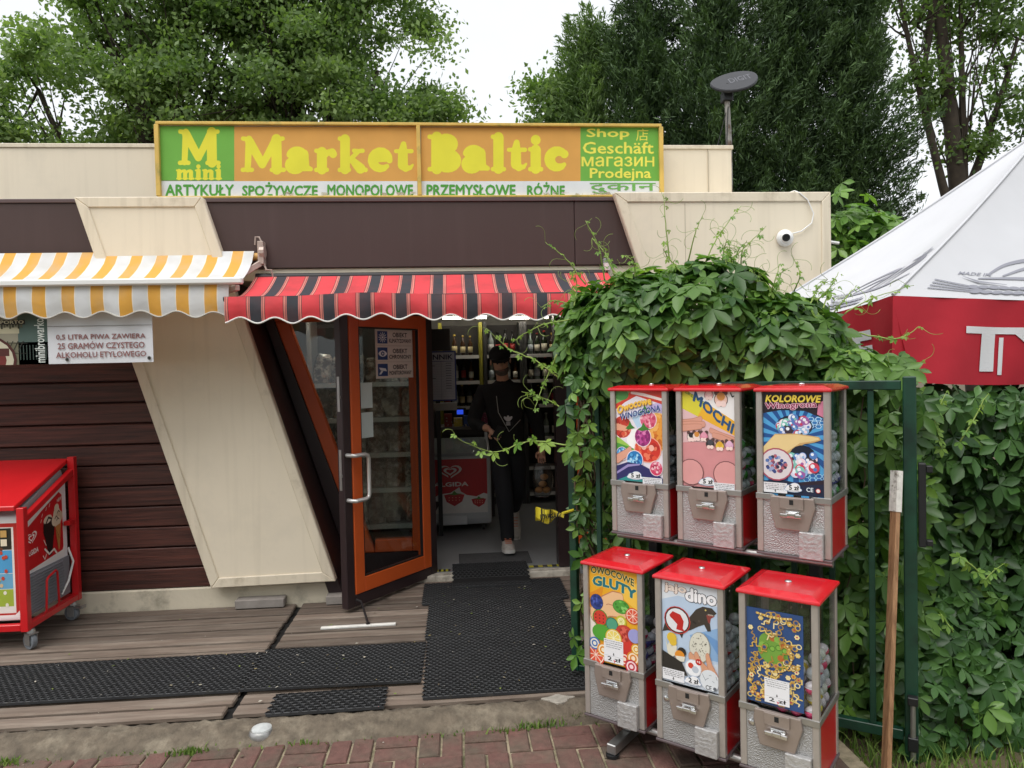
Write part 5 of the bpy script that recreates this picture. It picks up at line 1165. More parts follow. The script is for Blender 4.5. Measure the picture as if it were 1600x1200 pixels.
# ================================================================== beer garden parasol
par_ = thing('parasol', 'large white parasol with red valance and white letters, behind the gate', 'parasol', (3.85, -1.25, .0))
M_WCLOTH = mat('white_canvas', 'c6c7cb', .75, var=.05, vscale=2.5, bump=.6, bscale=2.2, stretch=(1, 1.6, .6)); M_RCLOTH = mat('red_canvas', 'bd2032', .7, var=.1, vscale=3, bump=.6, bscale=4)
C1 = at(1395, 462, -5.6 + 3.45); EZ = C1.z
pdl, pdr = Vector((-.03, 1, 0)), Vector((.9988, .05, 0))
cor = [C1, C1 + pdr * 3.3, C1 + pdr * 3.3 + pdl * 1.6, C1 + pdl * 1.6]       # anticlockwise
ctr = (cor[0] + cor[2]) / 2; AP = Vector((ctr.x, ctr.y, 3.26))
def face_fn(A, B, sagk=.05, edges=.09):
    def fn(s, t):
        e = A.lerp(B, s); p = e.lerp(AP, t)
        side = math.sin(math.pi * s); p = p - Vector((0, 0, 1)) * (sagk * math.sin(math.pi * t) * (.4 + .6 * side) * 1.6 + .045 * side * (1 - t))
        p = p + (ctr - e).normalized() * (edges * side * (1 - t) * .5)
        return p
    return fn
faces = []
for i in range(4):
    A, B = cor[i], cor[(i + 1) % 4]; fn = face_fn(A, B); faces.append(fn)
    grid_mesh('canopy_panel', M_WCLOTH, 64, 40, fn, par_)
    out = ((A + B) / 2 - ctr).normalized(); Lf = (B - A).length
    def vf(s, t, fn=fn, out=out, L=Lf):
        p = fn(s, 0); return p + Vector((0, 0, -(.435 + .012 * math.sin(s * L * 3.1)) * t)) + out * (.016 * math.sin(s * L * 7) * t + .03 * math.sin(s * L * 2.6 + 1) * t - .05 * t + .006 * math.sin(s * L * 17 + t * 3))
    v_ = grid_mesh('valance', M_RCLOTH, 160, 10, vf, par_); faces.append(vf)
    MB().tube([A.lerp(AP, k / 12) - Vector((0, 0, .05 * .4 * 1.6 * math.sin(math.pi * k / 12) - .006)) for k in range(13)], .009, 6).build('seam', mat('white_canvas'), par_, smooth=True)
MB().tube([(ctr.x, ctr.y, 0), (ctr.x, ctr.y, AP.z - .05)], .04, 14).build('pole', M_WHITE, par_, smooth=True)
for i in range(4): MB().bar(Vector((ctr.x, ctr.y, AP.z - .25)), cor[i] + (ctr - cor[i]).normalized() * .12 - Vector((0, 0, .03)), .03, .04).build('rib', M_WHITE, par_)
MB().box((ctr.x - .3, ctr.y - .3, .021), (ctr.x + .3, ctr.y + .3, .09)).build('base_weight', M_DARK, par_, bevel=.01)
# corners run anticlockwise, so along every panel s grows left to right as seen from outside
def on_face(fn, outv):
    def f(u, v):
        s = max(0, min(1, u)); v = max(0, min(1, v)); p = fn(s, v); e = .01
        n = (fn(min(s + e, 1), v) - fn(max(s - e, 0), v)).cross(fn(s, min(v + e, 1)) - fn(s, max(v - e, 0))).normalized()
        if n.dot(outv) < 0: n = -n
        return p + n * .0035, n
    return f
LR = (cor[1] - cor[0]).length
oR = ((cor[0] + cor[1]) / 2 - ctr).normalized(); oL = ((cor[3] + cor[0]) / 2 - ctr).normalized(); UPV = Vector((0, 0, 1))
fR = on_face(faces[0], oR + UPV); vR = on_face(faces[1], oR); fL = on_face(faces[6], oL + UPV); vL = on_face(faces[7], oL)
GREY = '8f909a'
def fine(pr, v, f, col, cell=.02):  # split big triangles so that print follows the cloth
    k = pr.z + 1; pr.z = k
    for t in f:
        P0 = [v[i] for i in t]
        for q in range(1, len(P0) - 1):
            st = [(P0[0], P0[q], P0[q + 1])]
            while st:
                a, b, c = st.pop(); d = [math.dist(a, b), math.dist(b, c), math.dist(c, a)]; m = max(d)
                if m > cell:
                    j = d.index(m); tri = [(a, b, c), (b, c, a), (c, a, b)][j]; mid = ((tri[0][0] + tri[1][0]) / 2, (tri[0][1] + tri[1][1]) / 2)
                    st += [(tri[0], mid, tri[2]), (mid, tri[1], tri[2])]
                else: pr.tris([a, b, c], [(0, 1, 2)], col, k)
def fshape(pr, polys, col): v, f = union(polys); fine(pr, v, f, col)
def ftext(pr, body, x0, y0, x1, y1, col, bold=0, italic=0):
    v, f, (a, b, c, d) = text_tris(body, bold, italic); fine(pr, [(x0 + (x - a) / (c - a) * (x1 - x0), y0 + (y - b) / (d - b) * (y1 - y0)) for x, y in v], f, col)
def canopy_print():
    p = Print(); m = 1 / LR        # u per metre
    def S(pts, k=1.0): fshape(p, [[(x, y) for x, y in q] for q in stroke([(a, b, w_) for a, b, w_ in pts])], GREY)
    ftext(p, 'MADE IN', .088, .083, .16, .094, GREY, .015)
    def loop(pts, wd, cx=.30, cy=.125, sx=.155, sy=.105):
        P = [Vector((cx + x * sx, cy + y * sy)) for x, y in pts]; out = []; nP = len(P)
        for i in range(nP - 1):
            p0, p1, p2, p3 = P[max(0, i - 1)], P[i], P[i + 1], P[min(nP - 1, i + 2)]
            for q in range(5):
                t = q / 5; c = .5 * ((2 * p1) + (p2 - p0) * t + (2 * p0 - 5 * p1 + 4 * p2 - p3) * t * t + (3 * p1 - p0 - 3 * p2 + p3) * t ** 3); g = (i + t) / (nP - 1); out.append((c.x, c.y, wd * (.35 + .65 * math.sin(math.pi * g))))
        out.append((P[-1].x, P[-1].y, wd * .35)); S(out)
    loop([(-.95, -.35), (-.75, .05), (-.35, .3), (.05, .3), (-.05, .12), (-.4, -.02), (-.72, -.35)], .016)
    loop([(-.3, -.4), (-.05, .0), (.14, .36)], .014); loop([(.02, -.35), (.3, .1), (.72, .42), (.78, .22), (.5, -.02), (.28, -.36)], .015)
    loop([(-1.05, -.5), (-.4, -.42), (.3, -.46), (.95, -.32)], .012); loop([(.28, .52), (.55, .54), (.82, .64)], .013); loop([(.5, .5), (.6, .86)], .009); loop([(.46, .68), (.7, .75)], .009)
    for k in range(4): S([(.05, .030 + k * .010, .0035), (.13, .024 + k * .006, .0035), (.16, .028, .0035)])
    for k in range(9):
        x = .135 + k * .021; fshape(p, [circ(x, .041, .0115, .0062, 10, rot=-.1)], GREY); fshape(p, [circ(x + .01, .023, .0115, .0062, 10, rot=.15)], GREY)
    S([(.10, .075, .001), (.14, .058, .006), (.20, .052, .002)])
    return p
m_pr = mat('canvas_print', attr='Col', rough=.8, var=.03)
canopy_print().build('canopy_print', lambda u, v: fR(u * .91, v * 1.5), par_, m_pr)
canopy_print().build('canopy_print', lambda u, v: fL(.25 + u * 1.55, v * 1.5), par_, m_pr)
vp = Print(); hh0 = .18
def letter(polys): fshape(vp, polys, 'e6e6ea')
def bx(x0, y0, x1, y1): return [(x0, y0), (x1, y0), (x1, y1), (x0, y1)]
# T and Y share one top bar, a thin second stroke runs inside the stem
x = .40 / LR; m = 1 / LR
letter([bx(x, .60, x + .40 * m, .68), bx(x + .10 * m, .16, x + .185 * m, .61)])
letter([bx(x + .21 * m, .12, x + .235 * m, .56)])
letter([[(x + .30 * m, .60), (x + .40 * m, .60), (x + .52 * m, .40), (x + .46 * m, .34)], [(x + .62 * m, .68), (x + .72 * m, .68), (x + .52 * m, .34), (x + .47 * m, .40)], bx(x + .455 * m, .16, x + .545 * m, .40)])
xx = x + .78 * m
for ch in 'SKIE':
    wd = (.12 if ch == 'I' else .34) * m; ftext(vp, ch, xx, .16, xx + wd, .68, 'e6e6ea', .05); xx += wd + .07 * m
vp.build('valance_lettering', lambda u, v: (lambda q: (q[0] + q[1] * .0005, q[1]))(vR(u, 1 - v)), par_, m_pr)
vp.build('valance_lettering', lambda u, v: (lambda q: (q[0] + q[1] * .0005, q[1]))(vL(u * 1.1, 1 - v)), par_, m_pr)
# ================================================================== inside the shop
M_SHELF = mat('shelf_grey', '9a9a98', .5, var=.06); M_YUP = mat('yellow_upright', '8f8a2c', .5)
def shelf_unit(label, x0, x1, zs, yb, depth, upr=M_YUP):
    t = thing('shelf_unit', label, 'shelf', ((x0 + x1) / 2, yb, .171))
    for x in (x0, x1): MB().box((x - .02, yb - depth, .171), (x + .02, yb, 2.3)).build('upright', upr, t)
    MB().box((x0 + .021, yb - .015, .3), (x1 - .021, yb, 2.28)).build('back_board', mat('shelf_back', '2c2926', .7), t)
    for z in zs:
        MB().box((x0 + .021, yb - depth, z - .02), (x1 - .021, yb - .016, z)).build('shelf_board', M_SHELF, t)
        MB().box((x0 + .021, yb - depth - .006, z - .035), (x1 - .021, yb - depth - .001, z + .005)).build('price_rail', mat('price_rail', 'c9c8c2', .5), t)
    return t
BYK = 2.95
def bottle_mesh(kind, glass, lab, cap):
    r, h = ((.036, .29), (.032, .26), (.04, .30), (.034, .32))[kind]
    mb = MB(); mb.lathe([(r, 0), (r, h * .55), (r * .95, h * .62), (r * .42, h * .76), (r * .38, h * .96)], (0, 0, 0), 12)
    mb.cur = 1; mb.lathe([(r * 1.02, h * .15), (r * 1.02, h * .45)], (0, 0, 0), 12); mb.cur = 2; mb.lathe([(r * .44, h * .93), (r * .44, h)], (0, 0, 0), 10)
    me = mesh_only(mb, 'bottle', [mat('bottle_' + glass, glass, .12, var=.05), mat('bottle_label_' + lab, lab, .5, var=.1, vscale=30), mat('bottle_cap_' + cap, cap, .4)]); me.polygons.foreach_set('use_smooth', [True] * len(me.polygons)); return me
BM = [bottle_mesh(0, '26301f', 'cfc9b4', '8a1f1c'), bottle_mesh(1, '3a2414', 'c9b98a', 'b59a3a'), bottle_mesh(2, '9aa3a0', 'd6d6d2', '2a3a6a'), bottle_mesh(3, '1c1a18', '9a2a22', '1a1a1a'), bottle_mesh(0, '7d8a80', 'b9c3c9', 'b5b5b0'), bottle_mesh(1, '5a3a1c', 'd9d3c0', '2a2a2a')]
units = []
for ux0, ux1, zs, nm in (((at(690, 600, BYK).x), at(751, 600, BYK).x, None, 'drinks shelf behind the ice cream chest'), (at(755, 600, BYK).x + .02, at(812, 600, BYK).x, None, 'drinks shelf directly behind the man'), (at(815, 600, BYK).x + .02, at(905, 600, BYK).x, None, 'drinks shelf right of the man')):
    zz = [at(760, p, BYK - .3).z for p in (555, 595, 634)] + [.95, .6, .3]
    shelf_unit('tall metal ' + nm, ux0, ux1, zz, BYK, .3, M_YUP if 'chest' in nm else mat('dark_upright', '3a3a38', .5))
    rr = random.Random(int(ux0 * 100))
    for k, z in enumerate(zz[:4]):
        x = ux0 + .07; gone = rr.random() * .1
        while x < ux1 - .06:
            if rr.random() > .08:
                bk = rr.randrange(6); o = bpy.data.objects.new('bottle', BM[bk]); COL.objects.link(o); o.location = (x, BYK - .22 + rr.uniform(-.02, .02), z + .001); o.rotation_euler.z = rr.uniform(-.5, .5); s_ = rr.uniform(.85, 1.0); o.scale = (s_, s_, min(s_, .95))
                tag(o, '%s bottle in the %s row of the %s' % (('dark green', 'brown', 'clear', 'black', 'grey', 'amber')[bk], ('top', 'second', 'third', 'fourth')[k], nm), 'bottle', 'bottles on the ' + nm)
            x += rr.uniform(.078, .1)
# lit tube lamps; the third is an added one that brightens the bag rack
M_TUBE = mat('lit_tube', 'fff6e8', .5, var=0, emit=15)
for a, b, lb in ((at(692, 497, 2.5), at(760, 497, 2.5), 'above the price board'), (at(784, 497, 2.5), at(856, 497, 2.5), 'above the man'), (Vector((-1.3, .4, 2.42)), Vector((-.4, .4, 2.42)), 'added to brighten the rack of bags')):
    YT = .36 if a.x < -1 else 2.5; t = thing('tube_lamp', 'lit white tube lamp inside the shop, ' + lb, 'lamp', tuple((a + b) / 2))
    MB().tube([(a.x, YT, a.z), (b.x, YT, a.z)], .013, 10).build('tube', M_TUBE, t, smooth=True); MB().box((a.x - .03, YT - .02, a.z + .016), (b.x + .03, YT + .04, a.z + .05)).build('housing', M_WHITE, t)
    MB().tube([(a.x + .1, YT + .01, a.z + .051), (a.x + .1, YT + .01, 2.6)], .006, 6).tube([(b.x - .1, YT + .01, a.z + .051), (b.x - .1, YT + .01, 2.6)], .006, 6).build('hanger', M_DARK, t)
# ice cream chest inside
fy_ = 1.35; q0, q1 = at(640, 820, fy_), at(769, 820, fy_)
ch = thing('ice_cream_chest', 'grey ice cream chest freezer with red strawberry print inside the shop', 'freezer', ((q0.x + q1.x) / 2, fy_, .17))
prof = [(fy_ + .02, .24), (fy_, .30), (fy_ - .0, .92), (fy_ + .55, 1.05), (fy_ + .6, .24)]; mb = MB(); n = len(prof)
v = [(q0.x - .5, y, z) for y, z in prof] + [(q1.x, y, z) for y, z in prof]; mb.add(v, [tuple(range(n)), tuple(range(2 * n - 1, n - 1, -1))] + [(i, i + n, (i + 1) % n + n, (i + 1) % n) for i in range(n)])
mb.build('body', mat('chest_grey', 'b5b6b8', .4, var=.05), ch, bevel=.02, segs=3)
MB().bar((q1.x - .02, fy_ + .01, .945), (q1.x - .02, fy_ + .57, 1.08), .03, .03).bar((q0.x - .48, fy_ + .0, .935), (q1.x, fy_ + .0, .935), .03, .03).build('lid_frame', M_GREYP, ch, bevel=.004)
mb = MB().add([(q0.x - .47, fy_ + .02, .94), (q1.x - .03, fy_ + .02, .94), (q1.x - .03, fy_ + .56, 1.065), (q0.x - .47, fy_ + .56, 1.065)], [(0, 1, 2, 3)]); mb.build('glass_lid', glass_mat('lid_glass', (.7, .74, .74), 1.2), ch)
MB().box((q1.x - .48, fy_ - .028, .25), (q1.x - .24, fy_ - .004, .34)).build('vent_cover', mat('chest_white', 'c9cacc', .5), ch, bevel=.004)
for x in (q1.x - .08, q1.x - .8): MB().lathe([(.028, -.012), (.03, 0), (.028, .012)], (x, fy_ + .08, .2), 14, Matrix.Rotation(R(90), 3, 'Y')).box((x - .012, fy_ + .06, .2), (x + .012, fy_ + .1, .24)).build('caster', M_DARK, ch)
pr = Print(); pr.rect(0, 0, 1, 1, 'b3161d'); heart(pr, .5, .78, .17, 'd9cfcb', 'b3161d'); pr.text('ALGIDA', .28, .50, .74, .575, 'd9cfcb', .035)
pr.shapes([[(0, 0), (0, .25), (.08, .32), (.2, .24), (.35, .36), (.5, .38), (.62, .48), (.64, .40), (.72, .33), (.85, .3), (.95, .36), (1, .34), (1, 0)]], 'd6d0cc')
for x, y, s_ in ((.55, .27, .14), (.88, .2, .1)):
    pr.shapes([[(x - s_, y + s_ * .5), (x, y + s_ * .75), (x + s_, y + s_ * .5), (x + s_ * .75, y - s_ * .4), (x, y - s_), (x - s_ * .75, y - s_ * .4)]], 'b01d22'); pr.shapes([[(x - s_ * .7, y + s_ * .6), (x - s_ * .2, y + s_ * .7), (x, y + s_ * 1.05), (x + s_ * .25, y + s_ * .7), (x + s_ * .8, y + s_ * .62), (x, y + s_ * .45)]], '4a7a2f')
    for k in range(8): pr.disc(x - s_ * .5 + (k % 4) * s_ * .33, y - s_ * .2 + (k // 4) * s_ * .35, .008, 'e0a58c', n=6)
pr.shapes([[(.1, .1), (.3, .06), (.36, .22), (.14, .27)]], '2c1a16'); pr.line([(.22, .085), (.25, .245)], .01, '46302a'); pr.line([(.12, .18), (.33, .145)], .01, '46302a')
pr.build('front_print', plane_fn((q1.x - .76, fy_ - .0018, .36), (.72, 0, 0), (0, 0, .53)), ch, INK)
# price list board
by_ = 1.2; a, b = at(640, 628, by_), at(712, 548, by_)
bd = thing('price_board', 'white price list board with blue frame inside the door', 'notice board', ((a.x + b.x) / 2, by_, a.z))
MB().box((a.x, by_, a.z), (b.x, by_ + .02, b.z)).build('frame', mat('blue_frame', '223a8a', .4), bd, bevel=.004); MB().box((b.x - .3, by_ + .0, b.z + .005), (b.x - .05, by_ + .1, b.z + .21)).build('box', M_BLACK, bd)
MB().box((b.x - .2, by_ + .022, .171), (b.x - .16, by_ + .05, b.z)).build('post', M_DARK, bd)
pr = Print(); pr.rect(.03, .03, .97, .97, 'b9bfcc'); pr.text('CENNIK', .30, .83, .93, .93, '1f2c55', .03); pr.rect(.05, .79, .95, .80, '223a8a')
rr = random.Random(8)
for i in range(14):
    y = .75 - i * .05; pr.rect(.05, y - .012, .95, y - .01, '5d6a92')
    if i < 11: pr.rect(.07, y, .07 + rr.uniform(.2, .5), y + .012, '4a5068'); pr.rect(.78, y, .9, y + .012, '4a5068')
pr.rect(.68, .05, .685, .79, '5d6a92'); pr.build('print', plane_fn((a.x, by_ - .0012, a.z), (b.x - a.x, 0, 0), (0, 0, b.z - a.z)), bd)
MB().box((a.x + .1, by_ - .01, a.z - .09), (b.x, by_ + .12, a.z - .02)).build('ledge', mat('ledge_grey', '9a9894', .5), bd)
# counter with boxes of sweets and a small lit screen
ct = thing('shop_counter', 'dark shop counter in front of the bottle shelves', 'counter', (.3, 2.1, .17)); cz = 1.12
MB().box((at(690, 660, 2.0).x, 2.0, .171), (at(770, 660, 2.0).x, 2.4, cz)).build('cabinet', mat('counter_dark', '3b3330', .6, var=.1), ct, bevel=.006); MB().box((at(688, 660, 2).x, 1.97, cz + .001), (at(772, 660, 2.0).x, 2.42, cz + .03)).build('worktop', mat('worktop', '6d655e', .5), ct, bevel=.004)
rr = random.Random(12); x = at(694, 650, 2.0).x
cols = ('9a2a22', 'c9b43a', '2a4a8a', 'b5b0a4', '7a1f4a', '3f6d33', 'c97a2a', 'd6d0c2')
for i in range(7):
    wd = rr.uniform(.06, .11); h = rr.uniform(.08, .17); c = cols[i]
    o = MB().box((x, 2.02, cz + .0315), (x + wd, 2.02 + .08, cz + .03 + h)).build('sweets_box', mat('carton_' + c, c, .5, var=.3, vscale=25, col2='d0c8b8', mixscale=30, mixlo=.6, mixhi=.62), bevel=.002); x += wd + .015
    tag(o, 'small %s carton on the shop counter' % ('red', 'yellow', 'blue', 'pale grey', 'purple', 'green', 'orange')[i], 'carton', 'cartons on the shop counter')
    if x > at(765, 650, 2.0).x: break
sc_ = at(718, 632, 2.0); t = thing('small_screen', 'small blue lit screen on the shop counter', 'screen', (sc_.x, 2.2, cz + .03))
MB().box((sc_.x - .07, 2.2, cz + .0305), (sc_.x + .07, 2.23, cz + .22)).build('case', M_BLACK, t, bevel=.004); MB().box((sc_.x - .03, 2.197, cz + .15), (sc_.x + .04, 2.1995, cz + .2)).build('display', mat('blue_display', '2a4ad0', .4, emit=.6), t)
# rack of bagged goods behind the window
M_BAG = mat('clear_bag', 'b0a598', .22, var=.4, vscale=26, col2='4b3c30', mixscale=16, mixlo=.42, mixhi=.55, coat=.5, objrand=.4, bump=.9, bscale=45)
rk = shelf_unit('white wire rack of bagged goods behind the door glass', -1.25, -.32, [.42, .74, 1.05, 1.36, 1.67], .98, .3, mat('rack_white', '8f8a84', .5))
bagm = []
for s_ in range(3):
    rr = random.Random(s_); ph = [rr.uniform(0, 6) for _ in range(4)]
    v = []; f = []; nu, nv = 10, 8
    for j in range(nv + 1):
        for i in range(nu):
            a = 2 * math.pi * i / nu; t_ = j / nv; w_ = .078 * (math.sin(math.pi * min(.97, max(.12, t_))) ** .22) * (1 + .12 * math.sin(3 * a + ph[0] + t_ * 5)); v.append((w_ * math.cos(a), w_ * .55 * math.sin(a) + .008 * math.sin(7 * t_ + ph[1]), .25 * t_ + .004 * math.sin(5 * a)))
    for j in range(nv):
        for i in range(nu): f.append((j * nu + i, j * nu + (i + 1) % nu, (j + 1) * nu + (i + 1) % nu, (j + 1) * nu + i))
    f += [tuple(range(nu - 1, -1, -1)), tuple(range(nv * nu, nv * nu + nu))]
    me = bpy.data.meshes.new('goods_bag'); me.from_pydata(v, [], f); me.materials.append(M_BAG); bagm.append(me)
rr = random.Random(31)
for k, z in enumerate((.42, .74, 1.05, 1.36, 1.67)):
    for i in range(6):
        o = bpy.data.objects.new('goods_bag', rr.choice(bagm)); COL.objects.link(o); o.location = (-1.15 + i * .148 + rr.uniform(-.01, .01), .77 + rr.uniform(-.03, .03), z + .006); o.rotation_euler = (rr.uniform(-.2, .08), rr.uniform(-.16, .16), rr.uniform(-.7, .7)); o.scale = (rr.uniform(1.0, 1.2), 1.2, rr.uniform(.85, 1.08))
        tag(o, 'plastic bag of goods on the %s rack shelf behind the door glass' % ('bottom', 'second lowest', 'middle', 'second highest', 'top')[k], 'bag', 'bags on the rack shelf %s' % ('one', 'two', 'three', 'four', 'five')[k])

# ================================================================== the man walking out
def skin(name, pts, edges, root, m, parent, sub=2):
    me = bpy.data.meshes.new(name); me.from_pydata([p[:3] for p in pts], edges, []); o = bpy.data.objects.new(name, me); COL.objects.link(o)
    o.modifiers.new('skin', 'SKIN').use_smooth_shade = True
    if not me.skin_vertices:
        bm = bmesh.new(); bm.from_mesh(me); bm.verts.layers.skin.verify(); bm.to_mesh(me); bm.free()
    for i, p in enumerate(pts):
        r_ = p[3] if isinstance(p[3], tuple) else (p[3], p[3]); me.skin_vertices[0].data[i].radius = r_; me.skin_vertices[0].data[i].use_root = (i == root)
    s_ = o.modifiers.new('sub', 'SUBSURF'); s_.levels = sub; s_.render_levels = sub
    ev = o.evaluated_get(bpy.context.evaluated_depsgraph_get()); nm = bpy.data.meshes.new_from_object(ev); bpy.data.objects.remove(o); bpy.data.meshes.remove(me)
    nm.name = name; nm.materials.clear(); nm.materials.append(m); nm.polygons.foreach_set('use_smooth', [True] * len(nm.polygons))
    ob = bpy.data.objects.new(name, nm); link(ob, parent); return ob
PX, PY = .46, .72
man = thing('person', 'man in black cap, black hoodie and dark trousers looking at his phone in the doorway', 'person', (PX, PY, .17))
M_SKIN = mat('skin', 'c4957c', .55, var=.06, vscale=20); M_HOOD = mat('black_fleece', '141416', .9, var=.15, vscale=20, bump=.25, bscale=25); M_TROU = mat('dark_trousers', '17181d', .85, var=.12, vscale=12, bump=.2, bscale=18)
def P3(x, y, z, r): return (PX + x, PY + y, .17 + z, r)
B_ = [P3(0, .02, .93, (.09, .07)), P3(-.01, .0, 1.12, (.10, .07)), P3(-.02, .0, 1.34, (.12, .08)), P3(-.03, -.02, 1.46, (.07, .06)), P3(-.04, -.05, 1.53, (.052, .055)), P3(-.055, -.085, 1.61, (.066, .08)), P3(-.055, -.085, 1.69, (.07, .085)), P3(-.05, -.07, 1.745, (.05, .06)),
      P3(-.22, .0, 1.40, .058), P3(-.31, -.04, 1.12, .045), P3(-.17, -.23, 1.08, .03), P3(.18, .0, 1.40, .058), P3(.26, .03, 1.11, .045), P3(.29, -.09, .87, .03),
      P3(-.08, .0, .84, .06), P3(-.05, -.13, .49, .045), P3(-.03, -.11, .10, .034), P3(-.03, -.2, .045, .03), P3(.08, .03, .84, .06), P3(.08, .10, .47, .045), P3(.07, .40, .25, .034), P3(.07, .36, .16, .03)]
skin('body', B_, [(0, 1), (1, 2), (2, 3), (3, 4), (4, 5), (5, 6), (6, 7), (2, 8), (8, 9), (9, 10), (2, 11), (11, 12), (12, 13), (0, 14), (14, 15), (15, 16), (16, 17), (0, 18), (18, 19), (19, 20), (20, 21)], 0, M_SKIN, man)
H_ = [P3(0, .02, .79, (.165, .125)), P3(-.01, .0, 1.1, (.175, .125)), P3(-.02, .0, 1.33, (.19, .13)), P3(-.03, .0, 1.45, (.12, .10)), P3(-.035, .03, 1.51, (.085, .08)), P3(-.215, .0, 1.39, .088), P3(-.315, -.04, 1.12, .07), P3(-.205, -.195, 1.085, .05), P3(.175, .0, 1.39, .088), P3(.265, .03, 1.11, .07), P3(.288, -.07, .91, .05)]
hood = skin('hoodie', H_, [(0, 1), (1, 2), (2, 3), (3, 4), (2, 5), (5, 6), (6, 7), (2, 8), (8, 9), (9, 10)], 0, M_HOOD, man)
T__ = [P3(0, .02, 1.0, (.13, .09)), P3(-.08, .0, .80, .098), P3(-.05, -.12, .49, .082), P3(-.03, -.10, .20, .066), P3(-.03, -.11, .055, .064), P3(.08, .03, .80, .098), P3(.08, .09, .47, .08), P3(.07, .40, .25, .062)]
skin('trousers', T__, [(0, 1), (1, 2), (2, 3), (3, 4), (0, 5), (5, 6), (6, 7)], 0, M_TROU, man)
# cap, beard, features
hd = Vector((PX - .055, PY - .085, .17 + 1.66)); HT = Matrix.Translation(hd) @ Matrix.Rotation(R(18), 4, 'X') @ Matrix.Rotation(R(-6), 4, 'Y')
cap = MB(); cap.lathe([(.096, .03), (.097, .055), (.088, .09), (.06, .118), (.02, .13), (.0005, .131)], HT @ Vector((0, .01, .01)), 24, HT.to_3x3()).prismz([(.08 * math.cos(a), -.07 - .085 * math.sin(a) ** .8) for a in [math.pi * i / 10 for i in range(11)]], .036, .043, HT)
cap.build('cap', mat('black_cap', '121214', .85, var=.1), man, smooth=True)
brd = MB(); brd.lathe([(.02, -.122), (.045, -.112), (.062, -.085), (.066, -.058), (.05, -.05)], HT @ Vector((0, -.024, .0)), 18, HT.to_3x3()); brd.build('beard', mat('grey_beard', '5d534c', .95, var=.25, vscale=60), man, smooth=True)
fc = MB(); fc.add([(-.014, -.088, -.01), (.014, -.088, -.01), (.0, -.118, -.018), (.0, -.085, .03)], [(0, 1, 2), (1, 3, 2), (3, 0, 2)], HT); fc.ball(HT @ Vector((-.085, .0, .0)), .022, 8, sq=(.4, .8, 1.2)); fc.ball(HT @ Vector((.085, .0, .0)), .022, 8, sq=(.4, .8, 1.2)); fc.build('nose_and_ears', M_SKIN, man, smooth=True)
ey = MB(); ey.ball(HT @ Vector((-.032, -.082, .012)), .009, 8).ball(HT @ Vector((.032, -.082, .012)), .009, 8); ey.build('eyes', mat('eye_dark', '2a221e', .3), man, smooth=True)
MB().bar(HT @ Vector((-.022, -.1, -.052)), HT @ Vector((.022, -.1, -.052)), .01, .007).build('mouth', mat('lips', '8a5348', .5), man)
# hands: palm and five fingers
def hand(pos, Rm, curl, name):
    pts = [Vector((0, 0, 0)), Vector((0, 0, -.05)), Vector((0, 0, -.085))]; rad = [(.026, .02), (.036, .017), (.038, .015)]; ed = [(0, 1), (1, 2)]
    for i, (x, L) in enumerate(((-.028, .075), (-.009, .085), (.010, .08), (.027, .062))):
        k = len(pts); a = curl; p = Vector((x, 0, -.095)); pts.append(p); rad.append(.0095); ed.append((2, k))
        for s_ in range(3): p = p + Vector((0, -math.sin(a), -math.cos(a))) * L / 3; pts.append(p); rad.append(.009 - s_ * .001); ed.append((k + s_, k + s_ + 1)); a += curl
    k = len(pts); pts += [Vector((-.042, -.012, -.045)), Vector((-.052, -.035, -.07)), Vector((-.045, -.05, -.09))]; rad += [.012, .0105, .009]; ed += [(1, k), (k, k + 1), (k + 1, k + 2)]
    return skin(name, [(*(Vector(pos) + Rm @ p), r_) for p, r_ in zip(pts, rad)], ed, 0, M_SKIN, man, 1)
hand(P3(-.18, -.22, 1.085, 0)[:3], Matrix.Rotation(R(-50), 3, 'Y') @ Matrix.Rotation(R(-20), 3, 'X'), .45, 'hand'); hand(P3(.29, -.08, .89, 0)[:3], Matrix.Identity(3), .6, 'hand')
def shoe(T4):
    T4 = T4 @ Matrix.Scale(1.14, 4)
    mb = MB(); sec = [(-.07, .04, .085), (-.02, .043, .09), (.05, .046, .075), (.12, .048, .055), (.17, .042, .045), (.2, .025, .03)]; n = 12
    for (y, w_, h) in sec:
        for j in range(n):
            a = 2 * math.pi * j / n; mb.v.append(tuple(T4 @ Vector((w_ * math.cos(a), -y, max(0, h * .5 + h * .5 * math.sin(a) * (1 if math.sin(a) > 0 else 1.0))))))
    for i in range(len(sec) - 1):
        for j in range(n): a = i * n + j; b = i * n + (j + 1) % n; mb.f.append([a, b, b + n, a + n]); mb.m.append(0)
    mb.f += [list(range(n - 1, -1, -1)), list(range((len(sec) - 1) * n, len(sec) * n))]; mb.m += [0, 0]
    s_ = mb.build('shoe', mat('grey_trainer', 'b9b2aa', .7, var=.2, vscale=30), man, smooth='all')
    MB().prismz([(x * 1.08, y) for x, y in [(-.04, .075), (-.045, 0), (-.048, -.12), (-.035, -.2), (0, -.215), (.035, -.2), (.048, -.12), (.045, 0), (.04, .075)]], -.004, .018, T4).build('sole', mat('white_sole', 'd0cdc8', .6), s_)
    for k in range(4): MB().bar(T4 @ Vector((-.025, -.045 - k * .022, .083 - k * .008)), T4 @ Vector((.025, -.045 - k * .022, .083 - k * .008)), .007, .005).build('lace', mat('lace_orange', 'c9785a', .7), s_)
shoe(Matrix.Translation(P3(-.03, -.12, .0, 0)[:3]) @ Matrix.Rotation(R(-6), 4, 'X') @ Matrix.Translation((0, 0, .012))); shoe(Matrix.Translation(P3(.07, .40, .17, 0)[:3]) @ Matrix.Rotation(R(48), 4, 'X'))
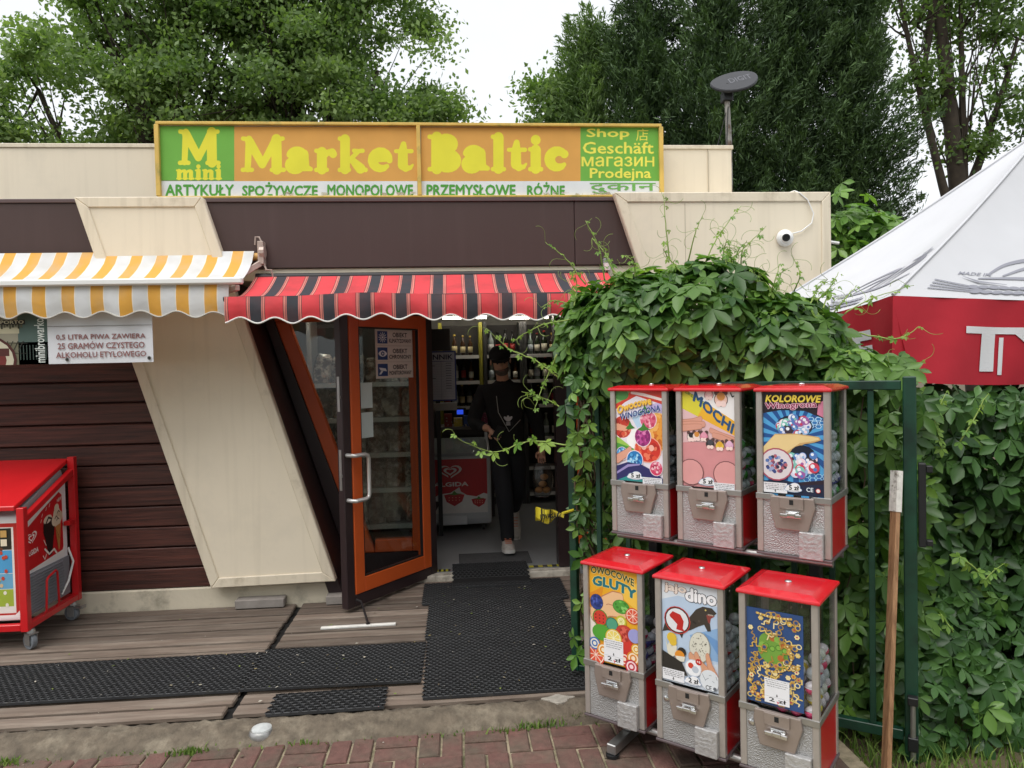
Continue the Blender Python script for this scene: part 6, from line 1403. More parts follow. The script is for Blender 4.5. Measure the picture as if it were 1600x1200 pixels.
# chest emblem: three leaves with bars, drawstring
pr = Print()
for a in (-.62, 0, .62): pr.shapes([circ(.5 + .30 * math.sin(a), .5 + .26 * math.cos(a), .14 if a == 0 else .13, .30, 16, rot=-a)], 'b9b9bc')
for y in (.12, .22, .32): pr.rect(.1, y, .9, y + .035, '141416')
pr.rect(.32, .05, .68, .42, 'b9b9bc')
for y in (.14, .24, .34): pr.rect(.1, y, .9, y + .035, '141416')
pr.build('chest_emblem', plane_fn(Vector((PX - .055, PY - .168, .17 + 1.10)), (.10, 0, .0), (0, .012, .085)), man)
MB().tube([P3(-.10, -.12, 1.36, 0)[:3], P3(-.09, -.172, 1.22, 0)[:3], P3(.0, -.18, 1.05, 0)[:3], P3(.10, -.172, 1.15, 0)[:3]], .003, 5).build('drawstring', mat('grey_cord', 'a9a6a0', .7), man)
ph_ = Vector(P3(-.10, -.30, 1.06, 0)[:3]); tag(MB().box((-.036, -.004, -.07), (.036, .004, .075), Matrix.Translation(ph_) @ Matrix.Rotation(R(-50), 4, 'X') @ Matrix.Rotation(R(25), 4, 'Y')).build('phone', M_BLACK, bevel=.003), 'dark mobile phone in the hand of the man', 'phone')
# thin carrier bag with bread
bgp = Vector(P3(.29, -.10, .76, 0)[:3]); cb = thing('carrier_bag', 'thin clear carrier bag with bread rolls in the hand of the man', 'bag', tuple(bgp - Vector((0, 0, .28))))
v = []; f = []; nu, nv = 18, 12
for j in range(nv + 1):
    t_ = j / nv
    for i in range(nu):
        a = 2 * math.pi * i / nu; w_ = (.085 * math.sin(math.pi * (.08 + .75 * (1 - t_))) ** .6 + .004) if t_ < .9 else .02; w_ *= 1 + .12 * math.sin(5 * a + 4 * t_) + .05 * math.sin(9 * a)
        v.append(tuple(bgp + Vector((w_ * math.cos(a), w_ * .7 * math.sin(a), -.30 + .34 * t_))))
for j in range(nv):
    for i in range(nu): f.append((j * nu + i, j * nu + (i + 1) % nu, (j + 1) * nu + (i + 1) % nu, (j + 1) * nu + i))
me = bpy.data.meshes.new('film'); me.from_pydata(v, [], f + [tuple(range(nu))]); me.materials.append(glass_mat('bag_film', (.75, .75, .76), 1.6, .25)); me.polygons.foreach_set('use_smooth', [True] * len(me.polygons)); link(bpy.data.objects.new('film', me), cb)
for i, (x, y, z) in enumerate(((-.03, .0, -.24), (.035, .01, -.245), (.0, -.02, -.185), (.02, .02, -.13))):
    tag(MB().ball(bgp + Vector((x, y, z)), .034, 12, sq=(1.1, .9, .85)).build('bread_roll', mat('bread_crust', 'b3814a', .8, var=.25, vscale=25), smooth='all'), 'bread roll inside the clear carrier bag', 'bread roll', 'bread rolls in the carrier bag')
# ================================================================== leaves of the creeper
def leaf_geo(seed, nl=5, teeth=True):
    r = random.Random(seed); V = []; F = []
    angs = {5: (-112, -56, 0, 56, 112), 3: (-60, 0, 60), 1: (0,)}[nl]; lens = {5: (.62, .88, 1.0, .88, .62), 3: (.8, 1, .8), 1: (1,)}[nl]
    for a, L in zip(angs, lens):
        a = R(a + r.uniform(-9, 9)); L *= r.uniform(.9, 1.08); dr = r.uniform(.12, .35); tw = r.uniform(-.12, .12)
        ts = (.15, .36, .58, .80) if teeth else (.42, .74); ws = (.07, .20, .255, .16) if teeth else (.23, .19)
        k = len(V); c, s = math.cos(a), math.sin(a)
        def put(x, y, z): V.append((x * c + y * s, -x * s + y * c, z))
        put(0, 0, 0)
        for t, w_ in zip(ts, ws):
            zz = -dr * L * t * t; put(0, t * L, zz - .035); put(-w_ * L * r.uniform(.9, 1.1), (t + .05) * L, zz + tw * w_ + .02); put(w_ * L * r.uniform(.9, 1.1), (t + .05) * L, zz - tw * w_ + .02)
        put(0, L * 1.05, -dr * L)
        n = len(ts); tip = k + 1 + 3 * n
        F += [(k, k + 3, k + 1), (k, k + 1, k + 2)]
        for i in range(n - 1):
            m0 = k + 1 + 3 * i; m1 = m0 + 3; F += [(m0, m0 + 2, m1 + 2, m1), (m0, m1, m1 + 1, m0 + 1)]
        m0 = k + 1 + 3 * (n - 1); F += [(m0, m0 + 2, tip), (m0, tip, m0 + 1)]
    return V, F
LEAFM = leaf_mat('creeper_leaf', '42692b', '82a650', .34, .3)
YOUNGM = leaf_mat('young_creeper_leaf', '5d8a34', '8aa647', .45, .35)
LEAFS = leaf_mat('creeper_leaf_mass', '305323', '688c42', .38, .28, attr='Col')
def geo_mesh(name, V, F, m):
    me = bpy.data.meshes.new(name); me.from_pydata(V, [], F); me.materials.append(m); me.polygons.foreach_set('use_smooth', [True] * len(F)); return me
LG = [leaf_geo(s) for s in range(5)] + [leaf_geo(9, 3)]; LM = [geo_mesh('leaf', v, f, LEAFM) for v, f in LG]; YG = [leaf_geo(20 + s) for s in range(2)] + [leaf_geo(29, 3)]; YM = [geo_mesh('young_leaf', v, f, YOUNGM) for v, f in YG]
SHADEM = leaf_mat('shade_toned_creeper_leaf', '2c4d24', '547a3c', .36, .22); SHM = [geo_mesh('leaf', v, f, SHADEM) for v, f in LG]  # leaves darkened in colour to stand in for shade under the parasol
SHADES = leaf_mat('shade_toned_leaf_mass', '24421d', '456a32', .4, .2, attr='Col')  # hedge leaf mass with the same shade put into its colour
LS = [leaf_geo(40 + s, 5, False) for s in range(4)]
def leaf_matrix(p, n, rr, size, tipdown=1.0):
    N = (Vector(n) + Vector((rr.gauss(0, .42), rr.gauss(0, .38), .5 + rr.gauss(0, .35)))).normalized()
    y = Vector((rr.gauss(0, .5), rr.gauss(0, .3), -tipdown)); y = (y - N * y.dot(N)).normalized(); x = y.cross(N)
    M = Matrix((x, y, N)).transposed().to_4x4() * 1.0
    M = Matrix.Translation(p) @ M @ Matrix.Scale(size, 4); return M
def joined_leaves(name, mats_, geos, m, parent, rr):
    V = []; F = []; C = []
    for M in mats_:
        v, f = rr.choice(geos); k = len(V); V += [tuple(M @ Vector(q)) for q in v]; c = rr.random()
        for t in f: F.append([i + k for i in t]); C.append((c, len(t)))
    me = bpy.data.meshes.new(name); me.from_pydata(V, [], F); me.materials.append(m); ca = me.color_attributes.new('Col', 'FLOAT_COLOR', 'CORNER'); arr = []
    for c, n in C: arr += [c, c, c, 1.0] * n
    ca.data.foreach_set('color', arr); me.polygons.foreach_set('use_smooth', [True] * len(F))
    o = bpy.data.objects.new(name, me); link(o, parent); o['kind'] = 'stuff'; return o
def put_leaf(M, parent, rr, young=False, old=False):  # old picks the leaf meshes with shade in their colour
    o = bpy.data.objects.new('young_leaf' if young else 'leaf', rr.choice(YM if young else SHM if old else LM)); link(o, parent, False); o.matrix_local = (Matrix.Translation(-Vector(parent['base'])) @ M) if 'base' in parent else M; return o
rr = random.Random(77)
cre = thing('virginia_creeper', 'leafy green creeper mounded over the gate behind the capsule machines', 'creeper', (1.2, -1.95, .05))
E_ = [(at(1005, 528, -1.85), (.40, .33, .35)), (at(1105, 516, -1.95), (.42, .33, .36)), (at(1215, 552, -2.10), (.34, .27, .29)), (at(925, 535, -1.74), (.19, .22, .27)), (at(1320, 580, -2.3), (.17, .18, .13))]
def inside(p, skip):
    for i, (c, r_) in enumerate(E_):
        if i != skip and sum(((p[k] - c[k]) / r_[k]) ** 2 for k in range(3)) < .85: return True
    return False
front, mass = [], []
for i, (c, r_) in enumerate(E_):
    n = int(900 * (r_[0] * r_[2] * 4)); n = max(70, min(420, n))
    for k in range(n):
        d = Vector((rr.gauss(0, 1), rr.gauss(-.35, 1), rr.gauss(.15, 1))).normalized()
        if d.z < -.75: continue
        p = c + Vector((d.x * r_[0], d.y * r_[1], d.z * r_[2])) * rr.uniform(.86, 1.06)
        if inside(p, i): continue
        nrm = Vector((d.x / r_[0], d.y / r_[1], d.z / r_[2])).normalized(); M = leaf_matrix(p, nrm, rr, rr.choice((rr.uniform(.06, .1), rr.uniform(.1, .145))))
        (front if (d.y < .25) else mass).append(M)
    for k in range(n // 2):
        d = Vector((rr.gauss(0, 1), rr.gauss(0, 1), rr.gauss(0, 1))).normalized(); p = c + Vector((d.x * r_[0], d.y * r_[1], d.z * r_[2])) * rr.uniform(.5, .85); mass.append(leaf_matrix(p, d, rr, rr.uniform(.08, .12)))
wallf = []
for k in range(560):      # the face behind the gate bars
    s = rr.uniform(.02, gl + .05); z = rr.uniform(.12, 1.78); p = GT @ Vector((s, rr.uniform(.06, .2), z)); M = leaf_matrix(p, -gn, rr, rr.uniform(.07, .115)); (wallf if s > gl - .45 or s < .25 else mass).append(M)
for k in range(650):
    s = rr.uniform(.05, gl + .1); z = rr.uniform(.1, 1.8); p = GT @ Vector((s, rr.uniform(.2, .5), z)); mass.append(leaf_matrix(p, -gn, rr, rr.uniform(.09, .13)))
colf = []
for k in range(70):      # growth round the left gate post
    z = .12 + 1.65 * rr.random() ** .6; a = rr.uniform(-2.6, .6); w_ = .075 + .04 * math.sin(z * 5) + (.08 if z > 1.3 else 0)
    p = Vector((.66 + w_ * math.cos(a) * .9, -1.80 + w_ * math.sin(a), z)); colf.append(leaf_matrix(p, Vector((math.cos(a), math.sin(a), 0)), rr, rr.uniform(.055, .095)))
rr.shuffle(front); rr.shuffle(wallf); rr.shuffle(colf)
nf = 0
for lst, m_ in ((front, 165), (colf, 75), (wallf, 60)):
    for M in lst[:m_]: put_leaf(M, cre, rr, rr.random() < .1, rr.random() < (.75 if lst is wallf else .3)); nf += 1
    mass += lst[m_:]
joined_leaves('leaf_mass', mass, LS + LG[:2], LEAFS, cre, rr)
M_STEM = mat('creeper_stem', '5a4a38', .8, var=.2, vscale=20); M_SHOOT = mat('green_shoot', '8aa04f', .6, var=.1)
st = MB()
for k in range(26):
    s = rr.uniform(-.05, gl); x, y = s, rr.uniform(.15, .3); pts = [GT @ Vector((x, y, .05))]
    for q in range(8): x += rr.uniform(-.06, .06); y += rr.uniform(-.03, .03); pts.append(GT @ Vector((x, max(.12, y), .05 + (q + 1) * .2)))
    st.tube(pts, rr.uniform(.003, .006), 5)
for k in range(7):
    pts = [Vector((.68 + rr.uniform(-.03, .08), -1.80 + rr.uniform(-.03, .08), .06))]
    for q in range(7): pts.append(Vector((.68 + rr.uniform(-.06, .08), -1.80 + rr.uniform(-.05, .08), .06 + .22 * (q + 1))))
    st.tube(pts, rr.uniform(.004, .008), 5)
so_ = st.build('stems', M_STEM, cre, smooth='all'); so_['kind'] = 'stuff'
# free shoots with young leaves and curling tendrils: (picture points, depth, leaf size)
SH = [([(872, 590), (835, 562), (795, 545), (760, 513)], -1.95, .045), ([(885, 695), (825, 690), (768, 706), (708, 682)], -2.0, .062), ([(880, 640), (850, 622), (815, 612)], -1.95, .04), ([(1046, 405), (1040, 350), (1037, 303)], -1.85, .042), ([(1098, 420), (1122, 370), (1158, 322)], -1.9, .042), ([(1120, 425), (1165, 385), (1197, 353)], -1.95, .04), ([(1075, 410), (1086, 365), (1098, 338)], -1.9, .022),
      ([(945, 440), (935, 385), (915, 345)], -1.8, .035), ([(915, 445), (885, 405), (852, 378)], -1.8, .04), ([(960, 430), (948, 400), (925, 372)], -1.8, .03), ([(1320, 490), (1360, 468), (1428, 446)], -2.3, .045), ([(1340, 520), (1400, 530), (1437, 510)], -2.3, .04), ([(1350, 560), (1400, 575), (1442, 566)], -2.3, .03), ([(1275, 470), (1300, 445), (1310, 425)], -2.2, .035), ([(890, 500), (840, 510), (800, 535)], -1.9, .04), ([(870, 555), (850, 600), (835, 640)], -1.95, .045),
      ([(1240, 455), (1250, 430), (1240, 405)], -2.1, .03), ([(900, 480), (868, 470), (845, 480)], -1.85, .035)]
for k in range(34):      # short sprigs all over the mound
    c, r_ = rr.choice(E_[:4]); a = rr.uniform(-1.5, 1.5); d = Vector((math.sin(a), -.35, math.cos(a) * .9)); b = c + Vector((d.x * r_[0], d.y * r_[1], d.z * r_[2]))
    if inside(b, E_.index((c, r_))): continue
    L = rr.uniform(.08, .2); e = b + Vector((d.x * .7 + rr.uniform(-.5, .5), -.2, abs(d.z) * .6 + .35)).normalized() * L
    def pj(p): q = CAM_ROT.transposed() @ (p - CAM_POS); return (800 + 1111.1 * q.x / -q.z, 600 - 1111.1 * q.y / -q.z)
    SH.append(([pj(b), pj((b + e) / 2 + Vector((rr.uniform(-.02, .02), 0, .015))), pj(e)], (b.y + e.y) / 2, rr.uniform(.03, .05)))
for pts, Y, ls in SH:
    P = [at(x, y, Y + .05 * math.sin(x)) for x, y in pts]; fine_ = []
    for i in range(len(P) - 1):
        p0 = P[max(0, i - 1)]; p1, p2 = P[i], P[i + 1]; p3 = P[min(len(P) - 1, i + 2)]
        for q in range(6):
            t = q / 6; fine_.append(.5 * ((2 * p1) + (p2 - p0) * t + (2 * p0 - 5 * p1 + 4 * p2 - p3) * t * t + (3 * p1 - p0 - 3 * p2 + p3) * t ** 3) + Vector((0, rr.uniform(-.004, .004), rr.uniform(-.004, .004))))
    fine_.append(P[-1]); n = len(fine_)
    sh = MB().tube(fine_, [.0042 - .003 * i / n for i in range(n)], 6)
    for q in range(4):
        i = rr.randrange(n // 3, n); b = fine_[i]; d = Vector((rr.uniform(-1, 1), rr.uniform(-.6, .3), rr.uniform(-.6, .8))).normalized(); c = [b]
        for z in range(9): d = (Matrix.Rotation(.35 * (1 if q % 2 else -1), 3, 'Y') @ d) if z > 3 else d; c.append(c[-1] + d * .014)
        sh.tube(c, .0011, 4)
    so_ = sh.build('shoot', M_SHOOT, cre, smooth='all')
    for i in range(3, n, 2):
        f_ = 1 - .65 * i / n; p = fine_[i]; side = Vector((rr.uniform(-1, 1), -.3, rr.uniform(-.4, .5))).normalized()
        put_leaf(leaf_matrix(p + side * ls * .4, Vector((side.x * .4, -.8, .2)), rr, ls * f_ * rr.uniform(.8, 1.25)), cre, rr, True)
# hedge to the right of the gate
hg = thing('creeper_hedge', 'tall dark hedge of creeper leaves right of the gate under the parasol', 'hedge', (2.7, -2.2, .03))
HA, HB = Vector((1.95, -2.30, 0)), Vector((3.6, -2.22, 0)); hdv = (HB - HA).normalized(); hn = Vector((hdv.y, -hdv.x, 0)); HL = (HB - HA).length
hf, hm = [], []
for k in range(760):
    s = rr.uniform(-.05, HL); z = .06 + 1.54 * rr.random() ** 1.15; bul = .07 * math.sin(s * 4 + z * 3) + .05 * math.sin(z * 6) + .32 * max(0, 1 - z / .7); p = HA + hdv * s + hn * (bul + rr.uniform(-.06, .05)) + Vector((0, 0, z)); hf.append((leaf_matrix(p, hn, rr, rr.uniform(.075, .125)), s))
for k in range(1100):
    s = rr.uniform(-.1, HL); z = rr.uniform(.05, 1.62); p = HA + hdv * s - hn * rr.uniform(.02, .45) + Vector((0, 0, z)); hm.append(leaf_matrix(p, hn, rr, rr.uniform(.09, .14)))
vis = [m for m, s in hf if s < 1.1]; hid = [m for m, s in hf if s >= 1.1]
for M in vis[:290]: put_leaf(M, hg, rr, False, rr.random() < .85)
joined_leaves('leaf_mass', hm + vis[290:] + hid, LS + LG[:2], SHADES, hg, rr)
st = MB()
for k in range(26):
    s = rr.uniform(0, HL); pts = []
    b_ = rr.uniform(.12, .35)
    for q in range(9): s += rr.uniform(-.05, .05); pts.append(HA + hdv * s - hn * (b_ + rr.uniform(-.03, .03)) + Vector((0, 0, .03 + q * .18)))
    st.tube(pts, rr.uniform(.003, .007), 5)
so_ = st.build('stems', M_STEM, hg, smooth='all'); so_['kind'] = 'stuff'
for pts, Y, ls in (([(1470, 700), (1460, 660), (1480, 610)], -2.4, .04), ([(1500, 690), (1530, 640), (1545, 615)], -2.4, .035), ([(1500, 870), (1540, 905), (1570, 880)], -2.4, .045), ([(1470, 960), (1500, 1010), (1530, 1030)], -2.4, .04)):
    P = [at(x, y, Y) for x, y in pts]; MB().tube([P[0], (P[0] + P[1]) / 2 + Vector((.006, 0, .004)), P[1], (P[1] + P[2]) / 2 + Vector((-.004, 0, .006)), P[2]], [.004, .0035, .003, .002, .001], 6).build('shoot', M_SHOOT, hg, smooth='all')
    for i in range(7):
        t = i / 6; p = P[0].lerp(P[1], t * 2) if t < .5 else P[1].lerp(P[2], t * 2 - 1); put_leaf(leaf_matrix(p, Vector((rr.uniform(-.5, .5), -.9, .3)), rr, ls * (1.2 - .6 * t)), hg, rr, True)
# grass at the hedge foot, tufts along the kerb
GRM = leaf_mat('grass_blade', '4f7030', '7d9148', .6, .3, attr='Col')
def grass(name, label, spots, h):
    V = []; F = []; C = []
    for x, y, z, hh_ in spots:
        a = rr.uniform(0, 6.28); w_ = .003 + .002 * rr.random(); d = Vector((math.cos(a), math.sin(a), 0)); l = Vector((rr.gauss(0, .35), rr.gauss(0, .35), 0)) * hh_; b = Vector((x, y, z)); k = len(V)
        V += [b - d * w_, b + d * w_, b + l * .4 + Vector((0, 0, hh_ * .6)) + d * w_ * .7, b + l * .4 + Vector((0, 0, hh_ * .6)) - d * w_ * .7, b + l + Vector((0, 0, hh_ * .95))]; F += [(k, k + 1, k + 2, k + 3), (k + 3, k + 2, k + 4)]; c = rr.random(); C += [c] * 7
    me = bpy.data.meshes.new(name); me.from_pydata([tuple(v) for v in V], [], F); me.materials.append(GRM); ca = me.color_attributes.new('Col', 'FLOAT_COLOR', 'CORNER'); arr = []
    for c in C: arr += [c, c, c, 1.0]
    ca.data.foreach_set('color', arr); o = bpy.data.objects.new(name, me); COL.objects.link(o); tag(o, label, 'grass', kind='stuff')
sp_ = []
for k in range(2600):
    x = rr.uniform(1.72, 3.4); y = rr.uniform(-3.2, -2.3); sp_.append((x, y, .02, rr.uniform(.03, .10) * (1.5 if rr.random() < .12 else 1)))
grass('grass', 'long green grass at the foot of the hedge beside the gate', sp_, .1)
sp_ = []
for cx, cy, n, s in ((-1.25, -2.29, 90, .05), (-2.05, -2.28, 70, .05), (-.75, -2.275, 12, .03), (.35, -2.25, 90, .06), (.55, -2.2, 120, .05), (.2, -2.28, 30, .05)):
    for k in range(n): sp_.append((cx + rr.gauss(0, s), cy + rr.gauss(0, .012), .06, rr.uniform(.012, .04)))
for k in range(140): sp_.append((rr.uniform(-2.4, 1.0), -2.275 + rr.gauss(0, .012), .06, rr.uniform(.008, .025)))
grass('grass_tufts', 'small grass tufts and moss growing along the kerb edge', sp_, .03)

# ================================================================== trees
nr = np.random.RandomState(11)
def leaf_cloud(name, P, size, m, parent, aspect=.6, dirs=None, jit=1.0, upb=.3, tone=None):
    """many small rhombic leaves at points P (N,3)"""
    N = len(P); n = nr.normal(size=(N, 3)); n[:, 2] += upb
    if dirs is None: y = nr.normal(size=(N, 3))
    else: y = dirs + nr.normal(size=(N, 3)) * .3 * jit
    y /= np.linalg.norm(y, axis=1)[:, None]; x = np.cross(y, n); x /= np.linalg.norm(x, axis=1)[:, None] + 1e-9
    s = size * nr.uniform(.6, 1.3, (N, 1)); V = np.stack([P - y * s * .5, P + x * s * aspect * .5 + y * s * .05, P + y * s * .55, P - x * s * aspect * .5 + y * s * .05], 1).reshape(-1, 3)
    me = bpy.data.meshes.new(name); me.vertices.add(4 * N); me.vertices.foreach_set('co', V.ravel()); me.loops.add(4 * N); me.loops.foreach_set('vertex_index', np.arange(4 * N)); me.polygons.add(N); me.polygons.foreach_set('loop_start', np.arange(N) * 4)
    me.update(calc_edges=True); me.materials.append(m); ca = me.color_attributes.new('Col', 'FLOAT_COLOR', 'CORNER'); c = nr.uniform(0, 1, N); c = np.repeat(c if tone is None else np.clip(.5 * c + .5 * tone, 0, 1), 4); ca.data.foreach_set('color', np.stack([c, c, c, np.ones_like(c)], 1).ravel().astype(np.float32))
    o = bpy.data.objects.new(name, me); link(o, parent)
    return o
M_BARK = mat('dark_bark', '3b3228', .9, var=.3, vscale=8, bump=.6, bscale=20)
def curve3(a, b, sag, n=6):
    m = (a + b) / 2 + Vector(sag); return [(1 - t) ** 2 * a + 2 * (1 - t) * t * m + t * t * b for t in [i / n for i in range(n + 1)]]
def broad_tree(label, base, lobes, trunk_top, nclus, nleaf, lsize, m, seed, r0=.25, spread=.55, group=None, cat='tree', limbs=9, name='broadleaf_tree'):
    """trunk, limbs to every crown lobe, twigs to leaf clusters, leaves round the clusters"""
    r = random.Random(seed); t = thing(name, label, cat, tuple(base), group); mb = MB(); base = Vector(base); top = Vector(trunk_top)
    tr = curve3(base, top, (r.uniform(-.2, .2), r.uniform(-.2, .2), 0), 8); mb.tube(tr, [r0 * (1 - .6 * i / 8) for i in range(9)], 10)
    cl_ = []; w_ = [a[1][0] * a[1][1] * a[1][2] for a in lobes]; tot = sum(w_)
    for (c, rad), wt in zip(lobes, w_):
        c = Vector(c); st_ = tr[r.randrange(3, 9)]; lb_ = curve3(st_, c, (0, 0, -.1 * (c - st_).length), 6); mb.tube(lb_, [r0 * .42 * (1 - .75 * i / 6) + .008 for i in range(7)], 7)
        for k in range(max(6, int(nclus * wt / tot))):
            d = Vector((r.gauss(0, 1), r.gauss(0, 1), r.gauss(0, 1))).normalized() * (r.random() ** .45); p = c + Vector((d.x * rad[0], d.y * rad[1], d.z * rad[2])); cl_.append(p)
            if k % 2 == 0: mb.tube(curve3(lb_[r.randrange(2, 7)], p, (r.uniform(-.2, .2), r.uniform(-.2, .2), -.1), 4), [r0 * .10, r0 * .075, r0 * .05, r0 * .03, .004], 5)
    mb.build('trunk', M_BARK, t, smooth='all')
    cl_ = np.array([tuple(p) for p in cl_]); idx = nr.randint(0, len(cl_), nleaf); sc = nr.uniform(.5, 1.3, len(cl_))[idx][:, None]
    P = cl_[idx] + nr.normal(size=(nleaf, 3)) * np.array([spread, spread, spread * .55]) * .55 * sc
    leaf_cloud('crown', P, lsize, m, t, tone=nr.uniform(0, 1, len(cl_))[idx]); return t
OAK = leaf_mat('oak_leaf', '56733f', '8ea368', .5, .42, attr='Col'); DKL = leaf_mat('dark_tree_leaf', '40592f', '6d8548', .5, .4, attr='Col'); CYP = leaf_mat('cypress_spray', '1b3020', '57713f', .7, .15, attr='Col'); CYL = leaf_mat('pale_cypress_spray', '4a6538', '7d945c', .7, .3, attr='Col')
def T(x, y, Y): return tuple(at(x, y, Y))
# big oaks behind the shop on the left
def lobe(x, y, Y, r_, ry=None, rz=None): return (T(x, y, Y), (r_, ry or r_ * .8, rz or r_ * .75))
TY = 10.
broad_tree('broad green oak behind the shop, left half of the crown mass', (T(230, 500, TY)[0], TY, 0), [lobe(60, 140, TY, 1.7), lobe(160, 50, TY + 1, 1.9), lobe(270, 120, TY, 2.1), lobe(190, -60, TY, 1.7), lobe(310, -50, TY, 2.3), lobe(-60, 180, TY, 1.6), lobe(200, 180, TY + .5, 2.), lobe(350, 30, TY + 1, 2.0)], T(235, 90, TY), 230, 60000, .115, OAK, 1, .34, .55)
broad_tree('broad green oak behind the shop sign, right half of the crown mass', (T(470, 500, TY)[0], TY + .5, 0), [lobe(420, 100, TY, 2.2), lobe(530, 30, TY + .5, 2.1), lobe(590, 110, TY, 1.5), lobe(440, -60, TY, 2.6), lobe(560, -80, TY, 1.9), lobe(640, 160, TY, .95), lobe(510, 170, TY, 1.9), lobe(690, 180, TY, .5), lobe(350, 170, TY, 1.7)], T(455, 60, TY + .5), 215, 56000, .115, OAK, 2, .32, .55)
# cypress group on the right
def cypress(label, x, ytop, Y, rad, nclus, per, m, seed, lean=(0, 0), zb=1.0, plume=1.0):
    r = np.random.RandomState(seed); top = at(x, ytop, Y); base = Vector((at(x, 500, Y).x - lean[0], Y, 0)); t = thing('cypress_tree', label, 'tree', tuple(base), 'cypress trees behind the shop')
    MB().tube(curve3(base, top, (0, 0, 0), 5), [.2, .16, .12, .09, .05, .015], 8).build('trunk', M_BARK, t, smooth='all')
    h = top.z; P = []; Dd = []; TN = []
    for k in range(int(nclus * 1.5)):
        f = r.uniform(zb / h, 1) ; a = r.uniform(0, 2 * math.pi); core = k >= nclus; rr_ = rad * min(1, (1 - f) * 2.6 + .08) * (.72 + .28 * math.sin(a * 3 + f * 9 + seed)) * r.uniform(.75, 1.08) * (.5 if core else 1)
        c = np.array(base.lerp(top, f)) + np.array([math.cos(a) * rr_, math.sin(a) * rr_, 0]); d = np.array([math.cos(a) * .75, math.sin(a) * .75, .7 * plume]); L = r.uniform(.6, 1.15)
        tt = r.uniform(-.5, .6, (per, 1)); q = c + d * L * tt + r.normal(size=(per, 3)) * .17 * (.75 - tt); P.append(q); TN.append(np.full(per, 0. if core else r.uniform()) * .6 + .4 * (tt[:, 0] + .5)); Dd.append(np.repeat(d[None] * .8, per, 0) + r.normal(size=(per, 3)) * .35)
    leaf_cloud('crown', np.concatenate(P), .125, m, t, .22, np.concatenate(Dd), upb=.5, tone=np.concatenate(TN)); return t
cypress('feathery pale cypress leaning at the left end of the conifer group', 925, 45, 8.4, 1.0, 190, 170, CYL, 1, (.5, 0))
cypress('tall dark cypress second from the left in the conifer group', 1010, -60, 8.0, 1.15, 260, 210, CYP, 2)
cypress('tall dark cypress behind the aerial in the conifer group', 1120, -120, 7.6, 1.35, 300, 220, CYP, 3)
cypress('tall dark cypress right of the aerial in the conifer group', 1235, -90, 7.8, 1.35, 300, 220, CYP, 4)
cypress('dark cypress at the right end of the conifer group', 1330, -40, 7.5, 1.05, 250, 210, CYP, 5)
broad_tree('small pale leafy tree at the left foot of the cypress group', (T(890, 500, 9)[0], 9, 0), [lobe(890, 150, 9, .8), lobe(870, 185, 9, .6)], T(890, 160, 9), 40, 4500, .12, OAK, 6, .1, .5)
# right-hand tree with dark limbs
RY = 9.
broad_tree('open dark tree with bare limbs above the white parasol', (T(1535, 500, RY)[0], RY, 0), [lobe(1430, 40, RY, 1.1), lobe(1500, -40, RY, 1.7), lobe(1590, 60, RY, 1.5), lobe(1550, 180, RY, 1.0), lobe(1480, 160, RY, .8), lobe(1440, 130, RY, .6), lobe(1640, 180, RY, 1.3), lobe(1500, 230, RY, .55), lobe(1400, -30, RY, .9), lobe(1640, -40, RY, 1.6)], T(1462, -30, RY), 120, 15000, .115, DKL, 7, .26, .5)
# elder bush beside the wing wall
eb = thing('elder_bush', 'leafy elder bush between wing wall and parasol', 'bush', (3.3, .1, .02)); MB().tube([(3.3, .1, .02), (3.28, .1, 1.5), (3.2, .1, 2.6)], [.03, .02, .01], 6).tube([(3.28, .1, 1.5), (3.45, .0, 2.5), (3.5, 0, 3.0)], [.02, .012, .005], 6).build('stem', M_STEM, eb, smooth='all')
for k in range(130):
    p = at(1350 + rr.gauss(0, 32), 365 + rr.gauss(0, 26) - (30 if rr.random() < .15 else 0), .1 + rr.uniform(-.2, .2)); put_leaf(leaf_matrix(p, Vector((rr.uniform(-.4, .4), -.6, .5)), rr, rr.uniform(.10, .17)), eb, rr)
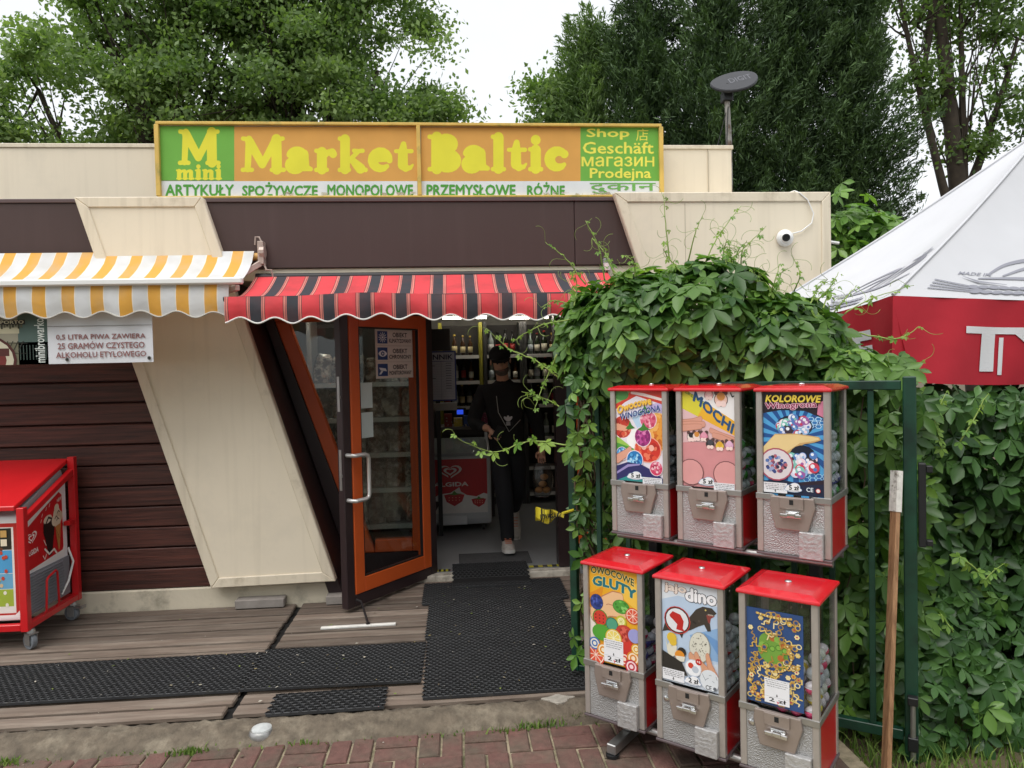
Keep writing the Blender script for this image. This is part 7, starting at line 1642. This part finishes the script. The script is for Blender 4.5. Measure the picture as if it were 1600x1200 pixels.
# trees and hedge across the lane behind the viewer (seen only as reflections in glass and metal)
for i, (x, y, h) in enumerate(((-11, -15, 6), (-5.5, -17, 7), (.5, -16, 6.2), (6.5, -17, 7), (12, -15, 6))):
    c = Vector((x, y, h)); broad_tree('roadside tree across the lane reflected in the shop glass', (x, y, 0), [(c, (3., 2, 3)), (c + Vector((1.4, 0, -2.2)), (2.2, 1.6, 2)), (c + Vector((-1.5, .3, -2.1)), (2.2, 1.6, 2.2))], c, 60, 7000, .4, OAK, 30 + i, .22, .8, 'trees across the lane')

# specks of sand, petals and leaf bits trodden into mats, deck and paving
V = []; F = []; C = []
for k in range(260):
    q = rr.random()
    if q < .45: x, y, z = rr.uniform(-2.4, .72), rr.uniform(-2.0, -1.3), .1405
    elif q < .65: x, y, z = rr.uniform(-.2, .72), rr.uniform(-1.3, -.2), .1405
    elif q < .8: x, y, z = rr.uniform(-2.4, -.3), rr.uniform(-1.28, -.45), .1225
    else: x, y, z = rr.uniform(-2.2, 1.5), rr.uniform(-2.75, -2.3), .066
    if z == .1405 and q < .45 and y < -1.83 and x < -.2: z = .1225
    a = rr.uniform(0, 6.28); L = rr.choice((.003, .004, .006, .011)); w_ = L * rr.uniform(.35, .8); d = Vector((math.cos(a), math.sin(a), 0)) * L; e = Vector((-math.sin(a), math.cos(a), 0)) * w_; p = Vector((x, y, z)); k0 = len(V)
    V += [tuple(p - d), tuple(p + e + Vector((0, 0, .0015))), tuple(p + d + Vector((0, 0, .001))), tuple(p - e + Vector((0, 0, .0012)))]; F.append((k0, k0 + 1, k0 + 2, k0 + 3)); C += [lin(rr.choice(('a39c8c', '7d7562', '6d7a3c', '8a7c54', 'b3ada0', '5d5242')))] * 4
me = bpy.data.meshes.new('specks'); me.from_pydata(V, [], F); me.materials.append(INK_MATT); ca = me.color_attributes.new('Col', 'FLOAT_COLOR', 'CORNER'); ca.data.foreach_set('color', [q for c in C for q in (*c, 1.0)])
o = bpy.data.objects.new('specks', me); COL.objects.link(o); tag(o, 'tiny bits of leaf and sand scattered on mats, deck and bricks', 'litter', kind='stuff')
